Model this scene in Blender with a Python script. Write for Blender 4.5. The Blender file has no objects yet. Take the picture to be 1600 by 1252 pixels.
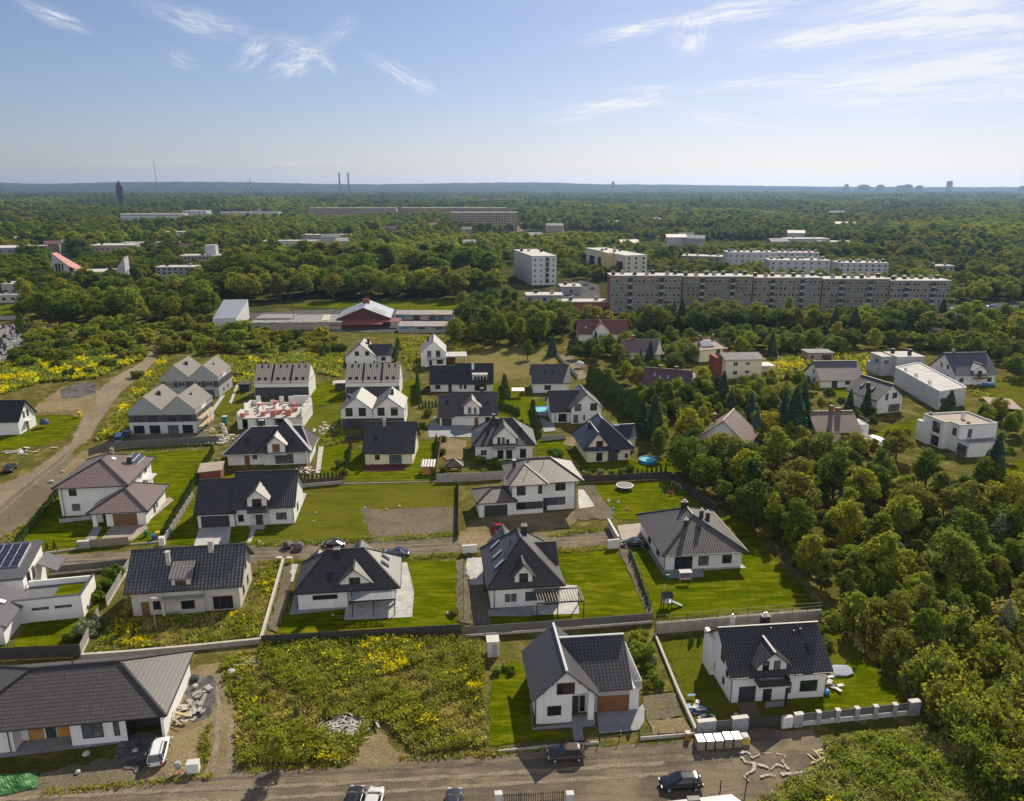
import bpy, bmesh, math, random
import numpy as np
from mathutils import Vector, Matrix
R = math.radians
scene = bpy.context.scene
COL = scene.collection

# ---------------------------------------------------------------- camera
PITCH = R(15.51); FPX = 1200.0; CAMH = 60.0
cam_d = bpy.data.cameras.new("camera"); cam = bpy.data.objects.new("camera", cam_d); COL.objects.link(cam)
cam_d.sensor_width = 36; cam_d.lens = 27.0; cam_d.clip_start = 1; cam_d.clip_end = 60000
cam.location = (0, 0, CAMH); cam.rotation_euler = (R(90) - PITCH, 0, 0)
scene.camera = cam

# ---------------------------------------------------------------- light
SUN_AZ = R(22.7); SUN_EL = R(36.5)           # azimuth measured from +Y towards +X
sd = Vector((math.sin(SUN_AZ) * math.cos(SUN_EL), math.cos(SUN_AZ) * math.cos(SUN_EL), math.sin(SUN_EL)))
sl = bpy.data.lights.new("sun", 'SUN'); sl.energy = 5.0; sl.angle = R(0.53); sl.color = (1, .91, .74)
so = bpy.data.objects.new("sun", sl); COL.objects.link(so); so.rotation_euler = sd.to_track_quat('Z', 'Y').to_euler()
so.location = (200, 500, 400)
scene.view_settings.view_transform = 'Standard'; scene.view_settings.look = 'None'
scene.view_settings.exposure = 0.45; scene.view_settings.gamma = 1
cy = scene.cycles
try:
    cy.use_denoising = True; cy.denoiser = 'OPENIMAGEDENOISE'
    cy.max_bounces = 5; cy.diffuse_bounces = 3; cy.glossy_bounces = 2; cy.transmission_bounces = 3
    cy.transparent_max_bounces = 8; cy.volume_bounces = 0
    cy.sample_clamp_indirect = 4; cy.sample_clamp_direct = 12
except Exception: pass

def gp(px, py, z=0.0):
    """ground point seen at photo pixel (1600 x 1252 frame)"""
    x = (px - 800) / FPX; y = -(py - 626) / FPX
    d = Vector((x, y * math.sin(PITCH) + math.cos(PITCH), y * math.cos(PITCH) - math.sin(PITCH)))
    t = (z - CAMH) / d.z
    return Vector((d.x * t, d.y * t, z))
def pray(px, py):
    x = (px - 800) / FPX; y = -(py - 626) / FPX
    return Vector((x, y * math.sin(PITCH) + math.cos(PITCH), y * math.cos(PITCH) - math.sin(PITCH)))
def pxm(Y):  # pixels per metre on the ground at distance Y
    return FPX / (Y * math.cos(PITCH) + CAMH * math.sin(PITCH))

# ---------------------------------------------------------------- nodes
class NT:
    def __init__(s, tree): s.t = tree; s.n = tree.nodes; s.l = tree.links
    def node(s, typ, **kw):
        n = s.n.new(typ)
        for k, v in kw.items():
            if k == 'ins':
                for i, val in v.items():
                    if hasattr(val, 'is_output') or isinstance(val, bpy.types.NodeSocket): s.l.new(val, n.inputs[i])
                    else: n.inputs[i].default_value = val
            else: setattr(n, k, v)
        return n
    def math(s, op, a, b=0.0, c=None, clamp=False):
        n = s.n.new('ShaderNodeMath'); n.operation = op; n.use_clamp = clamp
        for i, v in enumerate((a, b) if c is None else (a, b, c)):
            if isinstance(v, bpy.types.NodeSocket): s.l.new(v, n.inputs[i])
            else: n.inputs[i].default_value = v
        return n.outputs[0]
    def mix(s, f, a, b, typ='MIX'):
        n = s.n.new('ShaderNodeMix'); n.data_type = 'RGBA'; n.blend_type = typ
        for i, v in ((0, f), (6, a), (7, b)):
            if isinstance(v, bpy.types.NodeSocket): s.l.new(v, n.inputs[i])
            else: n.inputs[i].default_value = v if i == 0 else (*v[:3], 1)
        return n.outputs[2]
    def ramp(s, f, lo, hi):
        n = s.n.new('ShaderNodeMapRange'); n.interpolation_type = 'SMOOTHSTEP'
        s.l.new(f, n.inputs[0]); n.inputs[1].default_value = lo; n.inputs[2].default_value = hi
        return n.outputs[0]
    def noise(s, vec, scale, detail=4, rough=.55, dist=0.0):
        n = s.n.new('ShaderNodeTexNoise'); n.inputs['Scale'].default_value = scale
        n.inputs['Detail'].default_value = detail; n.inputs['Roughness'].default_value = rough
        n.inputs['Distortion'].default_value = dist
        if vec is not None: s.l.new(vec, n.inputs['Vector'])
        return n

# ---------------------------------------------------------------- sky
world = bpy.data.worlds.new("World"); scene.world = world; world.use_nodes = True
w = NT(world.node_tree); w.n.clear()
out = w.node('ShaderNodeOutputWorld'); bg = w.node('ShaderNodeBackground'); bg.inputs[1].default_value = 0.060
sky = w.node('ShaderNodeTexSky'); sky.sky_type = 'NISHITA'; sky.sun_disc = False
sky.sun_elevation = SUN_EL; sky.sun_rotation = SUN_AZ; sky.altitude = 200; sky.air_density = 1.0; sky.dust_density = .7; sky.ozone_density = 2.5
tc = w.node('ShaderNodeTexCoord'); sep = w.node('ShaderNodeSeparateXYZ', ins={0: tc.outputs['Generated']})
az = w.math('ARCTAN2', sep.outputs[0], sep.outputs[1]); el = w.math('ARCSINE', sep.outputs[2])
ae = w.node('ShaderNodeCombineXYZ', ins={0: az, 1: el}).outputs[0]
def azel(px, py):
    d = pray(px, py).normalized()
    return math.atan2(d.x, d.y), math.asin(d.z)
wn = w.noise(ae, 9, 5, .6)
warp = w.node('ShaderNodeVectorMath', operation='MULTIPLY_ADD', ins={0: wn.outputs['Color'], 1: (.040, .012, 0), 2: ae}).outputs[0]
stm = w.node('ShaderNodeMapping', ins={0: warp}); stm.inputs['Rotation'].default_value = (0, 0, R(-9)); stm.inputs['Scale'].default_value = (4, 42, 1)
streak = w.noise(stm.outputs[0], 1.6, 7, .62, .3).outputs['Fac']
fine = w.ramp(streak, .33, .64)
acc = None
WISPS = [  # px0,py0,px1,py1,half width px,strength : the cirrus bands
 (885, 70, 1080, 26, 7, .9), (1050, 34, 1260, 2, 10, .9), (1072, 28, 1092, 80, 20, .8), (1130, 86, 1420, 34, 9, .8), (1155, 72, 1620, -34, 16, 1.0), (1290, 66, 1660, 4, 14, .8),
 (1040, 142, 1330, 118, 6, .6), (1150, 160, 1640, 128, 13, .9), (1200, 140, 1660, 78, 18, .9), (1380, 118, 1700, 104, 16, .8), (1420, 152, 1700, 142, 8, .7), (1400, 30, 1760, 14, 40, .5),
 (828, 188, 1010, 160, 8, 1.0), (960, 165, 1040, 150, 9, .8), (1040, 177, 1210, 193, 7, .8), (830, 166, 1120, 160, 3, .5), (900, 146, 1110, 132, 3, .4), (1380, 176, 1450, 170, 4, .6), (1400, 190, 1440, 188, 3, .5), (1520, 198, 1600, 195, 3, .5),
 (372, 106, 420, 64, 9, .5), (410, 124, 515, 76, 12, .6), (420, 60, 510, 80, 8, .35), (500, 90, 522, 108, 5, .4), (200, 2, 420, 62, 12, .4), (36, 4, 128, 48, 7, .5), (565, 86, 690, 152, 8, .6), (505, 75, 560, 25, 10, .25), (270, 85, 304, 96, 9, .3),
 (100, 253, 330, 252, 3, .2), (380, 255, 560, 253, 3, .2)]
for (x0, y0, x1, y1, hw, st) in WISPS:
    a0, e0 = azel(x0, y0); a1, e1 = azel(x1, y1)
    m = w.node('ShaderNodeMapping', vector_type='TEXTURE', ins={0: warp})
    m.inputs['Location'].default_value = ((a0 + a1) / 2 + .020, (e0 + e1) / 2 + .006, 0)
    m.inputs['Rotation'].default_value = (0, 0, math.atan2(e1 - e0, a1 - a0))
    m.inputs['Scale'].default_value = (math.hypot(a1 - a0, e1 - e0) / 2 + .012, hw * 2.0 / FPX, 1)
    ln = w.node('ShaderNodeVectorMath', operation='LENGTH', ins={0: m.outputs[0]}).outputs['Value']
    fb = w.node('ShaderNodeMapping', ins={0: m.outputs[0]}); fb.inputs['Scale'].default_value = (1.3 + (x0 % 3) * .4, 2.6, 1); fb.inputs['Location'].default_value = (x0 * .37, y0 * .71, 0)
    fi = w.ramp(w.noise(fb.outputs[0], 1.25, 6, .64, .3).outputs['Fac'], .36, .66)
    k = w.math('MULTIPLY', w.math('MULTIPLY', w.ramp(ln, 1.0, .05), st * 1.5), w.math('ADD', fi, .10))
    acc = k if acc is None else w.math('ADD', acc, k)
cl = w.math('MULTIPLY', acc, w.math('MULTIPLY_ADD', fine, .6, .45))
right = w.ramp(az, -.15, .75)   # thin veil towards the sun side
hzn = w.ramp(el, .10, -.005)
veil = w.math('ADD', w.math('MULTIPLY', w.math('MULTIPLY', right, fine), .22), .02)
cl = w.math('ADD', cl, veil, clamp=True)
SKYK = (.88, .86, 1.02)
base = w.mix(1.0, sky.outputs[0], SKYK, 'MULTIPLY')
CLOUD = (10.6, 10.7, 11.2)
c1 = w.mix(cl, base, CLOUD)
# added unseen cloud bank behind the viewer, fill light for shaded walls
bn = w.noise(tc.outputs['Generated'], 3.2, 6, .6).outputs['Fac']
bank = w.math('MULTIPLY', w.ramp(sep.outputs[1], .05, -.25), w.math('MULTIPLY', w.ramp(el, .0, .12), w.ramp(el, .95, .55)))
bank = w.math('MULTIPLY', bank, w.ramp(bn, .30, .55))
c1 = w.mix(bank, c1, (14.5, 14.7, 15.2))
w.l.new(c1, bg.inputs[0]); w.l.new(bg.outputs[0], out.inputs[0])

# ---------------------------------------------------------------- materials
MATS = {}
def new_mat(name):
    m = bpy.data.materials.new(name); m.use_nodes = True
    t = NT(m.node_tree); b = t.n['Principled BSDF']; return m, t, b
def paint(name, c, rough=.75, var=.12, scale=.6, spec=.3, bump=0.0, metal=0.0, fine=9.0):
    if name in MATS: return MATS[name]
    m, t, b = new_mat(name)
    co = t.node('ShaderNodeTexCoord').outputs['Object']
    n1 = t.noise(co, scale, 5, .6).outputs['Fac']; n2 = t.noise(co, fine, 3).outputs['Fac']
    f = t.math('ADD', t.math('MULTIPLY', n1, .65), t.math('MULTIPLY', n2, .35))
    f = t.ramp(f, .3, .7)
    d = [max(0, x * (1 - var)) for x in c]; u = [min(1, x * (1 + var)) for x in c]
    col = t.mix(f, d, u)
    if 'render' in name or 'plaster' in name:
        mp = t.node('ShaderNodeMapping', ins={0: co}); mp.inputs['Scale'].default_value = (2.2, 2.2, .16)
        col = t.mix(t.math('MULTIPLY', t.ramp(t.noise(mp.outputs[0], 1.0, 4, .6).outputs['Fac'], .52, .75), .55), col, [x * .80 for x in c])
    t.l.new(col, b.inputs['Base Color'])
    b.inputs['Roughness'].default_value = rough; b.inputs['Specular IOR Level'].default_value = spec; b.inputs['Metallic'].default_value = metal
    if bump:
        bp = t.node('ShaderNodeBump', ins={'Strength': .6, 'Distance': bump, 'Height': n2}); t.l.new(bp.outputs[0], b.inputs['Normal'])
    MATS[name] = m; return m
def tile(name, c, rough=.42, cw=.40, ch=.42, sx=1.0, sy=1.0, var=.25, spec=.5):
    """roof covering: courses up the slope, rolls across it, from the UV map in metres"""
    if name in MATS: return MATS[name]
    m, t, b = new_mat(name)
    uv = t.node('ShaderNodeUVMap').outputs[0]; s = t.node('ShaderNodeSeparateXYZ', ins={0: uv})
    fv = t.math('FRACT', t.math('DIVIDE', s.outputs[1], ch))
    fu = t.math('FRACT', t.math('DIVIDE', s.outputs[0], cw))
    hu = t.math('SINE', t.math('MULTIPLY', fu, 2 * math.pi))
    step = t.math('POWER', t.math('SUBTRACT', 1.0, fv), 1.0)
    h = t.math('ADD', t.math('MULTIPLY', step, .9 * sy), t.math('MULTIPLY', hu, .35 * sx))
    idv = t.node('ShaderNodeCombineXYZ', ins={0: t.math('FLOOR', t.math('DIVIDE', s.outputs[0], cw)), 1: t.math('FLOOR', t.math('DIVIDE', s.outputs[1], ch))})
    wnz = t.node('ShaderNodeTexWhiteNoise', ins={0: idv.outputs[0]}).outputs['Value']
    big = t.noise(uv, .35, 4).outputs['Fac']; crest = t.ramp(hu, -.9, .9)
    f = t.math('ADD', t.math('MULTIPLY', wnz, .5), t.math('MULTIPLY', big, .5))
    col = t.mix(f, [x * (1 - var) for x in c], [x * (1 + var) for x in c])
    col = t.mix(1.0, col, t.mix(crest, [1 - .45 * min(1, sx)] * 3, [1 + .5 * min(1, sx)] * 3), 'MULTIPLY')  # highlights on the rolls painted into the colour: light crests, dark troughs
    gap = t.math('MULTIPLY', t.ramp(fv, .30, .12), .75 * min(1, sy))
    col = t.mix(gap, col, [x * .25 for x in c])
    t.l.new(col, b.inputs['Base Color'])
    bp = t.node('ShaderNodeBump', ins={'Strength': 1.0, 'Distance': .07, 'Height': h}); t.l.new(bp.outputs[0], b.inputs['Normal'])
    b.inputs['Roughness'].default_value = rough; b.inputs['Specular IOR Level'].default_value = spec
    MATS[name] = m; return m
def leaf(name, c, tr=.52, hv=.25):
    if name in MATS: return MATS[name]
    m, t, b = new_mat(name)
    oi = t.node('ShaderNodeObjectInfo'); rnd = oi.outputs['Random']
    isl = t.node('ShaderNodeNewGeometry').outputs['Random Per Island']
    co = t.node('ShaderNodeTexCoord').outputs['Object']
    n = t.noise(co, .55, 3).outputs['Fac']
    f = t.math('ADD', t.math('MULTIPLY', isl, .45), t.math('MULTIPLY', t.ramp(n, .3, .7), .55))
    col = t.mix(f, [1.5 * x for x in c], [4.6 * x for x in c])
    shift = t.mix(rnd, (1.16, 1.02, .8), (.74, 1.0, 1.1))
    col = t.mix(hv * 2.2, col, t.mix(1.0, col, shift, 'MULTIPLY'))
    t.l.new(col, b.inputs['Base Color']); b.inputs['Roughness'].default_value = .75; b.inputs['Specular IOR Level'].default_value = .03
    tl = t.node('ShaderNodeBsdfTranslucent'); tc_ = t.mix(1.0, col, (1.30, 1.28, .38), 'MULTIPLY'); t.l.new(tc_, tl.inputs[0])
    mx = t.node('ShaderNodeMixShader', ins={0: tr, 1: b.outputs[0], 2: tl.outputs[0]})
    t.l.new(mx.outputs[0], t.n['Material Output'].inputs[0])
    MATS[name] = m; return m
def sheet_mat(name, cols, scales=(.05, .6, 6.0), rough=.9, bump=.03, streak=None, thr=(.38, .62)):
    """ground cover: two or three colours broken up by noise at several sizes"""
    if name in MATS: return MATS[name]
    m, t, b = new_mat(name)
    co = t.node('ShaderNodeTexCoord').outputs['Object']
    v = co
    if streak:
        mp = t.node('ShaderNodeMapping', ins={0: co}); mp.inputs['Rotation'].default_value = (0, 0, streak[0]); mp.inputs['Scale'].default_value = (streak[1], 1, 1); v = mp.outputs[0]
    n1 = t.noise(co, scales[0], 5, .6, .4).outputs['Fac']; n2 = t.noise(v, scales[1], 6, .65).outputs['Fac']; n3 = t.noise(co, scales[2], 4, .7).outputs['Fac']
    col = t.mix(t.ramp(n1, *thr), cols[0], cols[1])
    if len(cols) > 2: col = t.mix(t.math('MULTIPLY', t.ramp(n2, .48, .64), .85), col, cols[2])
    k = t.math('ADD', t.math('MULTIPLY', n3, .9), t.math('MULTIPLY', n2, .7))
    col = t.mix(1.0, col, t.mix(t.ramp(k, .5, 1.1), (.45, .45, .45), (1.5, 1.5, 1.5)), 'MULTIPLY')
    t.l.new(col, b.inputs['Base Color']); b.inputs['Roughness'].default_value = rough; b.inputs['Specular IOR Level'].default_value = 0
    if bump:
        bp = t.node('ShaderNodeBump', ins={'Strength': .8, 'Distance': bump, 'Height': k}); t.l.new(bp.outputs[0], b.inputs['Normal'])
    MATS[name] = m; return m
def pavers(name, c, bw=.2, bh=.1, rough=.8):
    if name in MATS: return MATS[name]
    m, t, b = new_mat(name)
    uv = t.node('ShaderNodeUVMap').outputs[0]
    br = t.node('ShaderNodeTexBrick', ins={'Vector': uv, 'Scale': 1.0, 'Mortar Size': .012, 'Brick Width': bw, 'Row Height': bh, 'Color1': (*[x * .85 for x in c], 1), 'Color2': (*[min(1, x * 1.12) for x in c], 1), 'Mortar': (*[x * .45 for x in c], 1)})
    n = t.noise(uv, .5, 5).outputs['Fac']
    col = t.mix(1.0, br.outputs[0], t.mix(t.ramp(n, .3, .7), (.82, .82, .82), (1.1, 1.1, 1.1)), 'MULTIPLY')
    t.l.new(col, b.inputs['Base Color']); b.inputs['Roughness'].default_value = rough
    MATS[name] = m; return m

WHITE = paint('white_render', (.68, .665, .64), .85, .10, .35); CREAM = paint('cream_render', (.66, .60, .44), .85, .05, .25)
LEMON = paint('lemon_render', (.72, .68, .46), .85, .05); OFFW = paint('offwhite_render', (.66, .64, .60), .85, .06)
GREYW = paint('grey_render', (.30, .31, .30), .85, .06); LGREY = paint('light_grey_render', (.50, .50, .50), .85, .06)
RAW = paint('raw_plaster', (.46, .44, .39), .9, .14, .5, bump=.01); DGREY = paint('anthracite_cladding', (.055, .058, .068), .6, .2)
BLOCK = paint('aerated_block', (.62, .61, .57), .95, .12, 1.2, bump=.01); PINK = paint('pink_block', (.46, .17, .16), .9, .2, 2)
CONC = paint('concrete', (.30, .275, .235), .9, .2, .8, bump=.01); CONCL = paint('pale_concrete', (.42, .39, .33), .9, .15, .8)
GLASS = paint('window_glass', (.018, .022, .028), .06, .3, .5, spec=.8); FRAME_D = paint('dark_frame', (.035, .033, .034), .5, .1)
FRAME_W = paint('white_frame', (.7, .7, .7), .5, .05); FRAME_B = paint('brown_frame', (.13, .055, .025), .55, .2)
WOOD = paint('oak_door', (.17, .085, .035), .55, .25, 1.5); OAK = paint('orange_wood', (.42, .21, .055), .55, .2, 1.2); PALEW = paint('pale_timber', (.48, .36, .2), .8, .2, 2)
GARD = paint('anthracite_door', (.045, .045, .05), .5, .1); STEEL = paint('galvanised_steel', (.45, .46, .48), .4, .1, 2, .5, metal=.6)
DARK = paint('dark_metal', (.03, .03, .032), .5, .1); REDB = paint('red_brick', (.22, .07, .045), .9, .2, 2); DREDW = paint('dark_red_cladding', (.085, .032, .028), .8, .2)
FENCEG = paint('grey_fence_panel', (.13, .125, .115), .8, .15, .6); FENCED = paint('dark_fence_panel', (.05, .046, .042), .8, .2, .6); FENCEC = paint('concrete_fence', (.33, .31, .28), .9, .15, .6)
STONE = paint('split_stone', (.30, .30, .32), .85, .45, 3.5, fine=7, bump=.04); CAPW = paint('pale_cap', (.50, .48, .45), .8, .08)
SOLAR = paint('solar_glass', (.03, .032, .05), .18, .2, .5, spec=.6); ALU = paint('aluminium', (.6, .6, .62), .35, .05, metal=.7)
RUBBER = paint('tyre_rubber', (.02, .02, .02), .9, .1); POOLB = paint('pool_blue', (.04, .22, .55), .5, .1); WATER = paint('pool_water', (.22, .55, .62), .05, .1, spec=.6)
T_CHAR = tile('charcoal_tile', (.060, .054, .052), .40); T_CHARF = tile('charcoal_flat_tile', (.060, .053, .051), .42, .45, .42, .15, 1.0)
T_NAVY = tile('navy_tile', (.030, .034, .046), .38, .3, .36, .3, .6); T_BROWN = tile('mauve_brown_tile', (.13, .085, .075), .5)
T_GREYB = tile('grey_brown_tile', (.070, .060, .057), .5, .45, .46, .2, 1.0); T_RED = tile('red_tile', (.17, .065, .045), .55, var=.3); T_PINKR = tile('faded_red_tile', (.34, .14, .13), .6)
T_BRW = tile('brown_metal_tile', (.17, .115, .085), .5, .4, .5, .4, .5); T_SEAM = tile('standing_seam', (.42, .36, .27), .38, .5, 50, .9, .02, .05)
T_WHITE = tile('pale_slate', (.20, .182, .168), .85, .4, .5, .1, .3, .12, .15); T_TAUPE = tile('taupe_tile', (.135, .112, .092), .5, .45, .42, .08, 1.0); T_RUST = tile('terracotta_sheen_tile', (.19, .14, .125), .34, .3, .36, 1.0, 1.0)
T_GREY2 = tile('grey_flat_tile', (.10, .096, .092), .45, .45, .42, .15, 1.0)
FLATG = paint('roofing_felt', (.20, .195, .185), .9, .25, .3); FLATL = paint('pale_felt', (.42, .40, .38), .9, .15, .3); FLATB = paint('tan_gravel_roof', (.33, .27, .22), .9, .12, .3)

# ---------------------------------------------------------------- mesh builder
class MB:
    def __init__(s): s.v = []; s.f = []; s.m = []
    def poly(s, pts, m=0):
        b = len(s.v); s.v += [tuple(p) for p in pts]; s.f.append(tuple(range(b, b + len(pts)))); s.m.append(m)
    def box(s, x0, x1, y0, y1, z0, z1, m=0):
        b = len(s.v)
        s.v += [(x0, y0, z0), (x1, y0, z0), (x1, y1, z0), (x0, y1, z0), (x0, y0, z1), (x1, y0, z1), (x1, y1, z1), (x0, y1, z1)]
        for q in ((0, 3, 2, 1), (4, 5, 6, 7), (0, 1, 5, 4), (1, 2, 6, 5), (2, 3, 7, 6), (3, 0, 4, 7)):
            s.f.append(tuple(b + i for i in q)); s.m.append(m)
        return s
    def loft(s, rings, m=0, caps=True, mtop=None):
        b = len(s.v); n = len(rings[0])
        for r in rings: s.v += [tuple(p) for p in r]
        for k in range(len(rings) - 1):
            for i in range(n):
                j = (i + 1) % n; s.f.append((b + k * n + i, b + k * n + j, b + (k + 1) * n + j, b + (k + 1) * n + i)); s.m.append(m)
        if caps:
            s.f.append(tuple(b + i for i in reversed(range(n)))); s.m.append(m)
            s.f.append(tuple(b + (len(rings) - 1) * n + i for i in range(n))); s.m.append(m if mtop is None else mtop)
        return s
    def slab(s, top, th=.22, m=0, ms=None):
        low = [(p[0], p[1], p[2] - th) for p in top]
        return s.loft([low, [tuple(p) for p in top]], m if ms is None else ms, True, m)
    def prism_y(s, prof, y0, y1, m=0):   # profile (x,z) counter-clockwise, extruded in depth
        return s.loft([[(x, y0, z) for x, z in prof], [(x, y1, z) for x, z in prof]][::-1], m)
    def prism_x(s, prof, x0, x1, m=0):   # profile (y,z)
        return s.loft([[(x0, y, z) for y, z in prof], [(x1, y, z) for y, z in prof]], m)
    def cyl(s, cx, cy_, z0, z1, r0, r1=None, n=10, m=0, mtop=None):
        r1 = r0 if r1 is None else r1
        ring = lambda r, z: [(cx + r * math.cos(2 * math.pi * i / n), cy_ + r * math.sin(2 * math.pi * i / n), z) for i in range(n)]
        return s.loft([ring(r0, z0), ring(r1, z1)], m, True, mtop)
    def tube(s, p, q, r0, r1=None, n=6, m=0):
        p = Vector(p); q = Vector(q); d = (q - p).normalized(); r1 = r0 if r1 is None else r1
        a = d.orthogonal().normalized(); c = d.cross(a)
        ring = lambda o, r: [o + a * r * math.cos(2 * math.pi * i / n) + c * r * math.sin(2 * math.pi * i / n) for i in range(n)]
        return s.loft([ring(p, r0), ring(q, r1)], m)
    def bar(s, p, q, wd, h, m=0):
        p = Vector(p); q = Vector(q); d = (q - p).normalized(); up = Vector((0, 0, 1))
        a = d.cross(up)
        a = Vector((1, 0, 0)) if a.length < 1e-4 else a.normalized()
        u = a.cross(d) * h / 2; a = a * wd / 2
        return s.loft([[o - a - u, o + a - u, o + a + u, o - a + u] for o in (p, q)], m)
    def mesh(s, name, mats):
        me = bpy.data.meshes.new(name); me.from_pydata(s.v, [], s.f)
        mats = mats if isinstance(mats, (list, tuple)) else [mats]
        for m in mats: me.materials.append(m)
        me.polygons.foreach_set('material_index', s.m)
        V = np.array(s.v, dtype=float); uv = me.uv_layers.new(name='UVMap'); arr = np.zeros((len(me.loops), 2)); k = 0
        for f in s.f:
            P = V[list(f)]; c0 = P - P[0]; nrm = np.zeros(3)
            for i in range(1, len(f) - 1): nrm += np.cross(c0[i], c0[i + 1])
            L = np.linalg.norm(nrm); nrm = nrm / L if L > 1e-9 else np.array((0, 0, 1.))
            if abs(nrm[2]) > .995: U = np.array((1., 0, 0)); W = np.array((0, 1., 0))
            else:
                U = np.array((-nrm[1], nrm[0], 0)); U /= np.linalg.norm(U); W = np.cross(nrm, U)
            arr[k:k + len(f), 0] = P @ U; arr[k:k + len(f), 1] = P @ W; k += len(f)
        uv.data.foreach_set('uv', arr.ravel()); me.update()
        return me
    def build(s, name, mats, parent=None, **kw):
        o = bpy.data.objects.new(name, s.mesh(name, mats)); COL.objects.link(o)
        if parent is not None: o.parent = parent
        for k, v in kw.items(): o[k] = v
        return o
def obj(name, me, parent=None):
    o = bpy.data.objects.new(name, me); COL.objects.link(o)
    if parent is not None: o.parent = parent
    return o
def tag(o, label, cat, group=None, kind=None):
    o['label'] = label; o['category'] = cat
    if group: o['group'] = group
    if kind: o['kind'] = kind
    return o
def empty(name, loc, rz=0.0, label=None, cat=None, group=None):
    o = bpy.data.objects.new(name, None); COL.objects.link(o); o.location = loc; o.rotation_euler = (0, 0, rz); o.empty_display_size = .5
    if label: tag(o, label, cat, group)
    return o
def dup(root, loc, rz=0.0, label=None, group=None, scale=None):
    r = root.copy(); COL.objects.link(r); r.location = loc; r.rotation_euler = (0, 0, rz)
    if scale is not None: r.scale = scale if isinstance(scale, tuple) else (scale,) * 3
    if label: r['label'] = label
    if group: r['group'] = group
    for ch in root.children:
        c = ch.copy(); COL.objects.link(c); c.parent = r
        for g in ch.children:
            d = g.copy(); COL.objects.link(d); d.parent = c
    return r
# ---------------------------------------------------------------- ground
GRASS_G = sheet_mat('rough_grass', [(.082, .084, .017), (.110, .100, .026), (.15, .12, .045)], (.02, .25, 3.0))
FAR_G = sheet_mat('far_ground', [(.035, .046, .014), (.055, .06, .017), (.09, .085, .028)], (.006, .05, .7), bump=0)
LAWN = sheet_mat('mown_lawn', [(.062, .086, .001), (.094, .114, .0018), (.130, .118, .007)], (.11, .9, 9.0), bump=.02, streak=(R(-10), .25))
LAWN2 = sheet_mat('dry_lawn', [(.085, .094, .008), (.115, .108, .015), (.068, .086, .005)], (.07, .5, 6.0), bump=.03, streak=(R(6), .3))
SOIL = sheet_mat('bare_soil', [(.135, .112, .082), (.165, .140, .105), (.10, .095, .04)], (.12, .5, 4.0), bump=.06)
SAND = sheet_mat('sandy_earth', [(.19, .145, .080), (.25, .19, .11), (.125, .11, .055)], (.15, .6, 4.0), bump=.05)
GRAVEL = sheet_mat('gravel_road', [(.125, .104, .076), (.205, .165, .112), (.080, .068, .054)], (.22, .5, 8.0), bump=.05, streak=(R(6), .12))
TRACK = sheet_mat('dirt_track', [(.20, .165, .115), (.27, .22, .155), (.13, .11, .082)], (.08, .45, 5.0), bump=.05, streak=(R(-62), 1.0))
COAL = sheet_mat('cinder', [(.075, .072, .07), (.11, .105, .1), (.15, .14, .12)], (.2, .8, 6.0), bump=.06)
PAV_L = pavers('pale_pavers', (.40, .385, .36), .4, .4); PAV_G = pavers('grey_pavers', (.27, .27, .275)); PAV_R = pavers('warm_pavers', (.36, .29, .23))
ASPH = sheet_mat('asphalt', [(.085, .084, .085), (.11, .108, .105)], (.1, .6, 8), bump=.01)
rg = random.Random(5); NSH = [0]
def rough_edge(pts, step, amp):
    o = []
    for i, p in enumerate(pts):
        q = pts[(i + 1) % len(pts)]; n = max(1, int((q - p).length / step)); d = (q - p)
        nrm = Vector((-d.y, d.x, 0)).normalized()
        for k in range(n):
            o.append(p + d * (k / n) + nrm * (rg.gauss(0, amp) if k else 0))
    return o
def sheet(name, px, z, mat, amp=0.0, step=.8, kind='structure'):
    NSH[0] += 1; z = z + .0012 * NSH[0]
    pts = [gp(*p) for p in px]
    a = sum(pts[i].x * pts[(i + 1) % len(pts)].y - pts[(i + 1) % len(pts)].x * pts[i].y for i in range(len(pts)))
    if a < 0: pts.reverse()
    if amp: pts = rough_edge(pts, step, amp)
    b = MB(); b.poly([(p.x, p.y, z) for p in pts]); return b.build(name, mat, kind=kind)
# base: one sheet reaching past the hills
b = MB(); b.poly([(-14000, -300, -.02), (14000, -300, -.02), (14000, 14000, -.02), (-14000, 14000, -.02)]); b.build('ground', FAR_G, kind='structure')
sheet('rough_grass', [(-700, 1900), (2300, 1900), (1900, 620), (1750, 520), (1200, 530), (620, 520), (560, 500), (100, 470), (-300, 500)], -.012, GRASS_G, 2, 8)
# tracks and roads
sheet('dirt_track', [(250, 546), (238, 545), (222, 566), (178, 590), (150, 612), (146, 640), (128, 655), (112, 690), (80, 715), (38, 742), (-40, 778), (-160, 850), (-160, 880), (-40, 825), (22, 772), (57, 745), (106, 708), (142, 684), (152, 662), (182, 620), (208, 596), (240, 572)], 0, TRACK, .3)
sheet('bare_earth', [(-160, 930), (-40, 825), (22, 772), (57, 745), (106, 708), (128, 712), (92, 764), (20, 856), (-30, 905)], .002, SOIL, .25)
sheet('sandy_verge', [(130, 705), (200, 692), (172, 712), (112, 748), (88, 744)], .004, SAND, .25)
sheet('dirt_clearing', [(60, 632), (98, 604), (150, 598), (150, 640), (128, 652), (88, 648), (40, 650)], .004, SAND, .3)
sheet('cinder', [(92, 610), (120, 598), (150, 598), (150, 614), (120, 622), (98, 624)], .006, COAL, .3)
sheet('gravel_road', [(-60, 905), (70, 869), (200, 862), (400, 853), (560, 848), (716, 838), (960, 826), (962, 856), (860, 862), (745, 865), (640, 872), (400, 880), (80, 893), (-60, 925)], .008, GRAVEL, .25)
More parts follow.
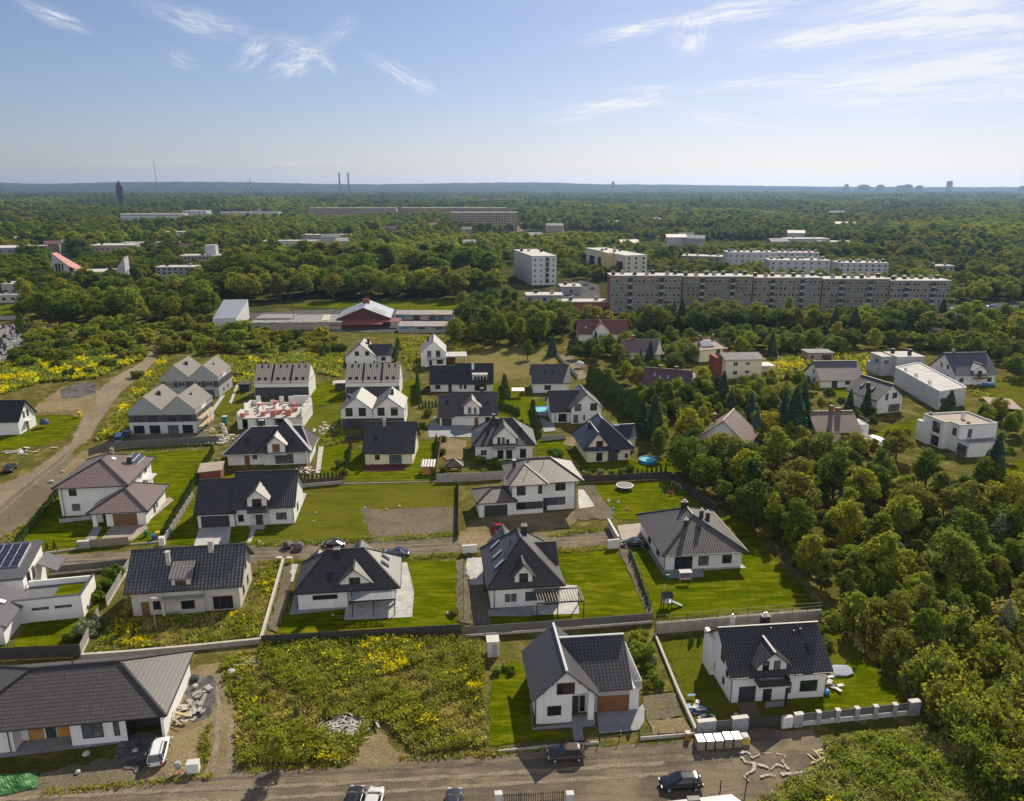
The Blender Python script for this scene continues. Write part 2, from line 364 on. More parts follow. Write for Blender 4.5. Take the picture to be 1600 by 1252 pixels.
sheet('road', [(-200, 1420), (-120, 1262), (60, 1225), (200, 1216), (330, 1208), (380, 1203), (560, 1196), (660, 1182), (760, 1180), (850, 1170), (960, 1166), (1080, 1160), (1170, 1140), (1270, 1140), (1296, 1170), (1282, 1192), (1165, 1262), (1010, 1420)], .008, GRAVEL, .35)
sheet('sandy_track', [(338, 1040), (362, 1040), (366, 1100), (376, 1208), (318, 1212), (330, 1130), (346, 1090)], .012, SAND, .3)
sheet('sandy_track', [(548, 1196), (566, 1160), (590, 1136), (606, 1160), (640, 1188), (600, 1200)], .016, SAND, .3)
sheet('sandy_yard', [(262, 1136), (300, 1046), (345, 1034), (352, 1060), (330, 1130), (318, 1160), (306, 1210), (210, 1228), (180, 1180)], .004, SAND, .35)
sheet('cinder_heap', [(288, 1082), (306, 1058), (336, 1060), (342, 1090), (326, 1122), (300, 1130), (286, 1110)], .016, COAL, .25)
sheet('bare_soil', [(120, 1196), (190, 1180), (224, 1170), (246, 1190), (210, 1222), (66, 1240), (60, 1212)], .016, SOIL, .25)
# wheel ruts
RUT_D = sheet_mat('packed_rut', [(.105, .088, .066), (.14, .117, .086), (.085, .072, .055)], (.3, .8, 5.0), bump=.03); RUT_L = sheet_mat('dusty_rut', [(.20, .165, .118), (.24, .195, .14), (.145, .122, .09)], (.3, .8, 5.0), bump=.03)
def rut(px, off, wd, mat, z):
    P = [gp(*p) for p in px]; A_ = []; B_ = []
    for i, p in enumerate(P):
        d = (P[min(i + 1, len(P) - 1)] - P[max(i - 1, 0)]).normalized(); n = Vector((-d.y, d.x, 0)); A_.append(p + n * (off + wd / 2)); B_.append(p + n * (off - wd / 2))
    pts = rough_edge(A_ + B_[::-1], .9, .10); NSH[0] += 1; b = MB(); b.poly([(p.x, p.y, z + .0012 * NSH[0]) for p in pts]); b.build('wheel_rut', mat, kind='structure')
for cl_, mt in (([(-80, 1250), (120, 1236), (330, 1226), (560, 1214), (760, 1202), (960, 1190), (1140, 1180)], RUT_D), ([(-80, 1262), (150, 1250), (420, 1238), (640, 1226), (860, 1212), (1040, 1200)], RUT_L), ([(70, 881), (240, 873), (400, 866), (560, 860), (720, 851), (950, 842)], RUT_L), ([(350, 1050), (354, 1100), (350, 1160), (346, 1206)], TRACK), ([(-60, 850), (30, 770), (90, 722), (140, 672), (165, 635), (196, 598), (236, 560)], RUT_L)):
    for of in (-.8, .75): rut(cl_, of, .5, mt, .012)
# lawns
sheet('lawn', [(20, 862), (98, 768), (140, 716), (228, 707), (337, 703), (258, 842), (128, 862)], .004, LAWN, .05)
sheet('lawn', [(262, 850), (300, 782), (316, 742), (350, 738), (470, 766), (482, 760), (440, 800), (430, 826), (400, 852), (330, 854)], .004, LAWN, .15)
sheet('dry_lawn', [(396, 852), (430, 826), (482, 756), (716, 754), (714, 838), (560, 848)], .008, LAWN2, .15)
sheet('bare_soil', [(563, 794), (600, 798), (660, 793), (712, 792), (716, 834), (582, 849)], .014, SOIL, .2)
sheet('lawn', [(500, 700), (540, 694), (545, 716), (528, 740), (498, 742)], .004, LAWN, .1)
sheet('lawn', [(548, 704), (585, 700), (650, 690), (682, 690), (680, 752), (538, 752)], .004, LAWN, .08)
sheet('lawn', [(838, 688), (884, 686), (890, 718), (842, 720)], .004, LAWN, .08)
sheet('lawn', [(896, 690), (940, 720), (1046, 716), (1064, 738), (908, 738), (892, 720)], .004, LAWN, .15)
sheet('lawn', [(926, 757), (1048, 752), (1112, 800), (1090, 812), (990, 812), (962, 812), (952, 790), (932, 776)], .004, LAWN, .1)
sheet('lawn', [(984, 862), (1010, 852), (1150, 800), (1190, 848), (1278, 946), (1024, 968)], .004, LAWN, .1)
sheet('lawn', [(872, 866), (964, 860), (1016, 960), (900, 968), (876, 930)], .004, LAWN, .1)
sheet('lawn', [(432, 990), (458, 935), (560, 878), (712, 877), (713, 940), (716, 972), (690, 982), (480, 992)], .004, LAWN, .08)
sheet('lawn', [(764, 948), (890, 940), (912, 962), (910, 972), (764, 980)], .004, LAWN, .1)
sheet('dry_lawn', [(1036, 1004), (1276, 974), (1330, 1000), (1430, 1106), (1240, 1128), (1150, 1132), (1084, 1132)], .004, LAWN2, .2)
sheet('lawn', [(1240, 1128), (1290, 1080), (1300, 1052), (1345, 1030), (1430, 1106)], .008, LAWN, .2)
sheet('lawn', [(768, 1070), (800, 1030), (842, 1050), (846, 1140), (900, 1150), (764, 1166)], .004, LAWN, .15)
sheet('lawn', [(20, 1018), (34, 985), (62, 962), (140, 948), (182, 888), (160, 930), (132, 988), (118, 1006)], .004, LAWN, .1)
sheet('lawn', [(780, 648), (828, 618), (845, 668), (842, 685), (800, 680)], .004, LAWN, .15)
sheet('lawn', [(728, 606), (762, 596), (825, 606), (822, 650), (785, 650), (776, 612)], .004, LAWN, .15)
sheet('lawn', [(830, 628), (888, 622), (892, 648), (838, 650)], .008, LAWN, .12)
sheet('lawn', [(625, 598), (652, 594), (652, 632), (632, 634)], .004, LAWN, .12)
sheet('lawn', [(332, 632), (352, 612), (380, 606), (376, 640), (340, 652)], .004, LAWN2, .2)
sheet('lawn', [(486, 600), (538, 595), (540, 632), (488, 634)], .004, LAWN, .15)
sheet('lawn', [(478, 640), (532, 634), (534, 655), (484, 690), (470, 672)], .004, LAWN2, .2)
sheet('lawn', [(0, 690), (0, 676), (40, 650), (112, 648), (128, 656), (100, 686), (40, 702), (-40, 706), (-40, 690)], .004, LAWN, .2)
sheet('lawn', [(0, 500), (0, 480), (34, 468), (36, 498)], .004, LAWN, .2)
sheet('lawn', [(1545, 622), (1700, 600), (1700, 650), (1600, 665), (1560, 640)], .004, LAWN2, .2)
sheet('lawn', [(1560, 740), (1600, 716), (1700, 720), (1700, 800), (1585, 770)], .004, LAWN, .2)
sheet('lawn', [(1390, 665), (1452, 650), (1450, 672), (1396, 690), (1360, 680)], .004, LAWN, .2)
sheet('lawn', [(1300, 608), (1345, 600), (1340, 622), (1298, 622)], .004, LAWN, .2)
sheet('lawn', [(1540, 600), (1620, 590), (1640, 612), (1550, 622)], .004, LAWN2, .2)
sheet('meadow', [(690, 568), (770, 540), (850, 548), (880, 562), (828, 590), (760, 600)], .004, sheet_mat('dry_meadow', [(.15, .125, .04), (.19, .15, .055), (.11, .115, .03)], (.08, .5, 4)), .4)
sheet('meadow', [(1150, 600), (1150, 570), (1300, 548), (1392, 560), (1360, 590), (1262, 600)], .004, sheet_mat('sunny_meadow', [(.13, .13, .03), (.17, .15, .045), (.09, .11, .025)], (.08, .5, 4)), .4)
sheet('lawn', [(430, 478), (560, 470), (880, 470), (1010, 480), (1010, 492), (600, 486)], .004, LAWN, .3)
sheet('lawn', [(203, 446), (262, 428), (300, 432), (255, 452), (210, 462)], .004, LAWN, .4)
# paved areas
sheet('driveway', [(176, 822), (226, 820), (232, 826), (206, 846), (178, 850), (152, 850)], .012, PAV_R)
sheet('path', [(146, 825), (160, 824), (146, 850), (128, 852)], .016, PAV_G)
sheet('pavement', [(92, 812), (146, 806), (148, 812), (93, 818)], .012, PAV_L)
sheet('pavement', [(215, 822), (222, 824), (272, 782), (266, 778), (256, 780)], .016, PAV_R)
sheet('driveway', [(312, 824), (362, 820), (358, 850), (302, 856)], .012, PAV_L)
sheet('path', [(388, 822), (416, 820), (412, 828), (400, 828), (392, 848), (386, 849), (392, 828)], .012, PAV_L)
sheet('pavement', [(456, 820), (461, 818), (479, 772), (472, 770)], .012, PAV_L)
sheet('terrace', [(538, 970), (644, 965), (647, 926), (636, 880), (626, 880), (618, 930), (540, 946)], .012, PAV_L)
sheet('pavement', [(452, 962), (540, 952), (540, 946), (464, 950), (466, 920), (460, 930)], .012, PAV_G)
sheet('driveway', [(448, 910), (458, 910), (466, 882), (456, 882)], .012, PAV_L)
sheet('path', [(724, 916), (755, 914), (754, 872), (730, 872)], .012, PAV_L)
sheet('bare_soil', [(736, 978), (735, 916), (752, 914), (764, 944), (766, 976)], .008, SOIL, .15)
sheet('terrace', [(833, 962), (905, 960), (902, 916), (872, 914), (868, 940), (832, 944)], .012, PAV_L)
sheet('terrace', [(762, 954), (832, 946), (832, 964), (764, 964)], .016, PAV_G)
sheet('terrace', [(1040, 905), (1100, 902), (1098, 888), (1036, 892), (1018, 860), (1012, 862)], .012, PAV_G)
sheet('pavement', [(1100, 892), (1166, 888), (1158, 882), (1100, 888)], .016, PAV_L)
sheet('driveway', [(964, 822), (1005, 818), (1008, 842), (972, 846)], .012, PAV_R)
sheet('sandy_yard', [(722, 862), (712, 838), (728, 826), (760, 806), (800, 800), (900, 800), (902, 812), (888, 826), (800, 832), (790, 850)], .012, SAND, .2)
sheet('bare_soil', [(902, 790), (902, 758), (926, 756), (942, 782), (960, 800), (958, 812), (890, 814)], .016, SOIL, .2)
sheet('terrace', [(904, 788), (903, 766), (912, 766), (927, 788), (928, 792), (905, 796)], .022, PAV_L)
sheet('pavement', [(832, 1138), (893, 1132), (893, 1138), (832, 1142), (828, 1100), (832, 1098)], .012, PAV_G)
sheet('pavement', [(892, 1140), (930, 1135), (930, 1116), (892, 1120)], .012, PAV_G)
sheet('driveway', [(932, 1114), (995, 1110), (1008, 1098), (1006, 1130), (998, 1142), (936, 1148)], .012, PAV_G)
sheet('path', [(894, 1135), (910, 1134), (912, 1158), (896, 1160)], .012, PAV_G)
sheet('bare_soil', [(1004, 1090), (1056, 1084), (1066, 1120), (1012, 1128)], .012, SOIL, .1)
sheet('sandy_bed', [(1012, 1128), (1066, 1122), (1080, 1144), (1020, 1150)], .016, SAND, .1)
sheet('vegetable_garden', [(1000, 1086), (992, 1010), (1010, 985), (1026, 985), (1052, 1080)], .008, GRASS_G, .1)
sheet('driveway', [(1150, 1100), (1180, 1097), (1194, 1132), (1164, 1136)], .012, SOIL, .15)
sheet('terrace', [(1196, 1098), (1230, 1096), (1230, 1104), (1196, 1108)], .016, PAV_G)
sheet('terrace', [(-40, 1200), (0, 1186), (186, 1163), (184, 1154), (100, 1150), (0, 1166), (-60, 1180)], .012, PAV_G)
sheet('driveway', [(184, 1166), (196, 1150), (258, 1140), (254, 1160), (212, 1210), (186, 1190)], .02, COAL, .15)
sheet('driveway', [(700, 722), (722, 718), (730, 690), (700, 684), (676, 696)], .008, SAND, .15)
sheet('driveway', [(670, 684), (700, 684), (740, 684), (740, 664), (684, 664), (680, 650), (668, 668)], .012, PAV_G)
sheet('driveway', [(842, 652), (866, 662), (868, 674), (850, 676)], .016, PAV_G)
sheet('path', [(493, 740), (500, 740), (506, 698), (498, 698)], .012, PAV_L)
sheet('terrace', [(566, 738), (634, 736), (640, 728), (640, 724), (568, 728)], .012, paint('dark_red_deck', (.09, .03, .025), .8, .2))
sheet('bare_soil', [(165, 692), (330, 684), (334, 660), (300, 672), (204, 682), (180, 684)], .004, SOIL, .3)
sheet('path', [(520, 596), (540, 594), (540, 600), (520, 602)], .012, PAV_L)
sheet('path', [(358, 630), (370, 600), (374, 600), (362, 632)], .012, PAV_L)
sheet('path', [(320, 655), (345, 620), (352, 618), (326, 656)], .012, PAV_L)
sheet('sandy_bed', [(884, 684), (905, 684), (900, 700), (880, 696)], .012, SAND, .2)
sheet('path', [(872, 556), (905, 594), (920, 590), (890, 552)], .012, TRACK, .2)
sheet('path', [(1100, 600), (1112, 640), (1125, 640), (1115, 595)], .012, TRACK, .2)
sheet('path', [(1190, 588), (1262, 582), (1262, 586), (1190, 593)], .012, TRACK, .1)
sheet('car_park', [(868, 478), (940, 474), (936, 446), (905, 438), (900, 446), (868, 462)], .012, ASPH, .3)
sheet('car_park', [(1484, 494), (1700, 488), (1700, 466), (1484, 478)], .012, ASPH, .3)
sheet('car_park', [(60, 440), (112, 434), (118, 398), (90, 396), (76, 412)], .012, ASPH, .3)
sheet('cemetery_ground', [(-100, 575), (24, 566), (40, 532), (90, 508), (38, 508), (-100, 512)], .006, sheet_mat('cemetery_gravel', [(.2, .19, .17), (.25, .235, .21), (.05, .055, .02)], (.2, .4, 3)), .3)
sheet('yard', [(400, 518), (388, 490), (514, 484), (612, 484), (720, 486), (720, 520), (600, 520)], .004, ASPH, .3)
sheet('flower_bed', [(715, 972), (712, 878), (724, 874), (736, 915), (734, 976)], .012, SOIL, .12)
sheet('flower_bed', [(966, 858), (986, 860), (1020, 958), (1012, 962)], .012, SOIL, .1)
sheet('flower_bed', [(420, 985), (446, 880), (456, 884), (452, 935), (434, 990)], .012, SOIL, .12)

# ---------------------------------------------------------------- houses
rw_ = random.Random(15); GLASS_C = paint('curtained_pane', (.10, .105, .115), .12, .5, 1.2, .6)
class House:
    def __init__(s, name, label, px, yaw, cat='house', z=0.0):
        p = gp(*px); s.A = p; s.yaw = R(yaw); s.root = empty(name, (p.x, p.y, z), s.yaw, label, cat)
        s.wall = MB(); s.roof = MB(); s.c = math.cos(s.yaw); s.s = math.sin(s.yaw); s.kids = []; s.wins = 0
        s.wm = WHITE; s.rm = T_CHAR; s.cap = DARK; s.wobj = s.robj = None
    def loc(s, P): d = P - s.A; return d.x * s.c + d.y * s.s, -d.x * s.s + d.y * s.c
    def F(s, px, t=0.0):     # (across, height) of a photo point lying on the vertical plane at depth t
        r = pray(*px); k = (t - s.A.x * s.s + s.A.y * s.c) / (-r.x * s.s + r.y * s.c)
        P = r * k; return s.loc(P)[0], P.z + CAMH
    def S(s, px, x):         # (depth, height) on the vertical side plane at x
        r = pray(*px); k = (x + s.A.x * s.c + s.A.y * s.s) / (r.x * s.c + r.y * s.s)
        P = r * k; return s.loc(P)[1], P.z + CAMH
    # walls
    def body(s, x0, x1, y0, y1, z1, z0=-.3): s.wall.box(x0, x1, y0, y1, z0, z1); return s
    def gable(s, x0, x1, y0, y1, ze, pitch, axis='x', ov=.6, og=.4, th=.22, ridge=None, walls=True, cap=True, roofmb=None, wallmb=None, yback=None):
        """pitched roof on its walls; ze = height of the outer eave edge"""
        rb = roofmb or s.roof; wb = wallmb or s.wall; k = math.tan(R(pitch))
        if axis == 'x':
            ym = (y0 + y1) / 2 if ridge is None else ridge; zr = ze + k * (ym - y0 + ov); kb = (zr - ze) / (y1 + ov - ym)
            a0, a1 = x0 - og, x1 + og
            rb.slab([(a0, y0 - ov, ze), (a1, y0 - ov, ze), (a1, ym, zr), (a0, ym, zr)], th)
            rb.slab([(a0, ym, zr), (a1, ym, zr), (a1, y1 + ov, ze), (a0, y1 + ov, ze)], th)
            if ov > .3: rb.bar((a0, y0 - ov - .05, ze - .08), (a1, y0 - ov - .05, ze - .08), .11, .11, 1)
            if cap: rb.bar((a0 - .02, ym, zr + .04), (a1 + .02, ym, zr + .04), .28, .12, 1)
            if walls: wb.prism_x([(y0, -.3), (y1, -.3), (y1, ze + kb * ov - th - .02), (ym, zr - th - .02), (y0, ze + k * ov - th - .02)], x0, x1)
        else:
            xm = (x0 + x1) / 2 if ridge is None else ridge; zr = ze + k * (xm - x0 + ov)
            b0, b1 = y0 - og, (y1 + og if yback is None else yback)
            rb.slab([(x0 - ov, b0, ze), (xm, b0, zr), (xm, b1, zr), (x0 - ov, b1, ze)], th)
            rb.slab([(xm, b0, zr), (x1 + ov, b0, ze), (x1 + ov, b1, ze), (xm, b1, zr)], th)
            if cap: rb.bar((xm, b0 - .02, zr + .04), (xm, b1 + .02, zr + .04), .28, .12, 1)
            zb = -.3 if walls is True else walls
            if walls: wb.prism_y([(x0, zb), (x1, zb), (x1, ze + k * ov - th - .02), (xm, zr - th - .02), (x0, ze + k * ov - th - .02)], y0, y1)
        return zr
    def hip(s, x0, x1, y0, y1, ze, zr, r0, r1, ov=.6, th=.2):
        """hipped roof over x0..x1, y0..y1 with the ridge from r0 to r1 (x,y)"""
        A, B, C_, D = (x0 - ov, y0 - ov, ze), (x1 + ov, y0 - ov, ze), (x1 + ov, y1 + ov, ze), (x0 - ov, y1 + ov, ze)
        p, q = (*r0, zr), (*r1, zr)
        if abs(r1[0] - r0[0]) >= abs(r1[1] - r0[1]): fs = [(A, B, q, p), (B, C_, q), (C_, D, p, q), (D, A, p)]; hips = [(A, p), (D, p), (B, q), (C_, q)]
        else: fs = [(A, B, p), (B, C_, q, p), (C_, D, q), (D, A, p, q)]; hips = [(A, p), (B, p), (C_, q), (D, q)]
        for f in fs:
            f = [f[i] for i in range(len(f)) if f[i] != f[i - 1]]
            if len(f) > 2: s.roof.slab(f, th)
        s.roof.bar((A[0], A[1] - .05, ze - .08), (B[0], B[1] - .05, ze - .08), .11, .11, 1); s.roof.bar((B[0] + .05, B[1], ze - .08), (C_[0] + .05, C_[1], ze - .08), .11, .11, 1)
        for a, c in hips + [(p, q)]:
            if a != c: s.roof.bar(Vector(a) + Vector((0, 0, .04)), Vector(c) + Vector((0, 0, .04)), .26, .12, 1)
        return s
    # openings
    def win(s, side, c, u0, u1, z0, z1, frame=None, cols=1, rows=1, name='window', glass=None, label=None, sill=False):
        fr = frame or FRAME_D; w_ = u1 - u0; h_ = z1 - z0; f = .07 if w_ > .5 else .05
        m = MB(); d = .05
        m.box(0, f, -d, .02, 0, h_); m.box(w_ - f, w_, -d, .02, 0, h_); m.box(f, w_ - f, -d, .02, 0, f); m.box(f, w_ - f, -d, .02, h_ - f, h_)
        for i in range(1, cols): x = w_ * i / cols; m.box(x - f / 2, x + f / 2, -d, .02, f, h_ - f)
        for i in range(1, rows): z = h_ * i / rows; m.box(f, w_ - f, -d + .003, .02, z - f / 2, z + f / 2)
        o = m.build(name, fr, s.root)
        p = MB(); p.box(f, w_ - f, -.018, .015, f, h_ - f); p.build('pane', glass or rw_.choice((GLASS, GLASS, GLASS_C)), o)
        if sill:
            q = MB(); q.box(-.06, w_ + .06, -.16, .0, -.06, -.004); q.build('sill', FRAME_W, o)
        s.place(o, side, c, u0, u1, z0)
        if label: o['label'] = label
        s.wins += 1; return o
    def place(s, o, side, c, u0, u1, z0):
        if side == 'F': o.location = (u0, c, z0)
        elif side == 'B': o.location = (u1, c, z0); o.rotation_euler = (0, 0, math.pi)
        elif side == 'R': o.location = (c, u0, z0); o.rotation_euler = (0, 0, math.pi / 2)
        else: o.location = (c, u1, z0); o.rotation_euler = (0, 0, -math.pi / 2)
    def wpx(s, tl, br, t=0.0, **k):
        u0, z1 = s.F(tl, t); u1, z0 = s.F(br, t)
        return s.win('F', t, u0, u1, max(z0, .05), z1, **k)
    def spx(s, tl, br, x, side='R', **k):
        a, z1 = s.S(tl, x); c, z0 = s.S(br, x)
        return s.win(side, x, min(a, c), max(a, c), max(.05, z0), z1, **k)
    def door(s, side, c, u0, u1, z1, mat=None, name='door', z0=.02, lines=0):
        w_ = u1 - u0; h_ = z1 - z0; m = MB(); m.box(0, w_, -.04, .03, 0, h_)
        for i in range(1, lines): m.box(.02, w_ - .02, -.05, -.035, h_ * i / lines - .015, h_ * i / lines + .015)
        o = m.build(name, mat or WOOD, s.root); s.place(o, side, c, u0, u1, z0)
        if name == 'door':
            h = MB(); h.box(w_ * .82, w_ * .9, -.1, -.045, h_ * .45, h_ * .5); h.build('handle', STEEL, o)
        return o
    def part(s, name, mb, mat, parent=None, **k): return mb.build(name, mat, parent or s.root, **k)
    def bx(s, name, x0, x1, y0, y1, z0, z1, mat, parent=None): m = MB(); m.box(x0, x1, y0, y1, z0, z1); return m.build(name, mat, parent or s.root)
    def finish(s, base=True):
        if s.wall.f: s.wobj = s.wall.build('wall', s.wm, s.root)
        if s.roof.f:
            s.robj = s.roof.build('roof', [s.rm, s.cap], s.root)
        for f in s.kids: f(s.robj)
        return s
    def chimney(s, x, y, zb, zt, w=.7, d=.7, mat=None, pots=1, cap=None):
        def f(r):
            m = MB(); m.box(x - w / 2, x + w / 2, y - d / 2, y + d / 2, zb, zt, 0); m.box(x - w / 2 - .08, x + w / 2 + .08, y - d / 2 - .08, y + d / 2 + .08, zt, zt + .1, 1)
            for i in range(pots): m.cyl(x + (i - (pots - 1) / 2) * .3, y, zt + .1, zt + .45, .09, .08, 8, 2)
            m.build('chimney', [mat or DARK, cap or CONC, STEEL], r or s.root)
        s.kids.append(f)
    def pipe(s, x, y, zb, zt, r=.08, mat=None):
        def f(ro): m = MB(); m.cyl(x, y, zb, zt, r, r, 8); m.cyl(x, y, zt, zt + .12, r * 1.6, r * 1.3, 8); m.build('vent_pipe', mat or DARK, ro or s.root)
        s.kids.append(f)
    def onroof(s, name, o, ux, uy, w, h, mats, lift=.06, grid=None, th=.07):
        """flat fitting lying on a roof slope: o = centre, ux across, uy up the slope"""
        def f(ro):
            n = Vector(ux).cross(Vector(uy)).normalized(); n = n if n.z > 0 else -n
            X = Vector(ux).normalized(); Y = Vector(uy).normalized(); O = Vector(o) + n * lift; m = MB()
            def plate(a0, a1, b0, b1, z0, z1, mi):
                c = [O + X * a + Y * b_ for a, b_ in ((a0, b0), (a1, b0), (a1, b1), (a0, b1))]
                if X.cross(Y).dot(n) < 0: c.reverse()
                m.loft([[p + n * z0 for p in c], [p + n * z1 for p in c]], mi)
            plate(-w / 2, w / 2, -h / 2, h / 2, -.1, th, 0)
            gx, gy = grid or (1, 1); g = .07 if not grid else .04
            for i in range(gx):
                for j in range(gy):
                    plate(-w / 2 + w * i / gx + g, -w / 2 + w * (i + 1) / gx - g, -h / 2 + h * j / gy + g, -h / 2 + h * (j + 1) / gy - g, th - .01, th + .02, 1)
            m.build(name, mats, ro or s.root)
        s.kids.append(f)
    def skylight(s, x, y, ze, pitch, ov=.6, y0=0, w=.8, h=1.3, mats=None):
        k = math.tan(R(pitch)); z = ze + k * (y - y0 + ov)
        s.onroof('skylight', (x, y, z), (1, 0, 0), (0, 1, k), w, h, mats or [DARK, GLASS])
    def dormer(s, xc, w, yf, ze, pitch, yb, zb, ov=.45, og=.45, rm=None, wm=None):
        """gabled dormer facing the front"""
        wb = MB(); rb = MB(); zr = s.gable(xc - w / 2, xc + w / 2, yf, yb, ze, pitch, 'y', ov, og, .18, walls=zb, roofmb=rb, wallmb=wb, yback=yb)
        def f(ro): d = wb.build('dormer', wm or s.wm, ro or s.root); rb.build('dormer_roof', [rm or s.rm, s.cap], ro or s.root)
        s.kids.append(f); return zr
    def downpipe(s, x, y, z): m = MB(); m.cyl(x, y, 0, z, .06, .06, 6); m.build('downpipe', DARK, s.root)
    def balcony(s, x0, x1, y0, y1, z, h=1.0, solid=None, slab=None, mat=None):
        m = MB(); m.box(x0, x1, y0, y1, z - .18, z); o = m.build('balcony', slab or LGREY, s.root)
        q = MB()
        if solid: q.box(x0, x1, y0, y0 + .04, z, z + h); q.box(x0, x0 + .04, y0 + .04, y1, z, z + h); q.box(x1 - .04, x1, y0 + .04, y1, z, z + h)
        else:
            for a, b_ in (((x0, y0), (x1, y0)), ((x0, y0), (x0, y1)), ((x1, y0), (x1, y1))):
                n = max(2, int(math.hypot(b_[0] - a[0], b_[1] - a[1]) / .22))
                q.bar((*a, z + h), (*b_, z + h), .06, .05)
                for i in range(n + 1): f = i / n; q.bar((a[0] + (b_[0] - a[0]) * f, a[1] + (b_[1] - a[1]) * f, z), (a[0] + (b_[0] - a[0]) * f, a[1] + (b_[1] - a[1]) * f, z + h), .025, .025)
        q.build('railing', mat or DARK, o); return o
# ---- long bungalow, lower left corner
h = House('bungalow', 'long white bungalow with grey hipped tile roof and orange timber porch, beside the white car', (0, 1178), 8.5)
h.rm = T_GREYB; PT = 1.8
h.body(-4.3, 17.3, 5.6, 11.4, 3.35); h.body(-4.3, 13.3, PT, 5.6, 3.3); h.body(-4.3, 1.6, 0, PT, 3.3); h.body(7.5, 13.3, 0, PT, 3.3); h.body(17.0, 17.3, 0, 5.6, 3.3)
h.hip(-4.3, 17.3, 0, 11.5, 3.3, 6.65, (1.9, 5.8), (11.4, 5.8), .55)
for a, c in ((2.3, 3.9), (5.3, 7.4)): h.bx('wood_cladding', a, c, PT - .05, PT, .05, 3.2, OAK)
h.door('F', PT, 4.1, 5.2, 2.4, GARD, lines=4); h.bx('wood_cladding', 7.44, 7.5, .05, PT, .05, 3.2, OAK)
h.win('F', PT - .05, 2.5, 3.6, 2.2, 3.0); h.win('F', PT - .05, 5.7, 7.1, 2.2, 3.0)
h.win('F', 0, 8.7, 10.9, .9, 2.75, cols=2); h.win('F', 0, 12.0, 12.6, .9, 2.75); h.win('F', 0, -2.6, -.6, .9, 2.6, cols=2)
h.door('F', 2.4, 13.36, 16.98, 3.2, GARD, 'garage_door', lines=5); h.bx('shade_lining', 13.3, 13.35, .06, 2.35, 0, 3.2, GARD); h.bx('shade_lining', 16.94, 16.99, .06, 2.35, 0, 3.2, GARD)  # carport shade painted as dark side panels and a dark back
h.downpipe(1.2, -.1, 3.2); h.pipe(6, 6.4, 6.2, 7.1); h.finish()
# ---- white house with front gable, bottom centre
h = House('gable_house', 'white house with a steep dark gable facing the road and brown garage door beside it', (840, 1132), 6)
h.rm = tile('slate_blue_tile', (.056, .053, .056), .38, .45, .42, .5, 1.0); h.cap = LGREY
zr = h.gable(-.15, 6.6, .0, 9.0, 3.45, 43, 'y', .65, .5, walls=False)
xm = 3.22; k = math.tan(R(43)); zl = 3.45 + k * .65 - .25
h.wall.prism_y([(-.15, -.3), (4.0, -.3), (4.0, zl), (6.6, zl), (xm, 6.95), (-.15, zl)], 0, .3); h.body(-.15, 4.0, .3, 9, zl); h.body(4.0, 6.6, 1.6, 9, zl); h.body(5.9, 6.6, .0, .5, zl)
h.wall.prism_y([(-.15, zl - .05), (6.6, zl - .05), (xm, 6.9)], 8.7, 9)
h.body(6.6, 12.3, 1.4, 9.2, 3.08); h.body(6.6, 11.2, 1.4, 1.7, 3.4)
kk = math.tan(R(39)); h.roof.slab([(5.2, .9, 3.35), (11.4, .9, 3.35), (11.4, 6.1, 7.26), (3.2, 6.1, 7.26), (3.2, 3.0, 4.93)], .22)
h.roof.slab([(3.2, 6.1, 7.26), (11.4, 6.1, 7.26), (11.4, 9.8, 4.3), (3.2, 9.8, 4.3)], .22); h.roof.bar((3.4, 6.1, 7.32), (11.42, 6.1, 7.32), .28, .12, 1)
h.wall.prism_x([(1.4, 2.9), (9.2, 2.9), (9.2, 4.3), (6.1, 6.9), (1.4, 3.15)], 10.9, 11.2)
m = MB(); m.box(11.4, 12.5, .95, 9.2, 3.1, 3.25); bal = h.part('terrace_roof', m, LGREY)
m = MB()
for q in range(16): m.box(12.4, 12.44, 1.0 + q * .5, 1.03 + q * .5, 3.25, 4.2)
m.box(12.38, 12.46, 1, 9.1, 4.2, 4.26); m.box(11.5, 12.4, .98, 1.03, 4.2, 4.26); m.box(12.36, 12.42, 1, 9.1, 3.3, 4.1); h.part('railing', m, LGREY, bal)
h.wpx((870, 1068), (898, 1084), 0, frame=FRAME_B, cols=2); h.win('F', 0, 1.1, 2.75, 1.05, 2.35, frame=FRAME_B)
h.door('F', 1.6, 4.15, 5.1, 2.3, GARD); h.win('F', 1.6, 5.2, 5.85, .1, 2.3, frame=FRAME_B)
h.door('F', 1.4, 7.3, 11.1, 2.15, WOOD, 'garage_door', lines=4)
for x in (.6, 1.7, 4.75, 5.85): h.bx('rafter_end', x - .07, x + .07, -.48, 0, 3.45 + k * (min(x + .8, 7.25 - x)) - .45, 3.45 + k * (min(x + .8, 7.25 - x)) - .27, WOOD)
h.downpipe(6.5, 1.3, 3.2); h.downpipe(-.25, .1, 3.3); h.finish()
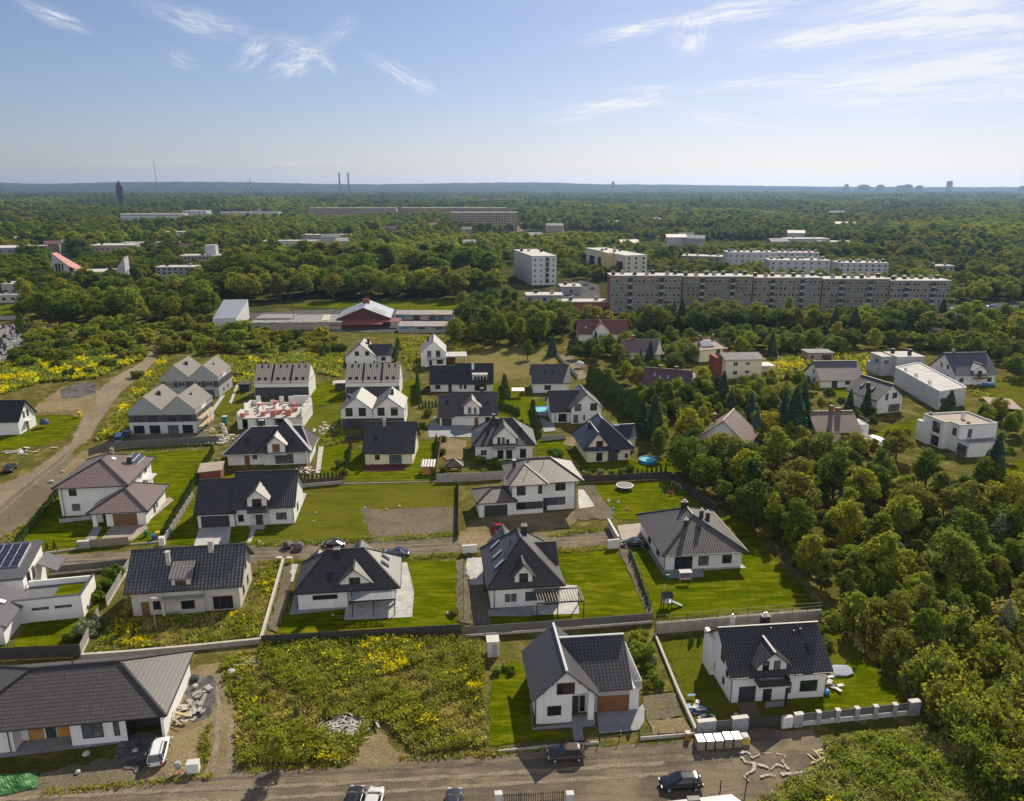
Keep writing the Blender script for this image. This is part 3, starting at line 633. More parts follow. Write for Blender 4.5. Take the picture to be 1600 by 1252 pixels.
# ---- white house with balcony dormer, lower right
h = House('dormer_house', 'white house with dark glossy tile roof, gabled balcony dormer and single garage, beside the wood', (1141, 1099), 6)
h.rm = tile('charcoal_glossy_tile', (.050, .045, .047), .34)
h.gable(0, 11.8, 0, 8.4, 3.9, 38.5, 'x', .6, .55)
h.dormer(4.8, 3.6, -.05, 4.95, 40, 3.6, 3.6, .55)
h.chimney(6.1, 5.6, 6.6, 8.15, 1.0, .7, DARK, 2, CONC); h.chimney(2.2, 6.4, 5.6, 7.7, .5, .5, WHITE); h.pipe(5.9, 3.4, 6.6, 7.7); h.pipe(8.7, 3.0, 6.2, 7.4); h.pipe(9.5, 3.0, 6.2, 7.6)
h.skylight(10.3, 1.7, 3.9, 38.5, w=.8, h=1.4)
h.door('F', 0, .95, 3.05, 2.2, GARD, 'garage_door', lines=4); h.door('F', 0, 4.0, 5.1, 2.15, FRAME_D)
h.win('F', 0, 8.6, 10.8, .95, 2.5, label='wide living room window'); h.win('F', 0, 6.95, 7.5, .9, 2.4)
h.win('F', -.05, 3.6, 4.4, 3.9, 5.55, name='balcony_door'); h.win('F', -.05, 5.0, 5.8, 3.9, 5.55, name='balcony_door')
h.balcony(2.75, 6.5, -1.5, -.05, 3.0, .95, solid=True, slab=CAPW, mat=DARK)
h.bx('pillar', 6.2, 6.45, -1.4, -1.15, 0, 2.8, DARK); h.downpipe(-.05, -.1, 3.7); h.downpipe(11.85, -.1, 3.7)
for t0, t1, z0, z1 in ((2.6, 3.8, 3.6, 5.4), (1.2, 1.9, 2.6, 3.5), (5.4, 6.0, 1.0, 1.9), (2.2, 2.8, .9, 1.9)): h.win('L', 0, t0, t1, z0, z1)
h.bx('lean_to', -.55, .0, 5.6, 8.4, -.2, 5.2, WHITE)
h.finish()
# ---- pyramid roof with pergola
h = House('pyramid_roof_house', 'white house with a tall black pyramid roof, three skylights and a rear-garden pergola', (767, 951), 6.5)
h.rm = T_CHARF
h.body(0, 10.3, 0, 12, 3.75); h.hip(0, 10.3, 0, 12.2, 3.5, 9.0, (5.0, 4.6), (5.0, 7.9), .65)
h.gable(6, 10.6, 5.0, 9.6, 4.2, 42, 'x', .5, .3, walls=True)
h.dormer(4.85, 2.6, -.05, 4.95, 50, 4.6, 3.3, .5)
h.win('F', -.05, 4.2, 5.5, 3.75, 5.5, cols=1, frame=FRAME_D); h.win('F', 0, 2.0, 3.9, .8, 2.35, cols=2, frame=FRAME_W, sill=True); h.bx('stone_cladding', 5.1, 8.0, -.04, 0, .9, 2.4, DGREY)
h.win('F', 0, 8.0, 10.0, .1, 2.4, cols=2, name='patio_door'); kx = 5.5 / 5.65
for y in (2.8, 6.0, 9.4): h.onroof('skylight', (1.6, y, 3.5 + kx * 2.25), (0, 1, 0), (1, 0, kx), .8, 1.9, [DARK, ALU])
h.chimney(5.9, 7.6, 7.4, 9.5, .8, .6, DARK, 3); h.pipe(3.4, 5.2, 6.8, 8.2); h.pipe(3.6, 6.0, 7, 8.3); h.pipe(2.6, 2.2, 5.8, 6.7); h.downpipe(.5, -.1, 3.5)
h.gable(1.0, 5.5, 9.0, 13.5, 4.0, 48, 'y', .4, .4, walls=True)
h.finish(); pyramid = h
m = MB(); X0, X1, Y0, Y1 = 6.2, 13.0, -4.2, -.3
for x in (X0, 9.2, X1):
    for y in (Y0,): m.box(x, x + .14, y, y + .14, 0, 2.7)
m.box(X1, X1 + .14, Y1 - .14, Y1, 0, 2.7)
pg = empty('pergola', h.root.location, h.yaw, 'dark slatted pergola over the paved corner of the pyramid-roofed house', 'pergola')
m.build('post', DARK, pg); m = MB(); m.box(X0, X1 + .14, Y0, Y0 + .14, 2.7, 2.9); m.box(X0, X1 + .14, Y1 - .14, Y1, 2.7, 2.9); m.box(X1, X1 + .14, Y0 + .14, Y1 - .14, 2.7, 2.9); m.build('beam', DARK, pg)
m = MB()
for q in range(16): x = X0 + .25 + q * .42; m.box(x, x + .1, Y0 + .1, Y1 - .1, 2.905, 3.05)
m.build('slat', paint('weathered_slat', (.22, .2, .17), .8, .2), pg)
# ---- hip roof villa with black pergola
h = House('villa', 'white villa with broad black hipped roof, gabled dormer and black glazed pergola above its terrace', (467, 954), 7)
h.rm = T_CHARF
h.body(0, 7.1, 0, 8.6, 3.3); h.body(7.1, 14.2, 1.7, 8.6, 3.3); h.hip(0, 14.3, 0, 8.7, 3.05, 7.4, (4.2, 4.3), (9.6, 4.3), .62)
h.dormer(8.25, 4.3, .15, 3.85, 42, 3.7, 2.9, .6); h.win('F', .15, 7.5, 9.1, 3.15, 4.75, cols=2, frame=FRAME_B); h.win('F', 0, 2.1, 5.7, 1.55, 2.3, cols=2, frame=FRAME_B)
h.win('F', 1.7, 7.5, 9.0, .2, 2.4, name='patio_door'); h.bx('wood_cladding', 9.0, 10.6, 1.66, 1.7, .1, 2.6, WOOD); h.win('F', 1.7, 10.7, 13.6, .2, 2.5, cols=3, name='patio_door'); h.bx('pillar', 13.8, 14.2, .1, .5, -.1, 3.1, WHITE)
h.skylight(4.55, 1.2, 3.05, 41, .62, w=.85, h=1.3); h.chimney(5.6, 3.3, 6.2, 7.9, .9, .5, DARK, 3)
kx = 4.35 / 5.2
for y in (3.4, 5.6): h.onroof('skylight', (12.6, y, 3.05 + kx * 2.3), (0, 1, 0), (-1, 0, kx), .8, 1.4, [DARK, GLASS])
h.pipe(12.2, 7.2, 4.6, 5.6); h.pipe(1.4, 6.8, 4.4, 5.5); h.win('R', 14.2, 2.4, 3.4, .4, 2.2, frame=FRAME_B)
h.gable(7.0, 10.0, 6.0, 11.2, 3.6, 45, 'y', .4, .4, walls=True); h.gable(.4, 3.6, 6.5, 9.6, 3.2, 40, 'y', .4, .3, walls=True)
h.finish()
pg = empty('pergola', h.root.location, h.yaw, 'black steel pergola with glass roof along the villa terrace', 'pergola')
m = MB()
for x in (8.0, 11.0, 14.0): m.box(x, x + .13, -3.0, -2.87, 0, 2.45)
m.build('post', DARK, pg); m = MB(); m.box(7.9, 14.2, -3.0, -2.87, 2.45, 2.62); m.box(7.9, 14.2, 1.5, 1.64, 2.75, 2.92)
for q in range(9): x = 7.95 + q * .76; m.bar((x, -2.9, 2.62), (x, 1.55, 2.9), .08, .1)
m.build('beam', DARK, pg)
g_ = MATS.get('clear') or new_mat('clear_glass')[0]; MATS['clear'] = g_; gb = g_.node_tree.nodes['Principled BSDF']; gb.inputs['Base Color'].default_value = (.8, .85, .88, 1); gb.inputs['Roughness'].default_value = .12; gb.inputs['Alpha'].default_value = .16
m = MB(); m.slab([(7.95, -2.95, 2.69), (14.1, -2.95, 2.69), (14.1, 1.5, 2.97), (7.95, 1.5, 2.97)], .02); m.build('glass_roof', g_, pg)
# ---- unfinished raw plaster house
h = House('unfinished_house', 'unfinished house of raw grey plaster with checkered dark tile roof, standing in tall grass', (209, 963), 8)
h.rm = tile('checker_tile', (.092, .09, .092), .34, .52, .52, 1.2, 1.2, .35); h.wm = RAW
h.gable(0, 15, .0, 9.0, 4.05, 39, 'x', .75, .7); h.body(4.6, 10.0, -.25, .1, 3.6)
m = MB(); m.box(5.8, 8.4, -.1, 3.2, 3.4, 5.7); h.part('dormer', m, RAW); h.win('F', -.1, 6.3, 7.8, 3.7, 5.35, cols=2, frame=FRAME_B)
m = MB(); m.slab([(5.55, -.45, 5.8), (8.7, -.45, 5.8), (8.7, 2.6, 7.0), (5.55, 2.6, 7.0)], .2); h.part('dormer_roof', m, [tile('dormer_tile', (.16, .15, .14), .4, .5, .52, .6, .5), DARK])
h.bx('porch_slab', 4.4, 10.2, -1.5, -.26, 2.75, 2.98, CONC); h.bx('pillar', 4.5, 4.8, -1.4, -1.1, 0, 2.75, RAW)
h.door('F', 0, 1.2, 2.3, 2.2, WOOD); h.win('F', 0, 2.8, 3.9, .8, 2.2, frame=FRAME_B); h.win('F', -.25, 6.8, 8.7, .7, 2.2, frame=FRAME_B); h.win('F', 0, 11.2, 14.0, .2, 2.3, cols=3, frame=FRAME_B)
for t0, t1, z0, z1 in ((2.2, 3.2, .9, 2.3), (5.4, 6.4, .9, 2.3), (2.6, 3.6, 3.7, 5.1), (5.0, 6.0, 3.7, 5.1)): h.win('R', 15, t0, t1, z0, z1, frame=FRAME_B)
h.chimney(4.9, 2.6, 6, 8.6, .55, .55, CONCL, 0, CONCL); h.chimney(10.7, 3.9, 6.8, 9.3, .7, .6, CONCL, 0, CONCL); h.finish()
# ---- hip bungalow right of centre
h = House('hip_bungalow', 'cream-white bungalow with large ribbed grey hipped roof and four chimneys on a wide lawn', (1038, 892), 6)
h.rm = tile('ribbed_grey_tile', (.088, .078, .072), .40, .42, .44, 1.0, .9); h.wm = OFFW
h.body(0, 12.9, 0, 14.8, 3.3); h.hip(0, 12.9, 0, 14.9, 3.05, 7.2, (6.2, 5.6), (6.2, 8.6), .75)
h.win('F', 0, 1.6, 4.6, .15, 2.35, cols=3, name='patio_door'); h.win('F', 0, 5.6, 7.3, .6, 2.3, cols=2); h.win('F', 0, 9.6, 11.2, .8, 2.3, cols=2)
h.chimney(4.5, 3.9, 5.4, 7.0, .6, .5, DARK, 1); h.chimney(7.7, 5.6, 6.4, 7.8, .6, .5, DARK, 1); h.chimney(9.2, 6.6, 5.4, 6.9, .6, .5, DARK, 1); h.chimney(5.9, 9.2, 6.6, 7.9, 1.1, .5, DARK, 2)
h.skylight(6.6, 3.2, 3.05, 33.5, .75, w=.5, h=.6); h.win('L', 0, 3, 4.6, .8, 2.2); h.win('L', 0, 8, 9.6, .8, 2.2); h.downpipe(-.05, -.1, 3.1); h.finish()
# ---- garage + gable house, left centre
h = House('garage_house', 'white house with dark blue-grey tiles, pale-sided dormer and lower double garage wing beside hedged lawn', (369, 822), 6)
h.rm = tile('blue_grey_tile', (.054, .049, .050), .38)
h.gable(0, 10.4, 0, 10.9, 3.6, 39, 'x', .65, .6); h.gable(-6.6, .0, -.3, 9.3, 2.95, 41, 'x', .6, .5)
h.dormer(4.15, 3.4, -.3, 5.1, 43, 4.2, 3.4, .6, rm=h.rm); h.win('F', -.3, 3.3, 5.0, 3.75, 5.3, cols=2, name='balcony_door')
h.balcony(2.5, 6.0, -1.5, -.3, 2.9, .9, solid=True, slab=CAPW, mat=DGREY); h.door('F', -.3, -6.0, -1.0, 2.3, GARD, 'garage_door', lines=5)
h.win('F', 0, .5, 1.5, .8, 2.2); h.door('F', .0, 3.6, 4.9, 2.3, GARD); h.win('F', 0, 7.3, 9.2, .9, 2.3, cols=2); h.bx('stone_cladding', 2.6, 3.5, -.05, 0, .05, 2.7, LGREY); h.bx('stone_cladding', 5.0, 6.2, -.05, 0, .05, 2.7, LGREY)
h.win('R', 10.4, 4, 5.4, .6, 2.2); h.downpipe(.0, -.36, 2.9); h.downpipe(10.45, -.1, 3.4); h.downpipe(-6.65, -.4, 2.8); h.pipe(6, 5.0, 7.6, 8.6); h.finish()
# ---- two hip villa far left
h = House('hip_villa', 'white two-storey villa with pinkish-grey hipped tiles and solar panels, inside the hedged lawn', (101, 810), 7)
h.rm = T_RUST
h.body(-.8, 11.2, 1.0, 15.4, 6.15); h.hip(-.8, 11.2, 1.0, 15.4, 5.95, 9.3, (5.4, 6.2), (5.4, 9.6), .8)
h.body(11.0, 16.3, -4.9, 6.6, 3.15); h.body(9.4, 11.0, -4.9, 3.0, 3.15); h.body(7.0, 7.7, -4.9, -4.3, 3.1); h.body(7.0, 9.4, -2.8, 2, 3.1)
h.hip(6.9, 16.3, -4.9, 6.8, 2.95, 5.7, (11.7, -.6), (11.7, 2.6), .65)
h.win('F', 1.0, 1.0, 2.4, 4.0, 5.4, cols=2, frame=FRAME_B); h.win('F', 1.0, 1.2, 2.6, 1.0, 2.4, cols=2, frame=FRAME_B); h.win('F', 1.0, 5.4, 6.3, 1.2, 2.4, frame=FRAME_B)
h.door('F', -4.9, 10.6, 14.8, 2.4, WOOD, 'garage_door', lines=4); h.door('F', -2.8, 8.0, 9.1, 2.3, GARD)
for a, z in ((8.2, 4.1), (11.4, 4.1), (11.4, .4)): h.win('R', 11.2, a, a + 1.4, z, z + 1.5, frame=FRAME_B)
h.win('R', 16.3, -.6, .4, .3, 2.3, frame=FRAME_B, name='side_door'); h.win('R', 16.3, 1.0, 1.8, .8, 2.2, frame=FRAME_B); h.bx('balcony', 11.2, 12.8, 10, 13.6, 3.1, 3.3, LGREY); h.bx('pillar', 12.5, 12.8, 10, 10.3, 0, 3.1, WHITE)
h.chimney(9.5, 9.2, 6.2, 8.6, .8, .7, DARK, 1); h.chimney(6.0, 10.4, 8.4, 10, .5, .5, CONC, 1); h.downpipe(-.2, .8, 6); kx = 3.35 / 6.6
h.onroof('solar_panel', (9.6, 12.1, 5.95 + kx * 2.4), (0, 1, 0), (-1, 0, kx), 5.2, 2.2, [ALU, SOLAR], grid=(4, 2)); h.onroof('solar_panel', (9.2, 7.9 + 7.0, 5.95 + kx * 1.6), (0, 1, 0), (-1, 0, kx), 1.6, 1.2, [ALU, SOLAR], grid=(2, 1)); h.onroof('skylight', (6.8, 8.6, 8.5), (0, 1, 0), (-1, 0, kx), 1.0, .9, [DARK, ALU])
h.finish()
# ---- modern two-storey with taupe roof
h = House('modern_villa', 'white two-storey modern villa with beige-grey hipped roofs and dark cladding bands, behind the red car', (800, 805), 9)
h.rm = T_TAUPE
h.body(0, 6.0, 0, 10, 6.45); h.body(6.0, 12.6, 1.2, 10, 6.45)
h.hip(.3, 13, .4, 10.3, 6.3, 9.3, (4.5, 5.4), (8.5, 5.4), .8); 
A_ = [(-.75, -1.0, 6.32), (6.9, -1.0, 6.32), (3.1, 4.0, 8.75)]; h.roof.slab(A_, .2); h.roof.slab([(6.9, -1.0, 6.32), (6.9, 3.0, 6.5), (4.2, 5.2, 9.1), (3.1, 4.0, 8.75)], .2); h.roof.slab([(-.75, -1.0, 6.32), (3.1, 4.0, 8.75), (4.2, 5.2, 9.15), (-.6, 7.0, 6.35)], .2)
h.roof.bar(A_[0], A_[2], .26, .12, 1); h.roof.bar(A_[1], A_[2], .26, .12, 1)
h.body(-6.3, 0, -.2, 6.0, 3.2); h.hip(-6.3, .2, -.2, 6.0, 3.1, 5.0, (-3.2, 2.6), (-1.6, 2.6), .65)
h.door('F', -.2, -5.3, -.9, 2.35, GARD, 'garage_door', lines=5)
h.win('F', 0, .9, 2.6, 3.9, 6.0, cols=2); h.win('F', 0, 5.0, 5.8, 4.0, 6.0); h.win('F', 1.2, 8.6, 10.6, 3.9, 6.0, cols=2); h.win('F', 0, .8, 2.5, 1.0, 2.5, cols=2); h.bx('dark_cladding', 2.5, 5.95, -.04, 0, 1.0, 2.5, DGREY); h.bx('dark_cladding', 6.1, 8.8, 1.16, 1.2, 1.0, 2.6, DGREY); h.win('F', 1.2, 8.8, 10.6, 1.0, 2.6, cols=2); h.door('F', 1.2, 6.1, 7.0, 2.4, GARD)
h.chimney(1.3, 5.6, 7.4, 9.0, .6, .6, DARK, 1, CAPW); h.pipe(6.8, 3.9, 8.3, 9.0, .05); h.pipe(3.2, 1.8, 7.6, 8.3, .05); h.downpipe(-.1, -.1, 6.2); h.downpipe(12.5, 1.1, 6.2)
h.win('R', 12.6, 3.5, 5, 1, 2.4); h.finish()
# ---- hip house with brown door dormer
h = House('hip_house', 'white house with navy-grey tiled roof, brown arched dormer door and cluttered back terrace', (362, 745), 6)
h.rm = T_CHAR; h.cap = LGREY
h.body(-2.4, 15.6, 7.2, 15.8, 3.4); h.body(5.5, 15.6, 6.6, 7.2, 3.4); h.hip(-2.4, 15.6, 6.6, 15.6, 3.0, 7.7, (2.4, 11.1), (13.6, 11.1), .75)
h.roof.slab([(4.0, 6.0, 3.3), (16.1, 6.0, 3.3), (9.8, 11.6, 9.1)], .2); h.roof.slab([(16.1, 6.0, 3.3), (16.1, 8, 3.6), (10.2, 12.6, 9.1), (9.8, 11.6, 9.1)], .2); h.roof.slab([(4.0, 6.0, 3.3), (9.8, 11.6, 9.1), (10.2, 13.4, 9.0), (4.2, 9, 3.5)], .2)
h.roof.bar((16.1, 6.0, 3.36), (9.8, 11.6, 9.16), .6, .14, 1); h.roof.bar((4.0, 6.0, 3.36), (9.8, 11.6, 9.16), .2, .1, 0)
h.dormer(8.6, 3.7, 5.7, 4.9, 42, 9.0, 3.2, .6, rm=T_WHITE if False else h.rm); h.win('F', 5.7, 7.8, 9.4, 3.3, 5.2, frame=WOOD, glass=WOOD, name='balcony_door'); h.balcony(6.4, 11, 4.6, 5.65, 3.1, .3, slab=CAPW)
h.door('F', 7.2, 1.2, 2.3, 2.2, WOOD); h.win('F', 7.2, 3.0, 4.0, 1.2, 2.3, frame=WOOD); h.win('F', 6.6, 8, 12, .2, 2.5, cols=4, frame=WOOD, name='patio_door'); h.bx('pillar', 14.9, 15.3, 5.9, 6.3, 0, 3.2, WHITE)
h.chimney(4.6, 11.6, 7.0, 9.0, 1.0, .7, DARK, 2, CAPW); h.skylight(1.9, 8.2, 3.0, 46, .75, 6.6, .8, 1.2); h.skylight(11.8, 7.8, 3.3, 46, .6, 6.6, .8, 1.2); h.finish()
# ---- cream house with plain gable
h = House('cream_house', 'pale cream house under a plain dark tiled gable roof, beside a small wooden shed', (571, 726), 0.5)
h.rm = T_CHAR; h.wm = LEMON
h.gable(0, 10.6, 0, 12.0, 2.85, 39, 'x', .6, .6); h.chimney(3.8, 5.2, 6.9, 8.9, .6, .6, CONC, 1); h.skylight(2.2, 2.6, 2.85, 39, w=.8, h=1.3)
h.win('F', 0, 5.4, 8.2, .2, 2.3, cols=3, name='patio_door'); h.win('F', 0, 2.2, 3.3, 1.1, 2.3); h.bx('pillar', .6, 1.0, -.6, -.2, 0, 2.8, LEMON); h.pipe(4.5, 5.6, 7.3, 8.3); h.finish()
# ---- hip with central gable
h = House('balcony_house', 'white house with striped dark hipped roof and central gable over a balcony, behind two bushes', (743, 718), 3)
h.rm = T_CHARF
h.body(0, 13, 0, 10.8, 3.75); h.hip(0, 13, 0, 10.8, 3.55, 8.1, (4.2, 5.4), (8.9, 5.4), .9); h.dormer(6.6, 5.2, -.5, 4.9, 44, 4.6, -.2, .6)
h.win('F', -.5, 5.0, 5.7, 3.3, 5.4, name='balcony_door'); h.win('F', -.5, 6.0, 6.7, 3.3, 5.4, name='balcony_door'); h.win('F', -.5, 7.0, 7.7, 3.3, 4.9); h.balcony(4.1, 9.1, -1.9, -.5, 3.0, .9, mat=CONC, slab=CONC)
h.win('F', 0, 1.2, 2.6, .9, 2.3, cols=2, frame=FRAME_W); h.win('F', -.5, 5.0, 6.4, .2, 2.3, name='patio_door'); h.win('F', -.5, 7.0, 8.4, .2, 2.3, name='patio_door'); h.win('F', .0, 10.2, 11.6, .2, 2.4, name='patio_door')
h.chimney(4.3, 4.9, 7.3, 9.2, .6, .6, DARK, 1); h.chimney(5.2, 3.6, 6.4, 8.6, .6, .5, DARK, 2); h.skylight(2.9, 2.0, 3.55, 40, .9, w=.7, h=1.2); h.skylight(10.6, 2.2, 3.55, 40, .9, w=.7, h=1.2)
h.onroof('skylight', (.9, 5.6, 3.55 + .9 * 1.7), (0, 1, 0), (1, 0, .9), .8, 1.4, [DARK, ALU]); h.finish()
# ---- navy roof house
h = House('navy_roof_house', 'cream house under a large navy-blue roof with small blue balcony, beside the round pool', (916, 722), 8)
h.rm = T_NAVY; h.wm = CREAM; h.cap = T_NAVY
h.body(0, 10.2, 0, 11.6, 3.3); h.hip(0, 10.2, 0, 11.6, 3.0, 8.9, (4.5, 3.6), (4.7, 8.4), .85)
zr = h.gable(.2, 4.8, -.35, 5, 3.3, 52, 'y', .7, .5, yback=6.5); h.win('F', -.35, 2.1, 3.7, 3.2, 5.0, frame=FRAME_B); h.balcony(1.6, 4.5, -1.4, -.35, 2.8, .25, slab=paint('blue_slab', (.3, .42, .6)))
h.win('F', -.35, 2.2, 3.6, .2, 2.3, name='patio_door'); h.win('F', 0, 9.0, 9.7, .5, 1.6); h.gable(8.5, 13.2, 6.0, 11.0, 3.4, 40, 'x', .4, .3)
h.roof.slab([(5.0, -.7, 3.0), (7.6, -.7, 2.2), (7.6, 1.2, 4.2), (5.0, 1.2, 4.6)], .2); h.bx('dark_cladding', 5.1, 7.2, -.3, .0, 0, 2.6, DGREY)
h.chimney(1.9, 5.6, 5.6, 7.6, .6, .6, DARK, 2); h.onroof('skylight', (1.9, 3.3, 3.0 + 1.1 * 2.6), (0, 1, 0), (1, 0, 1.1), .8, 1.4, [DARK, ALU]); h.onroof('skylight', (2.6, 7.6, 3.0 + 1.1 * 3.3), (0, 1, 0), (1, 0, 1.1), .8, 1.3, [DARK, ALU]); h.skylight(7.6, 2.8, 3.0, 51, .85, w=1.2, h=.4, mats=[ALU, ALU]); h.finish()
# ---- brown roof with dormer, middle
h = House('brown_roof_house', 'white house with dull brown gable roof, lower garage wing and peaked balcony dormer', (708, 665), 2)
h.rm = T_BROWN if False else tile('dull_brown_tile', (.085, .072, .068), .45, .3, .36, .4, 1.0)
h.gable(0, 11.2, 0, 10.2, 2.9, 40, 'x', .6, .5); h.gable(-3.4, 0, -.4, 9.0, 2.7, 40, 'x', .6, .5); h.dormer(4.9, 4.0, -.3, 5.0, 42, 4.6, -.2, .6)
h.win('F', -.3, 4.0, 4.8, 3.3, 5.0); h.win('F', -.3, 5.4, 6.2, 2.9, 5.0, name='balcony_door', frame=FRAME_W); h.balcony(3.4, 6.6, -1.0, -.3, 2.7, .8, mat=OFFW, slab=OFFW); h.door('F', -.4, -2.9, -.3, 2.2, GARD, 'garage_door'); h.door('F', -.3, 5.6, 6.6, 2.2, WOOD); h.win('F', 0, 3.0, 3.6, .8, 2.2); h.win('F', 0, 8.4, 9.8, .9, 2.2)
h.chimney(7.6, 5.2, 6.9, 8.6, .9, .6, DARK, 1); h.skylight(-1.6, 2.4, 2.7, 40, .6, -.4, .8, 1.2); h.skylight(9.0, 2.2, 2.9, 40, w=.8, h=1.2); h.finish()
# ---- L-shaped with side gable
h = House('twin_gable_house', 'white house with dark cross roof and two tall black windows in its gable, behind driveway', (863, 663), 6)
h.rm = T_CHARF
h.gable(0, 9.5, 1.2, 10.4, 3.2, 40, 'x', .6, .5); h.gable(5.0, 13.0, 0, 9.5, 4.1, 41, 'y', .6, .5)
h.win('F', 0, 5.9, 7.6, 3.4, 5.4, cols=2); h.win('F', 0, 10.0, 11.8, 3.4, 5.4, cols=2); h.win('F', 1.2, 1.8, 4.0, .2, 2.4, cols=2, name='patio_door'); h.win('F', 0, 5.6, 6.8, .2, 2.4, name='patio_door'); h.win('F', 0, 8.2, 8.7, .8, 2.3); h.downpipe(.9, 1.1, 3.1); h.finish()
# ---- small gable with pool
h = House('small_gable_house', 'small white house with plain mauve-grey gable roof and two skylights, behind the framed pool', (833, 614), 3)
h.rm = tile('mauve_grey_tile', (.08, .068, .066), .45, .3, .36, .4, 1.0)
h.gable(0, 11.0, 0, 10.0, 3.15, 39, 'x', .6, .5); h.win('F', 0, 3.4, 5.4, .9, 2.3, cols=2); h.skylight(4.0, 2.6, 3.15, 39, w=.8, h=1.3); h.skylight(6.4, 2.6, 3.15, 39, w=.8, h=1.3); h.pipe(4.4, 4.6, 6.4, 8); h.pipe(9.5, 4.6, 6.4, 8); h.finish()
# ---- dark long terrace
h = House('long_terrace_house', 'long low white house with nearly black roof, white chimney and wide flat dormer', (674, 612), 1)
h.rm = tile('near_black_tile', (.035, .032, .033), .45, .33, .36, .3, 1.0)
h.gable(7.2, 18.6, 0, 10.8, 2.5, 40, 'x', .6, .4); h.gable(-.2, 7.2, -.2, 9.2, 2.6, 40, 'x', .6, .4)
m = MB(); m.box(12.6, 17.0, .6, 5, 2.6, 5.0); h.part('dormer', m, OFFW); m = MB(); m.box(12.4, 17.2, .3, 5.1, 5.0, 5.25); h.part('dormer_roof', m, FLATL)
for q in range(4): h.win('F', .6, 13.0 + q * 1.0, 13.8 + q * 1.0, 3.4, 4.6)
for x in (3.5, 4.7, 9.2, 11.2): h.skylight(x, 2.6, 2.6, 40, w=.8, h=1.2)
h.chimney(12.6, 3.9, 5.6, 7.6, .7, .7, WHITE, 1); h.win('F', -.2, 1.2, 2.8, .8, 2.1); h.win('F', 0, 8.6, 9.4, .8, 2.1); h.win('F', 0, 9.9, 10.7, .8, 2.1); h.door('F', -.2, 5.2, 6.3, 2.2, GARD); h.win('F', 0, 13.2, 16.8, .2, 2.2, cols=4, name='patio_door'); h.finish()
# ---- twin white gables
h = House('semi_detached_house', 'white semi-detached pair with twin front gables, grey slate roof and dark ground floor', (534, 668), 3)
h.rm = T_GREY2; h.wall.box(0, 16.2, 0, 10.4, -.2, 2.4)
for x0 in (0, 8.2):
    h.gable(x0, x0 + 8.0, -.05 if x0 else 0, 10.6, 4.85, 38, 'y', .1 if False else .15, .3, walls=2.3)
    h.win('F', -.05, x0 + 1.2, x0 + 3.0, 3.0, 5.2, cols=2); h.win('F', -.05, x0 + 4.6, x0 + 6.4, 3.0, 5.2, cols=2)
h.bx('dark_cladding', .1, 16.1, -.1, -.001, 0, 2.35, DGREY); h.door('F', -.1, 2.0, 5.0, 2.2, GARD, 'garage_door'); h.door('F', -.1, 10.8, 13.8, 2.2, GARD, 'garage_door')
h.chimney(12.9, 4.5, 7.4, 8.9, .7, .6, DARK, 1); h.chimney(1.6, 5, 5.8, 7.4, .5, .5, DARK, 1); h.win('R', 16.2, 3, 4.2, 3.2, 4.8); h.finish()
# ---- unfinished block walls
h = House('building_shell', 'half-built house of pale blocks with open upper walls and pink blocks stacked on its slab', (372, 671), 3)
h.wm = BLOCK; X1, D1 = 16.5, 13.0
for a, c in ((0, 1.2), (2.6, 4.4), (7.0, 9.0), (12.2, 16.5)): h.wall.box(a, c, 0, .3, -.2, 2.7)
h.wall.box(0, .3, .3, D1, -.2, 2.7); h.wall.box(X1 - .3, X1, .3, D1, -.2, 2.7); h.wall.box(.3, X1 - .3, D1 - .3, D1, -.2, 2.7); h.wall.box(4.4, 4.7, .3, D1 - .3, -.2, 2.7); h.wall.box(9, 9.3, .3, D1 - .3, -.2, 2.7)
m = MB(); m.box(-.15, X1 + .15, -.15, D1 + .15, 2.7, 3.0); h.part('floor_slab', m, CONCL)
m = MB(); rr = random.Random(3)
for q in range(10):
    y = q * 1.3; hh = rr.choice((.6, 1.3, 2.0, 1.3)); m.box(.0, .3, y, y + 1.25, 3, 3 + hh); m.box(X1 - .3, X1, y, y + 1.25, 3, 3 + rr.choice((1.2, 1.8, 2.4)))
for q in range(13): x = .4 + q * 1.24; m.box(x, x + 1.1, D1 - .3, D1, 3, 3 + rr.choice((.5, 1.2, 2.2, 2.4)))
for x, y, l in ((4.4, 4, 3), (8.2, 6, 3.5), (11.5, 3.4, 2.5)): m.box(x, x + .25, y, y + l, 3, 4.4)
h.part('upper_wall', m, BLOCK)
h.finish()
for q, (x, y) in enumerate([(1.2, 1.0), (1.6, 3.6), (4.0, 8.0), (6.0, 2.2), (6.6, 5.2), (8.9, 1.0), (9.8, 3.6), (10.5, 7.4), (12.6, 1.6), (13.4, 5.4), (3.2, 10.2), (7.6, 10.2), (12.4, 10.0)]):
    pk = q % 3 != 1; m = MB(); m.box(-.6, .6, -.5, .5, .12, .12 + (.9 + .3 * (q % 3))); o = empty('block_pallet', h.root.matrix_world @ Vector((0, 0, 0)), 0)
    hc, hs = math.cos(h.yaw), math.sin(h.yaw); o.location = (h.A.x + x * hc - y * hs, h.A.y + x * hs + y * hc, 3.0); o.rotation_euler = (0, 0, h.yaw + .1 * q)
    tag(o, 'pallet of pink blocks on the slab of the half-built house' if pk else 'pallet of white blocks on the slab of the half-built house', 'pallet', 'block pallets on the half-built house')
    m.build('block_stack', PINK if pk else BLOCK, o); m = MB()
    for y_ in (-.45, -.05, .35): m.box(-.6, .6, y_, y_ + .1, 0, .12)
    m.build('pallet_base', PALEW, o)
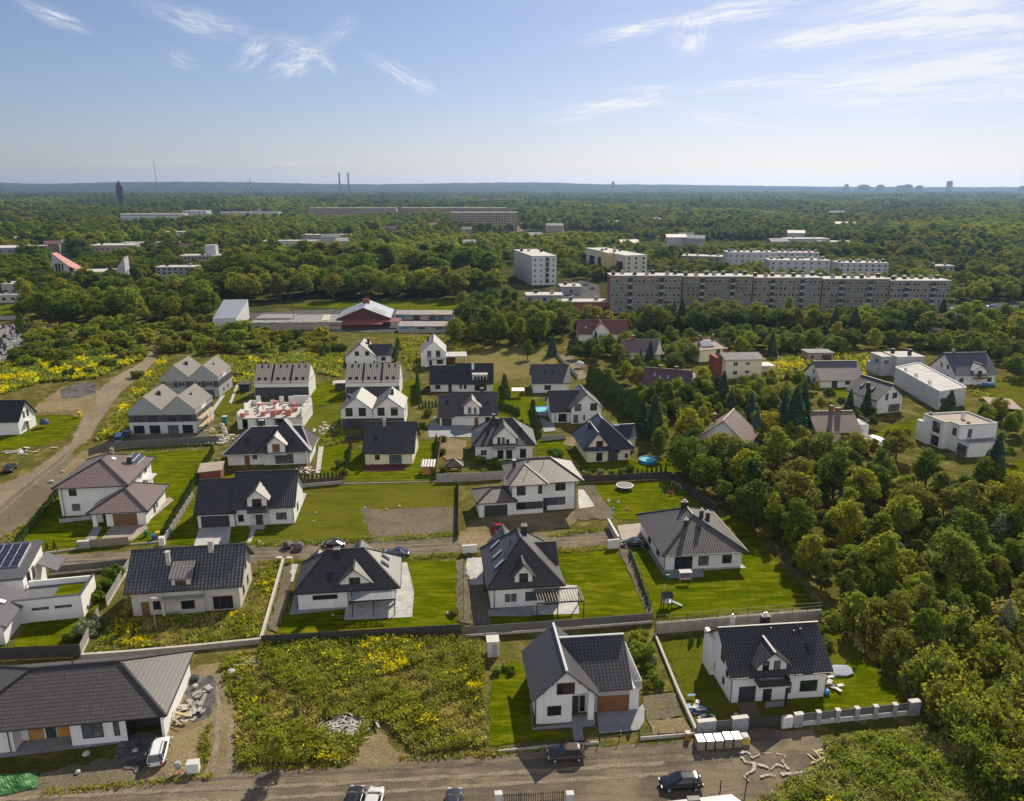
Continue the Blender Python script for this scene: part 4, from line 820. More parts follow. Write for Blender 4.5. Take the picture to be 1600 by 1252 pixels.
# ---- striped terraces
for nm, px, lab in (('striped_terrace', (399, 622), 'row of three white houses with thin-striped metal roof, behind the half-built shell'), ('striped_terrace', (541, 621), 'row of three white houses with thin-striped metal roof, partly hidden by the twin-gabled pair')):
    h = House(nm, lab, px, 3, 'terrace house'); h.rm = T_SEAM
    h.body(0, 15.8, 0, 10.2, 4.9); 
    for q in range(3):
        a = q * 5.45; h.gable(a, a + 4.6 + (.3 if q == 2 else 0), 0, 10.2, 4.55, 41, 'x', .2, .05, walls=False, cap=False)
        for x in (1.3, 3.2): h.skylight(a + x, .9, 4.55, 41, .2, w=.85, h=1.0); h.skylight(a + x + .3, 4.3, 4.55, 41, .2, w=.4, h=1.3)
        h.win('F', 0, a + .6, a + 4.2, .2, 2.3, cols=3, name='patio_door')
        h.chimney(a + 2.6, 5.4, 8.8, 9.9, .5, .4, DARK, 1)
    for a in (4.75, 10.2): h.roof.slab([(a, -.15, 4.6), (a + .6, -.15, 4.6), (a + .6, 5.1, 8.9), (a, 5.1, 8.9)], .2, 1)
    h.wall.prism_x([(0, 4.5), (10.2, 4.5), (5.1, 8.9)], .0, 15.8)
    h.bx('dark_cladding', .1, 15.7, -.06, -.001, .0, 3.2, DGREY); h.finish()
# ---- dark gable far
h = House('far_gable_house', 'white house with near-black roof and steep gable, in front of the red metal hall', (540, 568), 3)
h.rm = T_CHARF
h.gable(0, 10.8, 0, 10.6, 2.1, 40, 'y', .5, .4); h.gable(8, 16.0, 1.0, 8.0, 2.7, 38, 'x', .5, .3); h.win('F', 0, 3.4, 4.9, 2.7, 4.3); h.win('F', 0, 7.0, 8.4, 2.7, 4.3); h.win('F', 1.0, 12.4, 14, .6, 2.0); h.chimney(7.3, 7.6, 5.0, 7.4, .8, .7, DARK, 1); h.finish()
# ---- white barn house
h = House('barn_house', 'narrow white barn-style house with pale grey roof and flat carport at its side', (658, 573), 5)
h.rm = T_WHITE if False else tile('pale_grey_tile', (.24, .225, .22), .45, .33, .36, .2, .8)
h.gable(0, 8.7, 0, 13.2, 4.75, 44, 'y', .15, .1)
h.win('F', 0, 2.2, 3.6, 3.2, 5.6, name='balcony_door'); h.win('F', 0, 5.2, 6.8, 3.2, 5.6, name='balcony_door'); h.win('F', 0, 5.4, 7.6, .8, 2.3, cols=2); h.win('F', 0, 2.8, 3.8, .1, 2.2, name='door'); h.balcony(2.0, 8.6, -1.2, -.01, 3.0, .9, slab=LGREY, mat=LGREY); h.bx('pillar', 1.6, 2.0, -1.2, -.8, 0, 3, WHITE)
h.chimney(2.4, 8.6, 7.0, 9.2, .6, .6, DARK, 1); h.bx('carport_roof', 8.7, 16.0, .6, 8.0, 3.0, 3.35, FLATL); h.bx('pillar', 15.4, 15.8, .8, 1.2, 0, 3, LGREY); h.bx('pillar', 15.4, 15.8, 7.2, 7.6, 0, 3, LGREY); h.bx('shed_wall', 8.8, 12.0, 4.6, 7.8, 0, 2.98, WOOD); h.finish()
# ---- grey twin gables
for px, lab, br in (((204, 679), 'grey semi-detached pair with pale slate twin gables and scaffolding, nearer of the two grey pairs', 1), ((254, 622), 'grey semi-detached pair with pale slate twin gables, farther of the two grey pairs', 0)):
    h = House('grey_twin_house', lab, px, 3); h.rm = T_WHITE; h.wm = GREYW
    for x0 in (0, 8.35):
        h.gable(x0, x0 + 8.3, 0, 13.2, 6.2, 41, 'y', .0 if False else .05, .05, walls=5.6, cap=False)
    h.wall.box(0, 16.65, 0, 13.2, 4.98, 5.62)
    h.bx('dark_cladding', 0.02, 16.63, .06, 13.1, 3.1, 4.98, DGREY); h.bx('ground_floor', .02, 16.6, .0, 13.0, -.2, 3.1, LGREY if br else GREYW)
    for x in ((1.6, 5.0, 9.6, 13.0)): h.win('F', .06, x, x + 2.0, 3.4, 4.8, cols=2, frame=FRAME_D if br else FRAME_W)
    for x in ((1.0, 4.9, 9.4, 13.0) if br else (12.6,)): h.win('F', .0, x, x + 2.6, .15, 2.3, cols=2, name='patio_door')
    for x, y in ((4.6, 6.5), (12.9, 6.0)): h.chimney(x + 1.0, y, 8.2, 9.6 if x < 9 else 9.2, .7 if x < 9 else .3, .6 if x < 9 else .3, DARK, 1)
    for t in (4, 8): h.win('R', 16.65, t, t + .8, 1.0, 2.0)
    h.win('R', 16.65, 4.2, 8.0, 5.2, 6.4, glass=WHITE, frame=FRAME_W); h.finish()
    if br:
        s_ = empty('scaffold', h.root.location, h.yaw, 'steel scaffolding with plank decks on the side of the nearer grey pair', 'scaffolding')
        m = MB()
        for y in (0, 3, 6, 9):
            for x in (17.0, 18.2): m.tube((x, y, 0), (x, y, 5.6), .05)
        for z in (1.9, 3.9):
            for x in (17, 18.2): m.tube((x, 0, z), (x, 9, z), .05)
        m.build('frame', STEEL, s_); m = MB(); m.box(16.95, 18.2, -.6, 9.3, 1.95, 2.02); m.box(16.95, 18.2, -.3, 10.4, 3.95, 4.02); m.build('deck', PALEW, s_)
# ---- left edge gable
h = House('edge_gable_house', 'white house with near-black roof cut by the left edge, beside the dirt track', (12, 680), 4)
h.rm = tile('near_black_tile2', (.028, .026, .026), .5); h.gable(-8, 3.0, 0, 8.0, 3.6, 44, 'x', .5, .5); h.win('R', 3.0, 2.6, 3.5, 3.6, 5.3); h.win('R', 3.0, 4.4, 5.3, 3.6, 5.3); h.door('R', 3.0, 3.4, 4.5, 2.2, WOOD); h.bx('porch_roof', 3.0, 4.2, 3.0, 5.0, 2.6, 2.75, LGREY); h.finish()
# ---- left complex with terrace roof and solar panels
h = House('courtyard_house', 'white house with grey metal roofs, framed solar panels and planted roof terrace', (46, 962), 12)
h.wm = WHITE; h.rm = tile('grey_metal_tile', (.10, .098, .105), .45, .3, .36, .3, .7); h.cap = LGREY
hx = lambda px, z: h.loc(gp(*px, z))
# flat garage block with roof terrace
a = hx((42, 938), 3.6); b_ = hx((126, 930), 3.6); c_ = hx((150, 897), 3.6)
X1 = b_[0]; Y0 = b_[1]; Y1 = c_[1]
h.wall.box(-1, X1, Y0, Y0 + .3, -.2, 3.6); h.wall.box(X1 - .3, X1, Y0 + .3, Y1, -.2, 3.6); h.wall.box(-1, X1 - .3, Y1 - .3, Y1, -.2, 3.5); h.wall.box(-1, X1 - .3, Y0 + .3, Y1 - .3, -.2, 2.6)
m = MB(); m.box(-1, X1 - .3, Y0 + .3, Y1 - .3, 2.6, 2.66); tr = h.part('terrace_deck', m, paint('deck_grey', (.13, .13, .135))); m = MB(); m.box(X1 * .45, X1 - .6, Y0 + .8, Y1 - .9, 2.66, 2.78); h.part('roof_lawn', m, LAWN); m = MB(); m.box(-1, X1 + .06, Y0 - .06, Y0 + .36, 3.6, 3.68); m.box(X1 - .36, X1 + .06, Y0 + .36, Y1 + .06, 3.6, 3.68); h.part('parapet_cap', m, DGREY)
h.win('F', Y0, 1.4, 3.6, 1.9, 2.3); h.win('F', Y0, 4.4, 6.6, 1.9, 2.3)
# upper block with sloping roof carrying panels
P1 = hx((34, 900), 5.0); Y0b = P1[1] - 4.2; h.body(-9, P1[0], P1[1], P1[1] + 8.2, 4.4)
uy = math.tan(R(12)); x1 = P1[0]; y0 = P1[1]
h.roof.slab([(-10, y0 - .4, 4.9), (x1 + .3, y0 - .4, 4.9), (x1 + .3, y0 + 8.4, 4.9 + 8.8 * uy), (-10, y0 + 8.4, 4.9 + 8.8 * uy)], .3); h.wall.prism_x([(y0, 4.3), (y0 + 8.2, 4.3), (y0 + 8.2, 4.65 + 8.2 * uy), (y0, 4.65)], -9, x1)
h.roof.slab([(x1 + .32, y0 + 4.6, 4.6), (x1 + 3.0, y0 + 4.6, 3.2), (x1 + 3.0, y0 + 8.6, 3.2), (x1 + .32, y0 + 8.6, 4.6)], .2)
h.onroof('solar_panel', (x1 - 4.2, y0 + 5.0, 4.9 + 5.4 * uy), (1, 0, 0), (0, 1, uy), 6.0, 5.6, [ALU, SOLAR], grid=(5, 4), lift=.12); h.chimney(x1 - 6.0, y0 + 1.2, 5.0, 6.8, 1.2, 1.0, DARK, 1)
h.win('R', x1, y0 + 1.4, y0 + 2.6, 2.7, 4.6, name='terrace_door', frame=FRAME_B); h.win('R', x1, y0 + 3.4, y0 + 4.2, 2.7, 4.6, name='terrace_door', frame=FRAME_B)
# near wing with grey roof running out of frame
q0 = hx((6, 980), 2.9); q1 = hx((49, 929), 2.9)
h.roof.slab([(q0[0] + .3, q0[1], 2.9), (q0[0] + .3, q1[1], 2.9), (q0[0] - 8, q1[1], 6.9), (q0[0] - 8, q0[1], 6.9)], .25)
h.body(q0[0] - 9, q0[0] - .4, q0[1] + .5, q1[1] - .3, 2.8); h.win('F', q0[1] + .6, q0[0] - 3.2, q0[0] - 1.2, .3, 2.3, name='patio_door')
h.onroof('skylight', (q0[0] - 2.2, q0[1] + 2.6, 4.1), (0, 1, 0), (-1, 0, .482), .9, 1.4, [DARK, ALU]); h.onroof('skylight', (q0[0] - 2.2, q0[1] + 5.2, 4.1), (0, 1, 0), (-1, 0, .482), .9, 1.4, [DARK, ALU]); h.finish()
# ---- right: modern white cube house
h = House('flat_roof_villa', 'white cubic villa with tan gravel flat roof and one-storey garage, by the tall dark spruce', (1511, 715), 10)
h.body(0, 10.0, 3.6, 13.6, 6.3); h.body(-1.8, 0, 6.5, 13.6, 6.3); h.body(0, 9.2, 0, 3.6, 3.1); h.body(-2.6, -1.8, 10, 14.6, 5.0)
m = MB(); m.box(.3, 9.7, 3.9, 13.3, 6.3, 6.34); m.box(-1.5, .3, 6.8, 13.3, 6.3, 6.34); h.part('roof', m, FLATB); m = MB()
for bx_ in ((0, 10, 3.6, 3.9), (0, .3, 3.9, 6.5), (-1.8, .0, 6.5, 6.8), (-1.8, -1.5, 6.8, 13.3), (-1.8, 10, 13.3, 13.6), (9.7, 10, 3.9, 13.3)): m.box(*bx_, 6.3, 6.75)
m.box(0, 9.2, 0, .25, 3.1, 3.4); m.box(0, .25, .25, 3.6, 3.1, 3.4); m.box(8.95, 9.2, .25, 3.6, 3.1, 3.4); h.part('parapet', m, CAPW); m = MB(); m.box(.25, 8.95, .25, 3.6, 3.1, 3.13); h.part('garage_roof', m, FLATG)
h.win('F', 3.6, 2.4, 3.4, 3.4, 5.6); h.win('L', 0, 4.4, 5.6, 3.8, 5.6); h.win('L', -1.8, 7.6, 10.2, 3.4, 6.0, cols=2); h.win('L', -1.8, 7.4, 11.0, .2, 2.6, cols=2, name='patio_door'); h.win('L', 0, .5, 3.4, .1, 2.5, name='garage_window'); h.win('F', 3.6, .5, 1.1, .5, 1.5); h.chimney(5, 8.8, 6.3, 7.5, .7, .7, WHITE, 1); h.chimney(3.0, 4.6, 6.3, 7.0, .6, .4, DARK, 1); h.chimney(-.8, 12.6, 6.3, 7, .5, .5, DARK, 1); h.finish()
# ---- long white flat block
h = House('flat_roof_house', 'long plain white flat-roofed house with blank side wall and stepped parapet, behind the spruces', (1464, 641), 8)
h.wm = LGREY; P = h.loc(gp(1390, 612)); L_ = P[1]; xl = P[0]
m = MB(); pts = [gp(1464, 641), gp(1505, 634), gp(1432, 592), gp(1396, 600)]; 
ring = lambda z: [(*h.loc(p), z) for p in pts]
h.wall.loft([ring(-.2), ring(5.2)]); m.loft([[(x * .96 + .2, y * .97 + .3, 5.2) for x, y, _ in ring(0)], [(x * .96 + .2, y * .97 + .3, 5.26) for x, y, _ in ring(0)]]); h.part('roof', m, FLATL)
m = MB(); r5 = ring(5.22)
for i in range(4): m.bar(Vector(r5[i]) + Vector((0, 0, .15)), Vector(r5[(i + 1) % 4]) + Vector((0, 0, .15)), .3, .45)
h.part('parapet', m, WHITE); c = [(r5[i][0], r5[i][1]) for i in range(4)]
for f, w_ in ((.25, .8), (.55, .8), (.8, .6)): xx = c[0][0] + (c[3][0] - c[0][0]) * f + 1.0; yy = c[0][1] + (c[3][1] - c[0][1]) * f; h.chimney(xx, yy + .6, 5.2, 6.3, w_, .6, WHITE, 0)
h.win('F', 0.0, .8, 2.4, 2.0, 3.4); h.finish()
# ---- grey cube two storeys
h = House('grey_cube_house', 'weathered grey two-storey cube house with flat roof and two dark chimneys, below the woodland edge', (1391, 590), 5)
h.wm = paint('weathered_grey', (.36, .36, .38), .9, .2, .4); h.body(1.6, 11, 0, 8.5, 6.6); h.body(-2.2, 1.6, 2.5, 9.5, 6.2); h.body(-3.6, -2.2, 4, 9, 3.8); m = MB(); m.box(1.5, 11.1, -.1, 8.6, 6.6, 6.85); m.box(-2.3, 1.5, 2.4, 9.6, 6.2, 6.5); h.part('roof', m, FLATL)
h.chimney(7.4, 3.0, 6.8, 8.6, 1.0, .8, DARK, 0); h.chimney(3.6, 6.4, 6.8, 8.2, 1.0, .8, DARK, 0); h.win('F', 0, 8.6, 9.4, 4.0, 5.4); h.win('F', 0, 8.6, 9.4, .6, 2.0); h.win('F', 2.5, -1.4, .2, 4, 5.2); h.win('L', -2.2, 4.0, 6.0, 4.0, 5.2); h.finish()
# ---- gable with white walls upper right
h = House('white_gable_house', 'white house with slate-blue gable roof, timber-framed porch dormer and small blue pool, upper right', (1491, 602), 4)
h.rm = tile('slate_violet_tile', (.075, .072, .088), .45, .3, .36, .3, .8); h.gable(0, 13, 0, 13, 3.4, 38, 'x', .7, .6); h.dormer(7.6, 4.0, -.4, 4.6, 40, 4.6, 2.2, .5); h.win('F', -.4, 6.8, 8.2, 2.6, 4.6, cols=2, name='balcony_door'); h.balcony(5.6, 9.6, -2, -.4, 2.5, .9, mat=WOOD, slab=WOOD); h.win('F', 0, 1.4, 2.8, .9, 2.3); h.win('F', 0, 10.6, 12, .9, 2.3); h.win('L', 0, 3.4, 4.4, .9, 2.3); h.win('L', 0, 8, 9, .9, 2.3); h.win('L', 0, 7.2, 8.2, 4.2, 5.6); h.win('L', 0, 3.8, 4.8, 4.2, 5.6); h.chimney(3, 7.4, 8.2, 9.8, .8, .6, CONC, 1); h.finish()
# ---- simple gable
h = House('plain_gable_house', 'white house with a simple mauve-brown gable roof and two small front windows, beside a conifer', (1281, 606), 2)
h.rm = tile('mauve_tile', (.115, .092, .092), .5, .3, .36, .2, .7); h.gable(0, 13, 0, 11.5, 2.5, 36, 'x', .7, .6); h.win('F', 0, 7.8, 9.4, .9, 2.2); h.win('F', 0, 11, 12.4, .9, 2.2); h.door('F', 0, 3.6, 5.4, 2.2, GARD); h.win('L', 0, 3.8, 5, .8, 2.3); h.win('L', 0, 5, 6, 3.4, 4.6); h.finish()
# ---- gable facing right front
h = House('side_gable_house', 'white house with dark ribbed roof and gable turned to the garden, beside long white block', (1368, 647), 18)
h.rm = T_CHARF; h.gable(0, 8.6, 0, 11, 4.0, 40, 'y', .7, .6); h.win('F', 0, 2.6, 3.6, 3.6, 5.6); h.win('F', 0, 5.0, 6.6, 4.0, 5.6); h.win('F', 0, 4.2, 8, .2, 2.3, cols=3, name='patio_door'); h.win('L', 0, 2, 3.2, .9, 2.2)
kk = math.tan(R(40))
for y in (4, 8): h.onroof('skylight', (1.8, y, 4.0 + kk * 2.5), (0, 1, 0), (1, 0, kk), .8, 1.4, [DARK, ALU])
h.chimney(1.0, 5, 5.8, 7.6, .8, .8, DARK, 1); h.finish()
# ---- brown roof among conifers
h = House('brown_chalet', 'low white house with brown metal roof, brick-red chimney and stair terrace, among tall conifers', (1276, 692), 4)
h.rm = T_BRW; h.gable(0, 10.2, 0, 10, 2.8, 33, 'x', .7, .7); h.win('F', 0, 1.6, 3, .9, 2.1); h.win('F', 0, 5.8, 8.4, .2, 2.2, cols=2, name='patio_door'); h.chimney(5.4, 5.2, 5.6, 7.8, .9, .7, REDB, 0); h.chimney(7.2, 5.2, 5.6, 7.2, 1.2, .7, REDB, 0); h.bx('terrace_wall', 10.2, 14.4, 3.0, 8, -.2, 3.2, WHITE); h.balcony(10.3, 14.4, 3.0, 8, 3.4, .9)
m = MB(); m.slab([(10.0, -.6, 2.6), (14.0, -4, .2), (15.2, -3, .2), (11.2, 1.4, 2.8)], .2); h.part('porch_roof', m, [T_BRW]); h.finish()
# ---- garage shed top right
h = House('garage', 'small flat-roofed brick garage with dark door at the edge of the sunny meadow', (1262, 565), 2, 'garage'); h.wm = paint('tan_brick', (.33, .27, .22)); h.body(0, 9, 0, 6, 3.0); m = MB(); m.box(-.4, 9.4, -.5, 6.4, 3.0, 3.25); h.part('roof', m, FLATG); h.door('F', 0, 5, 8.4, 2.4, GARD, 'garage_door'); h.win('F', 0, 1, 2, 1.2, 2.2); h.finish()
# ---- beige three-storey
h = House('beige_house', 'tall beige three-storey house with low grey felt roof and white annexe roof', (1132, 592), 5)
h.rm = FLATG; h.cap = CONC; h.wm = CREAM; h.gable(0, 12.2, 0, 9.5, 6.4, 14, 'x', .5, .5, cap=False)
for x, z in ((2.6, 4.2), (6.6, 4.4), (2.6, 1.2), (6.6, 1.6)): h.win('F', 0, x, x + 1.5, z, z + 1.4 - (.3 if x > 5 else 0), frame=FRAME_W, cols=2)
h.chimney(2.2, 7.0, 7.2, 8.6, 1.2, .9, REDB, 0); h.bx('red_annexe', -2.4, 0, 3, 9, -.2, 6.5, REDB); h.bx('porch_roof', 12.2, 18.2, 3, 9, 3.1, 3.3, CAPW); h.bx('porch_wall', 12.3, 17.6, 5, 8.6, 0, 3.1, OFFW); h.bx('pillar', 17.6, 17.9, 3.2, 3.5, 0, 3.1, OFFW); h.finish()
# ---- red roof with solar water panels
h = House('red_roof_house', 'house with terracotta hipped roof carrying a bank of pale solar collectors, behind the beige house', (1092, 566), 20)
h.rm = T_RED; h.wm = LEMON; h.body(0, 11, 0, 9, 4.6); h.hip(0, 11, 0, 9, 4.4, 7.6, (4.4, 4.5), (7.4, 4.5), .6); kx = 3.2 / 5.1; h.onroof('solar_panel', (4.0, 1.9, 4.4 + kx * 2.5), (1, 0, 0), (0, 1, kx), 5.0, 2.8, [ALU, paint('pale_collector', (.35, .37, .4), .2)], grid=(4, 1))
for x in (3.2, 8.6): h.chimney(x, 5, 6.6, 8.4, .7, .6, REDB, 1)
h.win('F', 0, 7, 8.6, 2.6, 4.0); h.finish()
h = House('mauve_roof_house', 'house with pale mauve-brown gable roof and brick chimney, half hidden by two dark conifers', (975, 568), 3)
h.rm = tile('mauve_brown_light', (.16, .115, .105), .5, .3, .36, .2, .8); h.wm = OFFW; h.gable(0, 13, 0, 10, 3.2, 38, 'x', .6, .6); h.chimney(4, 5.4, 7.4, 9, 1.2, .7, REDB, 0); h.win('L', 0, 4, 5.4, 3.4, 4.8); h.win('F', 0, 10, 11.5, .9, 2.3); h.bx('porch_roof', 13, 17, 1, 8, 2.8, 3.0, CAPW); h.finish()
h = House('purple_roof_house', 'house with long purple-brown roof dotted with bright skylights, among hedges', (1003, 620), -20)
h.rm = tile('purple_brown_tile', (.105, .062, .06), .5); h.wm = CREAM; h.gable(0, 13, 0, 10, 3.2, 40, 'x', .6, .6); k = math.tan(R(40))
for x, y in ((3, 3), (4.6, 2.4), (7, 2.6), (9.6, 1.4)): h.onroof('skylight', (x, y, 3.2 + k * (y + .6)), (1, 0, 0), (0, 1, k), .7, 1.5, [DARK, ALU])
for x in (4.2, 9): h.chimney(x, 5.0, 7.2, 8.8, .8, .7, REDB, 0)
h.gable(9, 15, 5, 12, 4.0, 34, 'y', .5, .5); h.finish()
h = House('taupe_roof_house', 'taupe-roofed house with deep loggia almost buried in yellow-green trees', (1090, 706), -28)
h.rm = T_BRW; h.wm = OFFW; h.gable(0, 11, 0, 10, 3.4, 40, 'y', .7, .7); h.chimney(2, 6, 6, 8, .7, .7, REDB, 1); h.win('F', 0, 4.4, 6.4, 3.6, 5.4, cols=2); h.finish()
h = House('old_red_house', 'red-brown roofed house with crossed gable and chimney behind a clipped hedge', (904, 533), 2)
h.rm = T_RED; h.wm = OFFW; h.gable(0, 20, 0, 10, 3.0, 40, 'x', .6, .5); h.gable(5.6, 12.4, -.6, 5, 3.6, 46, 'y', .6, .5)
for x in (3.0, 7.6, 10.6): h.skylight(x, 2.0 if x < 4 else .6, 3.0, 40, w=.9, h=1.3, mats=[DARK, ALU])
h.chimney(12.6, 5.0, 7, 9, .9, .7, REDB, 0); h.chimney(8.4, 5.0, 7.0, 9.4, .8, .7, REDB, 0); h.win('F', -.6, 8.2, 9.8, 1.0, 2.4); h.finish()
h = House('faded_red_house', 'house with broad faded pink-red roof showing above the trees before the long block', (1450, 521), 2)
h.rm = T_PINKR; h.gable(0, 17, 0, 10, 3.2, 36, 'x', .6, .5); h.chimney(12.4, 3.6, 5.4, 8.2, .9, .8, CONC, 0); h.gable(-2, 2, 1, 8, 2.8, 36, 'y', .4, .4); h.finish()
h = House('garden_shed', 'long dark garden shed with reddish-brown flat roof on the right-hand lawn', (1550, 652), -18, 'shed'); h.wm = DARK; h.body(0, 6.5, 0, 11, 2.6); m = MB(); m.box(-.3, 6.8, -.3, 11.3, 2.6, 2.8); h.part('roof', m, paint('rusty_roof', (.2, .12, .09))); h.door('F', 0, 2, 4, 2.1, FENCED); h.finish()

# ---------------------------------------------------------------- commercial row
h = House('warehouse', 'white-walled warehouse with a single-pitch pale grey roof, left of the felt-roofed yard building', (333, 511), 8, 'warehouse')
pts = [gp(333, 511), gp(370, 512), gp(390, 497), gp(352, 494)]; r_ = lambda zs: [(*h.loc(p), z) for p, z in zip(pts, zs)]
h.wm = LGREY; h.wall.loft([r_([-.2] * 4), r_([3.2, 4.0, 8.6, 7.6])]); h.roof.slab([(x, y, z + .3) for x, y, z in r_([3.2, 4.0, 8.6, 7.6])], .28); h.rm = tile('sheet_metal', (.30, .31, .33), .35, 1.0, 60, .6, .02, .08); h.finish(); h.bx('window_band', *[0.2, 9, -.04, 0.0, 1.2, 2.0], GLASS)
h = House('felt_roof_building', 'low workshop with large grey felt roof and small roof lights along its edge', (392, 517), 3, 'workshop'); h.wm = CONC
h.body(0, 39, 0, 21, 3.2); m = MB(); m.box(-.3, 39.3, -.3, 21.3, 3.2, 3.5); h.part('roof', m, FLATG); m = MB(); m.box(0, 16, 8, 20, 3.5, 4.1); h.part('raised_roof', m, FLATG)
for q in range(6): h.bx('roof_light', 30 - .3 * q, 33 - .3 * q, 3.0 + q * 2.6, 4.0 + q * 2.6, 3.5, 4.0, LEMON)
for q in range(5): h.bx('roof_light', 3 + q * 6.5, 4.8 + q * 6.5, .6, 1.4, 3.5, 3.9, CAPW)
m = MB(); m.tube((17, 7, 3.5), (17, 7, 14), .12); h.part('antenna', m, DARK); h.finish()
h = House('metal_hall', 'gabled hall with pale metal roof, dark red front and red canopy roof', (520, 514), 5, 'hall'); h.wm = DREDW; h.rm = tile('blue_grey_sheet', (.26, .29, .33), .32, .8, 60, .8, .02, .1); h.cap = REDB
h.gable(2, 25, 2, 26, 4.2, 22, 'y', .4, .6); m = MB(); m.slab([(-1, -3.4, 2.4), (22, -3.4, 2.4), (22, 2, 3.4), (-1, 2, 3.4)], .25); m.slab([(22, -1, 3.0), (30, -1, 3.0), (30, 4, 3.8), (22, 4, 3.8)], .25); h.part('canopy_roof', m, paint('red_sheet', (.23, .075, .06), .5)); h.body(0, 21, -1.5, 2, 2.4); h.chimney(13.4, 17, 8.6, 10.6, 3.0, 1.2, REDB, 0, REDB)
k = math.tan(R(22))
for sx in (-1, 1): h.onroof('roof_light', (13.5 + sx * 6.4, 8, 4.2 + k * 5.5), (0, 1, 0), (-sx, 0, k), 8, 6, [paint('dusty_panel', (.2, .2, .19)), paint('dusty_panel2', (.24, .24, .22))], grid=(6, 1), lift=.03)
h.finish()
for px, l_, lab in (((623, 520), 25, 'nearer of two rows of lock-up garages under patched corrugated roofs, beside the metal hall'), ((618, 501), 25, 'farther of two rows of lock-up garages under patched corrugated roofs, behind its twin')):
    h = House('garage_row', lab, px, -1, 'garage row'); h.wm = CONC; h.body(0, 27, 1.2, 8, 2.6); m = MB(); m.slab([(-.5, .6, 2.75), (17, .6, 2.75), (17, 8.4, 3.6), (-.5, 8.4, 3.6)], .2); m.slab([(17.02, .5, 2.8), (27.5, .5, 2.8), (27.5, 8.3, 3.65), (17.02, 8.3, 3.65)], .2, 1); h.part('roof', m, [paint('asbestos', (.26, .25, .23), .9, .25, .5), paint('rusty_asbestos', (.3, .25, .2), .9, .25, .5)])
    for q, c in enumerate([(.08, .25, .5), (.3, .3, .3), (.05, .05, .05), (.4, .33, .3), (.08, .08, .09), (.12, .13, .15), (.25, .25, .26)]): h.door('F', 1.2, .6 + q * 3.8, 3.6 + q * 3.8, 2.2, paint('garage_paint_%d' % q, c), 'garage_door')
    if px[1] > 510: h.bx('front_wall', 0, 28, -.8, -.5, -.2, 1.6, CONC)
    h.finish()

# ---------------------------------------------------------------- apartment blocks
WINM = {}
def win_mesh(w, h, fm, shade):
    k = (round(w, 2), round(h, 2), fm.name, shade)
    if k not in WINM:
        m = MB(); m.box(0, w, -.05, .02, 0, h, 0); m.box(.06, w * .485, -.07, -.05, .06, h - .06, 1); m.box(w * .515, w - .06, -.07, -.05, .06, h - .06, 1); WINM[k] = m.mesh('window', [fm, shade and GLASS or paint('curtained_glass', (.12, .13, .16), .2)])
    return WINM[k]
def block(name, label, px, L_, D_, H_, yaw, floors, cols, wm, roofm=FLATL, group=None, side=0, vents=4, winw=1.5, balc=(), gable_m=None, cat='apartment block', wins=True):
    h = House(name, label, px, yaw, cat); h.wm = wm
    if group: h.root['group'] = group
    h.body(0, L_, 0, D_, H_); m = MB(); m.box(-.15, L_ + .15, -.25, D_ + .15, H_, H_ + .35); h.part('roof', m, roofm)
    rr = random.Random(int(px[0]))
    for q in range(vents):
        x = L_ * (q + .5) / vents + rr.uniform(-1, 1); y = D_ * rr.uniform(.25, .75); m = MB(); m.box(x - .9, x + .9, y - .6, y + .6, H_ + .35, H_ + rr.uniform(1.3, 2.0)); m.box(x - 1, x + 1, y - .7, y + .7, H_ + 2.0, H_ + 2.12); h.part('roof_vent', m, CONC if q % 2 else DARK)
    fh = (H_ - 1.0) / floors
    if wins:
        for f in range(floors):
            for c in range(cols):
                if c in balc: continue
                o = obj('window', win_mesh(winw, 1.5, FRAME_W, rr.random() < .6), h.root); o.location = (L_ * (c + .5) / cols - winw / 2, 0, .9 + f * fh + .6)
            for c in range(side): o = obj('window', win_mesh(1.2, 1.4, FRAME_W, True), h.root); h.place(o, 'R' if side > 0 else 'L', L_, D_ * (c + .5) / side - .6, D_ * (c + .5) / side + .6, .9 + f * fh + .6)
        for c in balc:
            x = L_ * (c + .5) / cols
            for f in range(1, floors): h.bx('balcony', x - 1.1, x + 1.1, -.7, 0, .5 + f * fh, 1.5 + f * fh, GREYW)
            m = MB(); m.box(x - 1.2, x + 1.2, -.03, 0, 1.2, H_ - .8); h.part('stair_glazing', m, FRAME_D)
    else:
        m = MB()
        for f in range(floors):
            for c in range(cols): x = L_ * (c + .5) / cols; m.box(x - winw / 2, x + winw / 2, -.06, 0, .9 + f * fh + .6, .9 + f * fh + 2.0)
        h.part('window', m, GLASS, kind='stuff')
        if side:
            m = MB()
            for f in range(floors):
                for c in range(side): y = D_ * (c + .5) / side; m.box(L_, L_ + .06, y - .7, y + .7, .9 + f * fh + .6, .9 + f * fh + 2.0)
            h.part('side_window', m, GLASS, kind='stuff')
    if gable_m: h.bx('end_wall', -.12, 0, 0, D_, 0, H_, gable_m)
    if 'slab apartment' in label: h.root['clear'] = 75
    h.finish(); return h
OLIVE = paint('olive_render', (.17, .155, .115), .9, .12, .3); OLIVE2 = paint('tan_render', (.20, .18, .145), .9, .12, .3)
wA = gp(952, 491); stepx = 34.3
segs = [(952, 490.5, 'left end section of the long five-storey olive block, with red-brown end wall'), (1064, 488.5, 'second section from the left of the long five-storey olive block'), (1174, 487.5, 'middle section of the long five-storey olive block'), (1281, 487, 'second section from the right of the long five-storey olive block'), (1386, 487, 'right end section of the long five-storey olive block')]
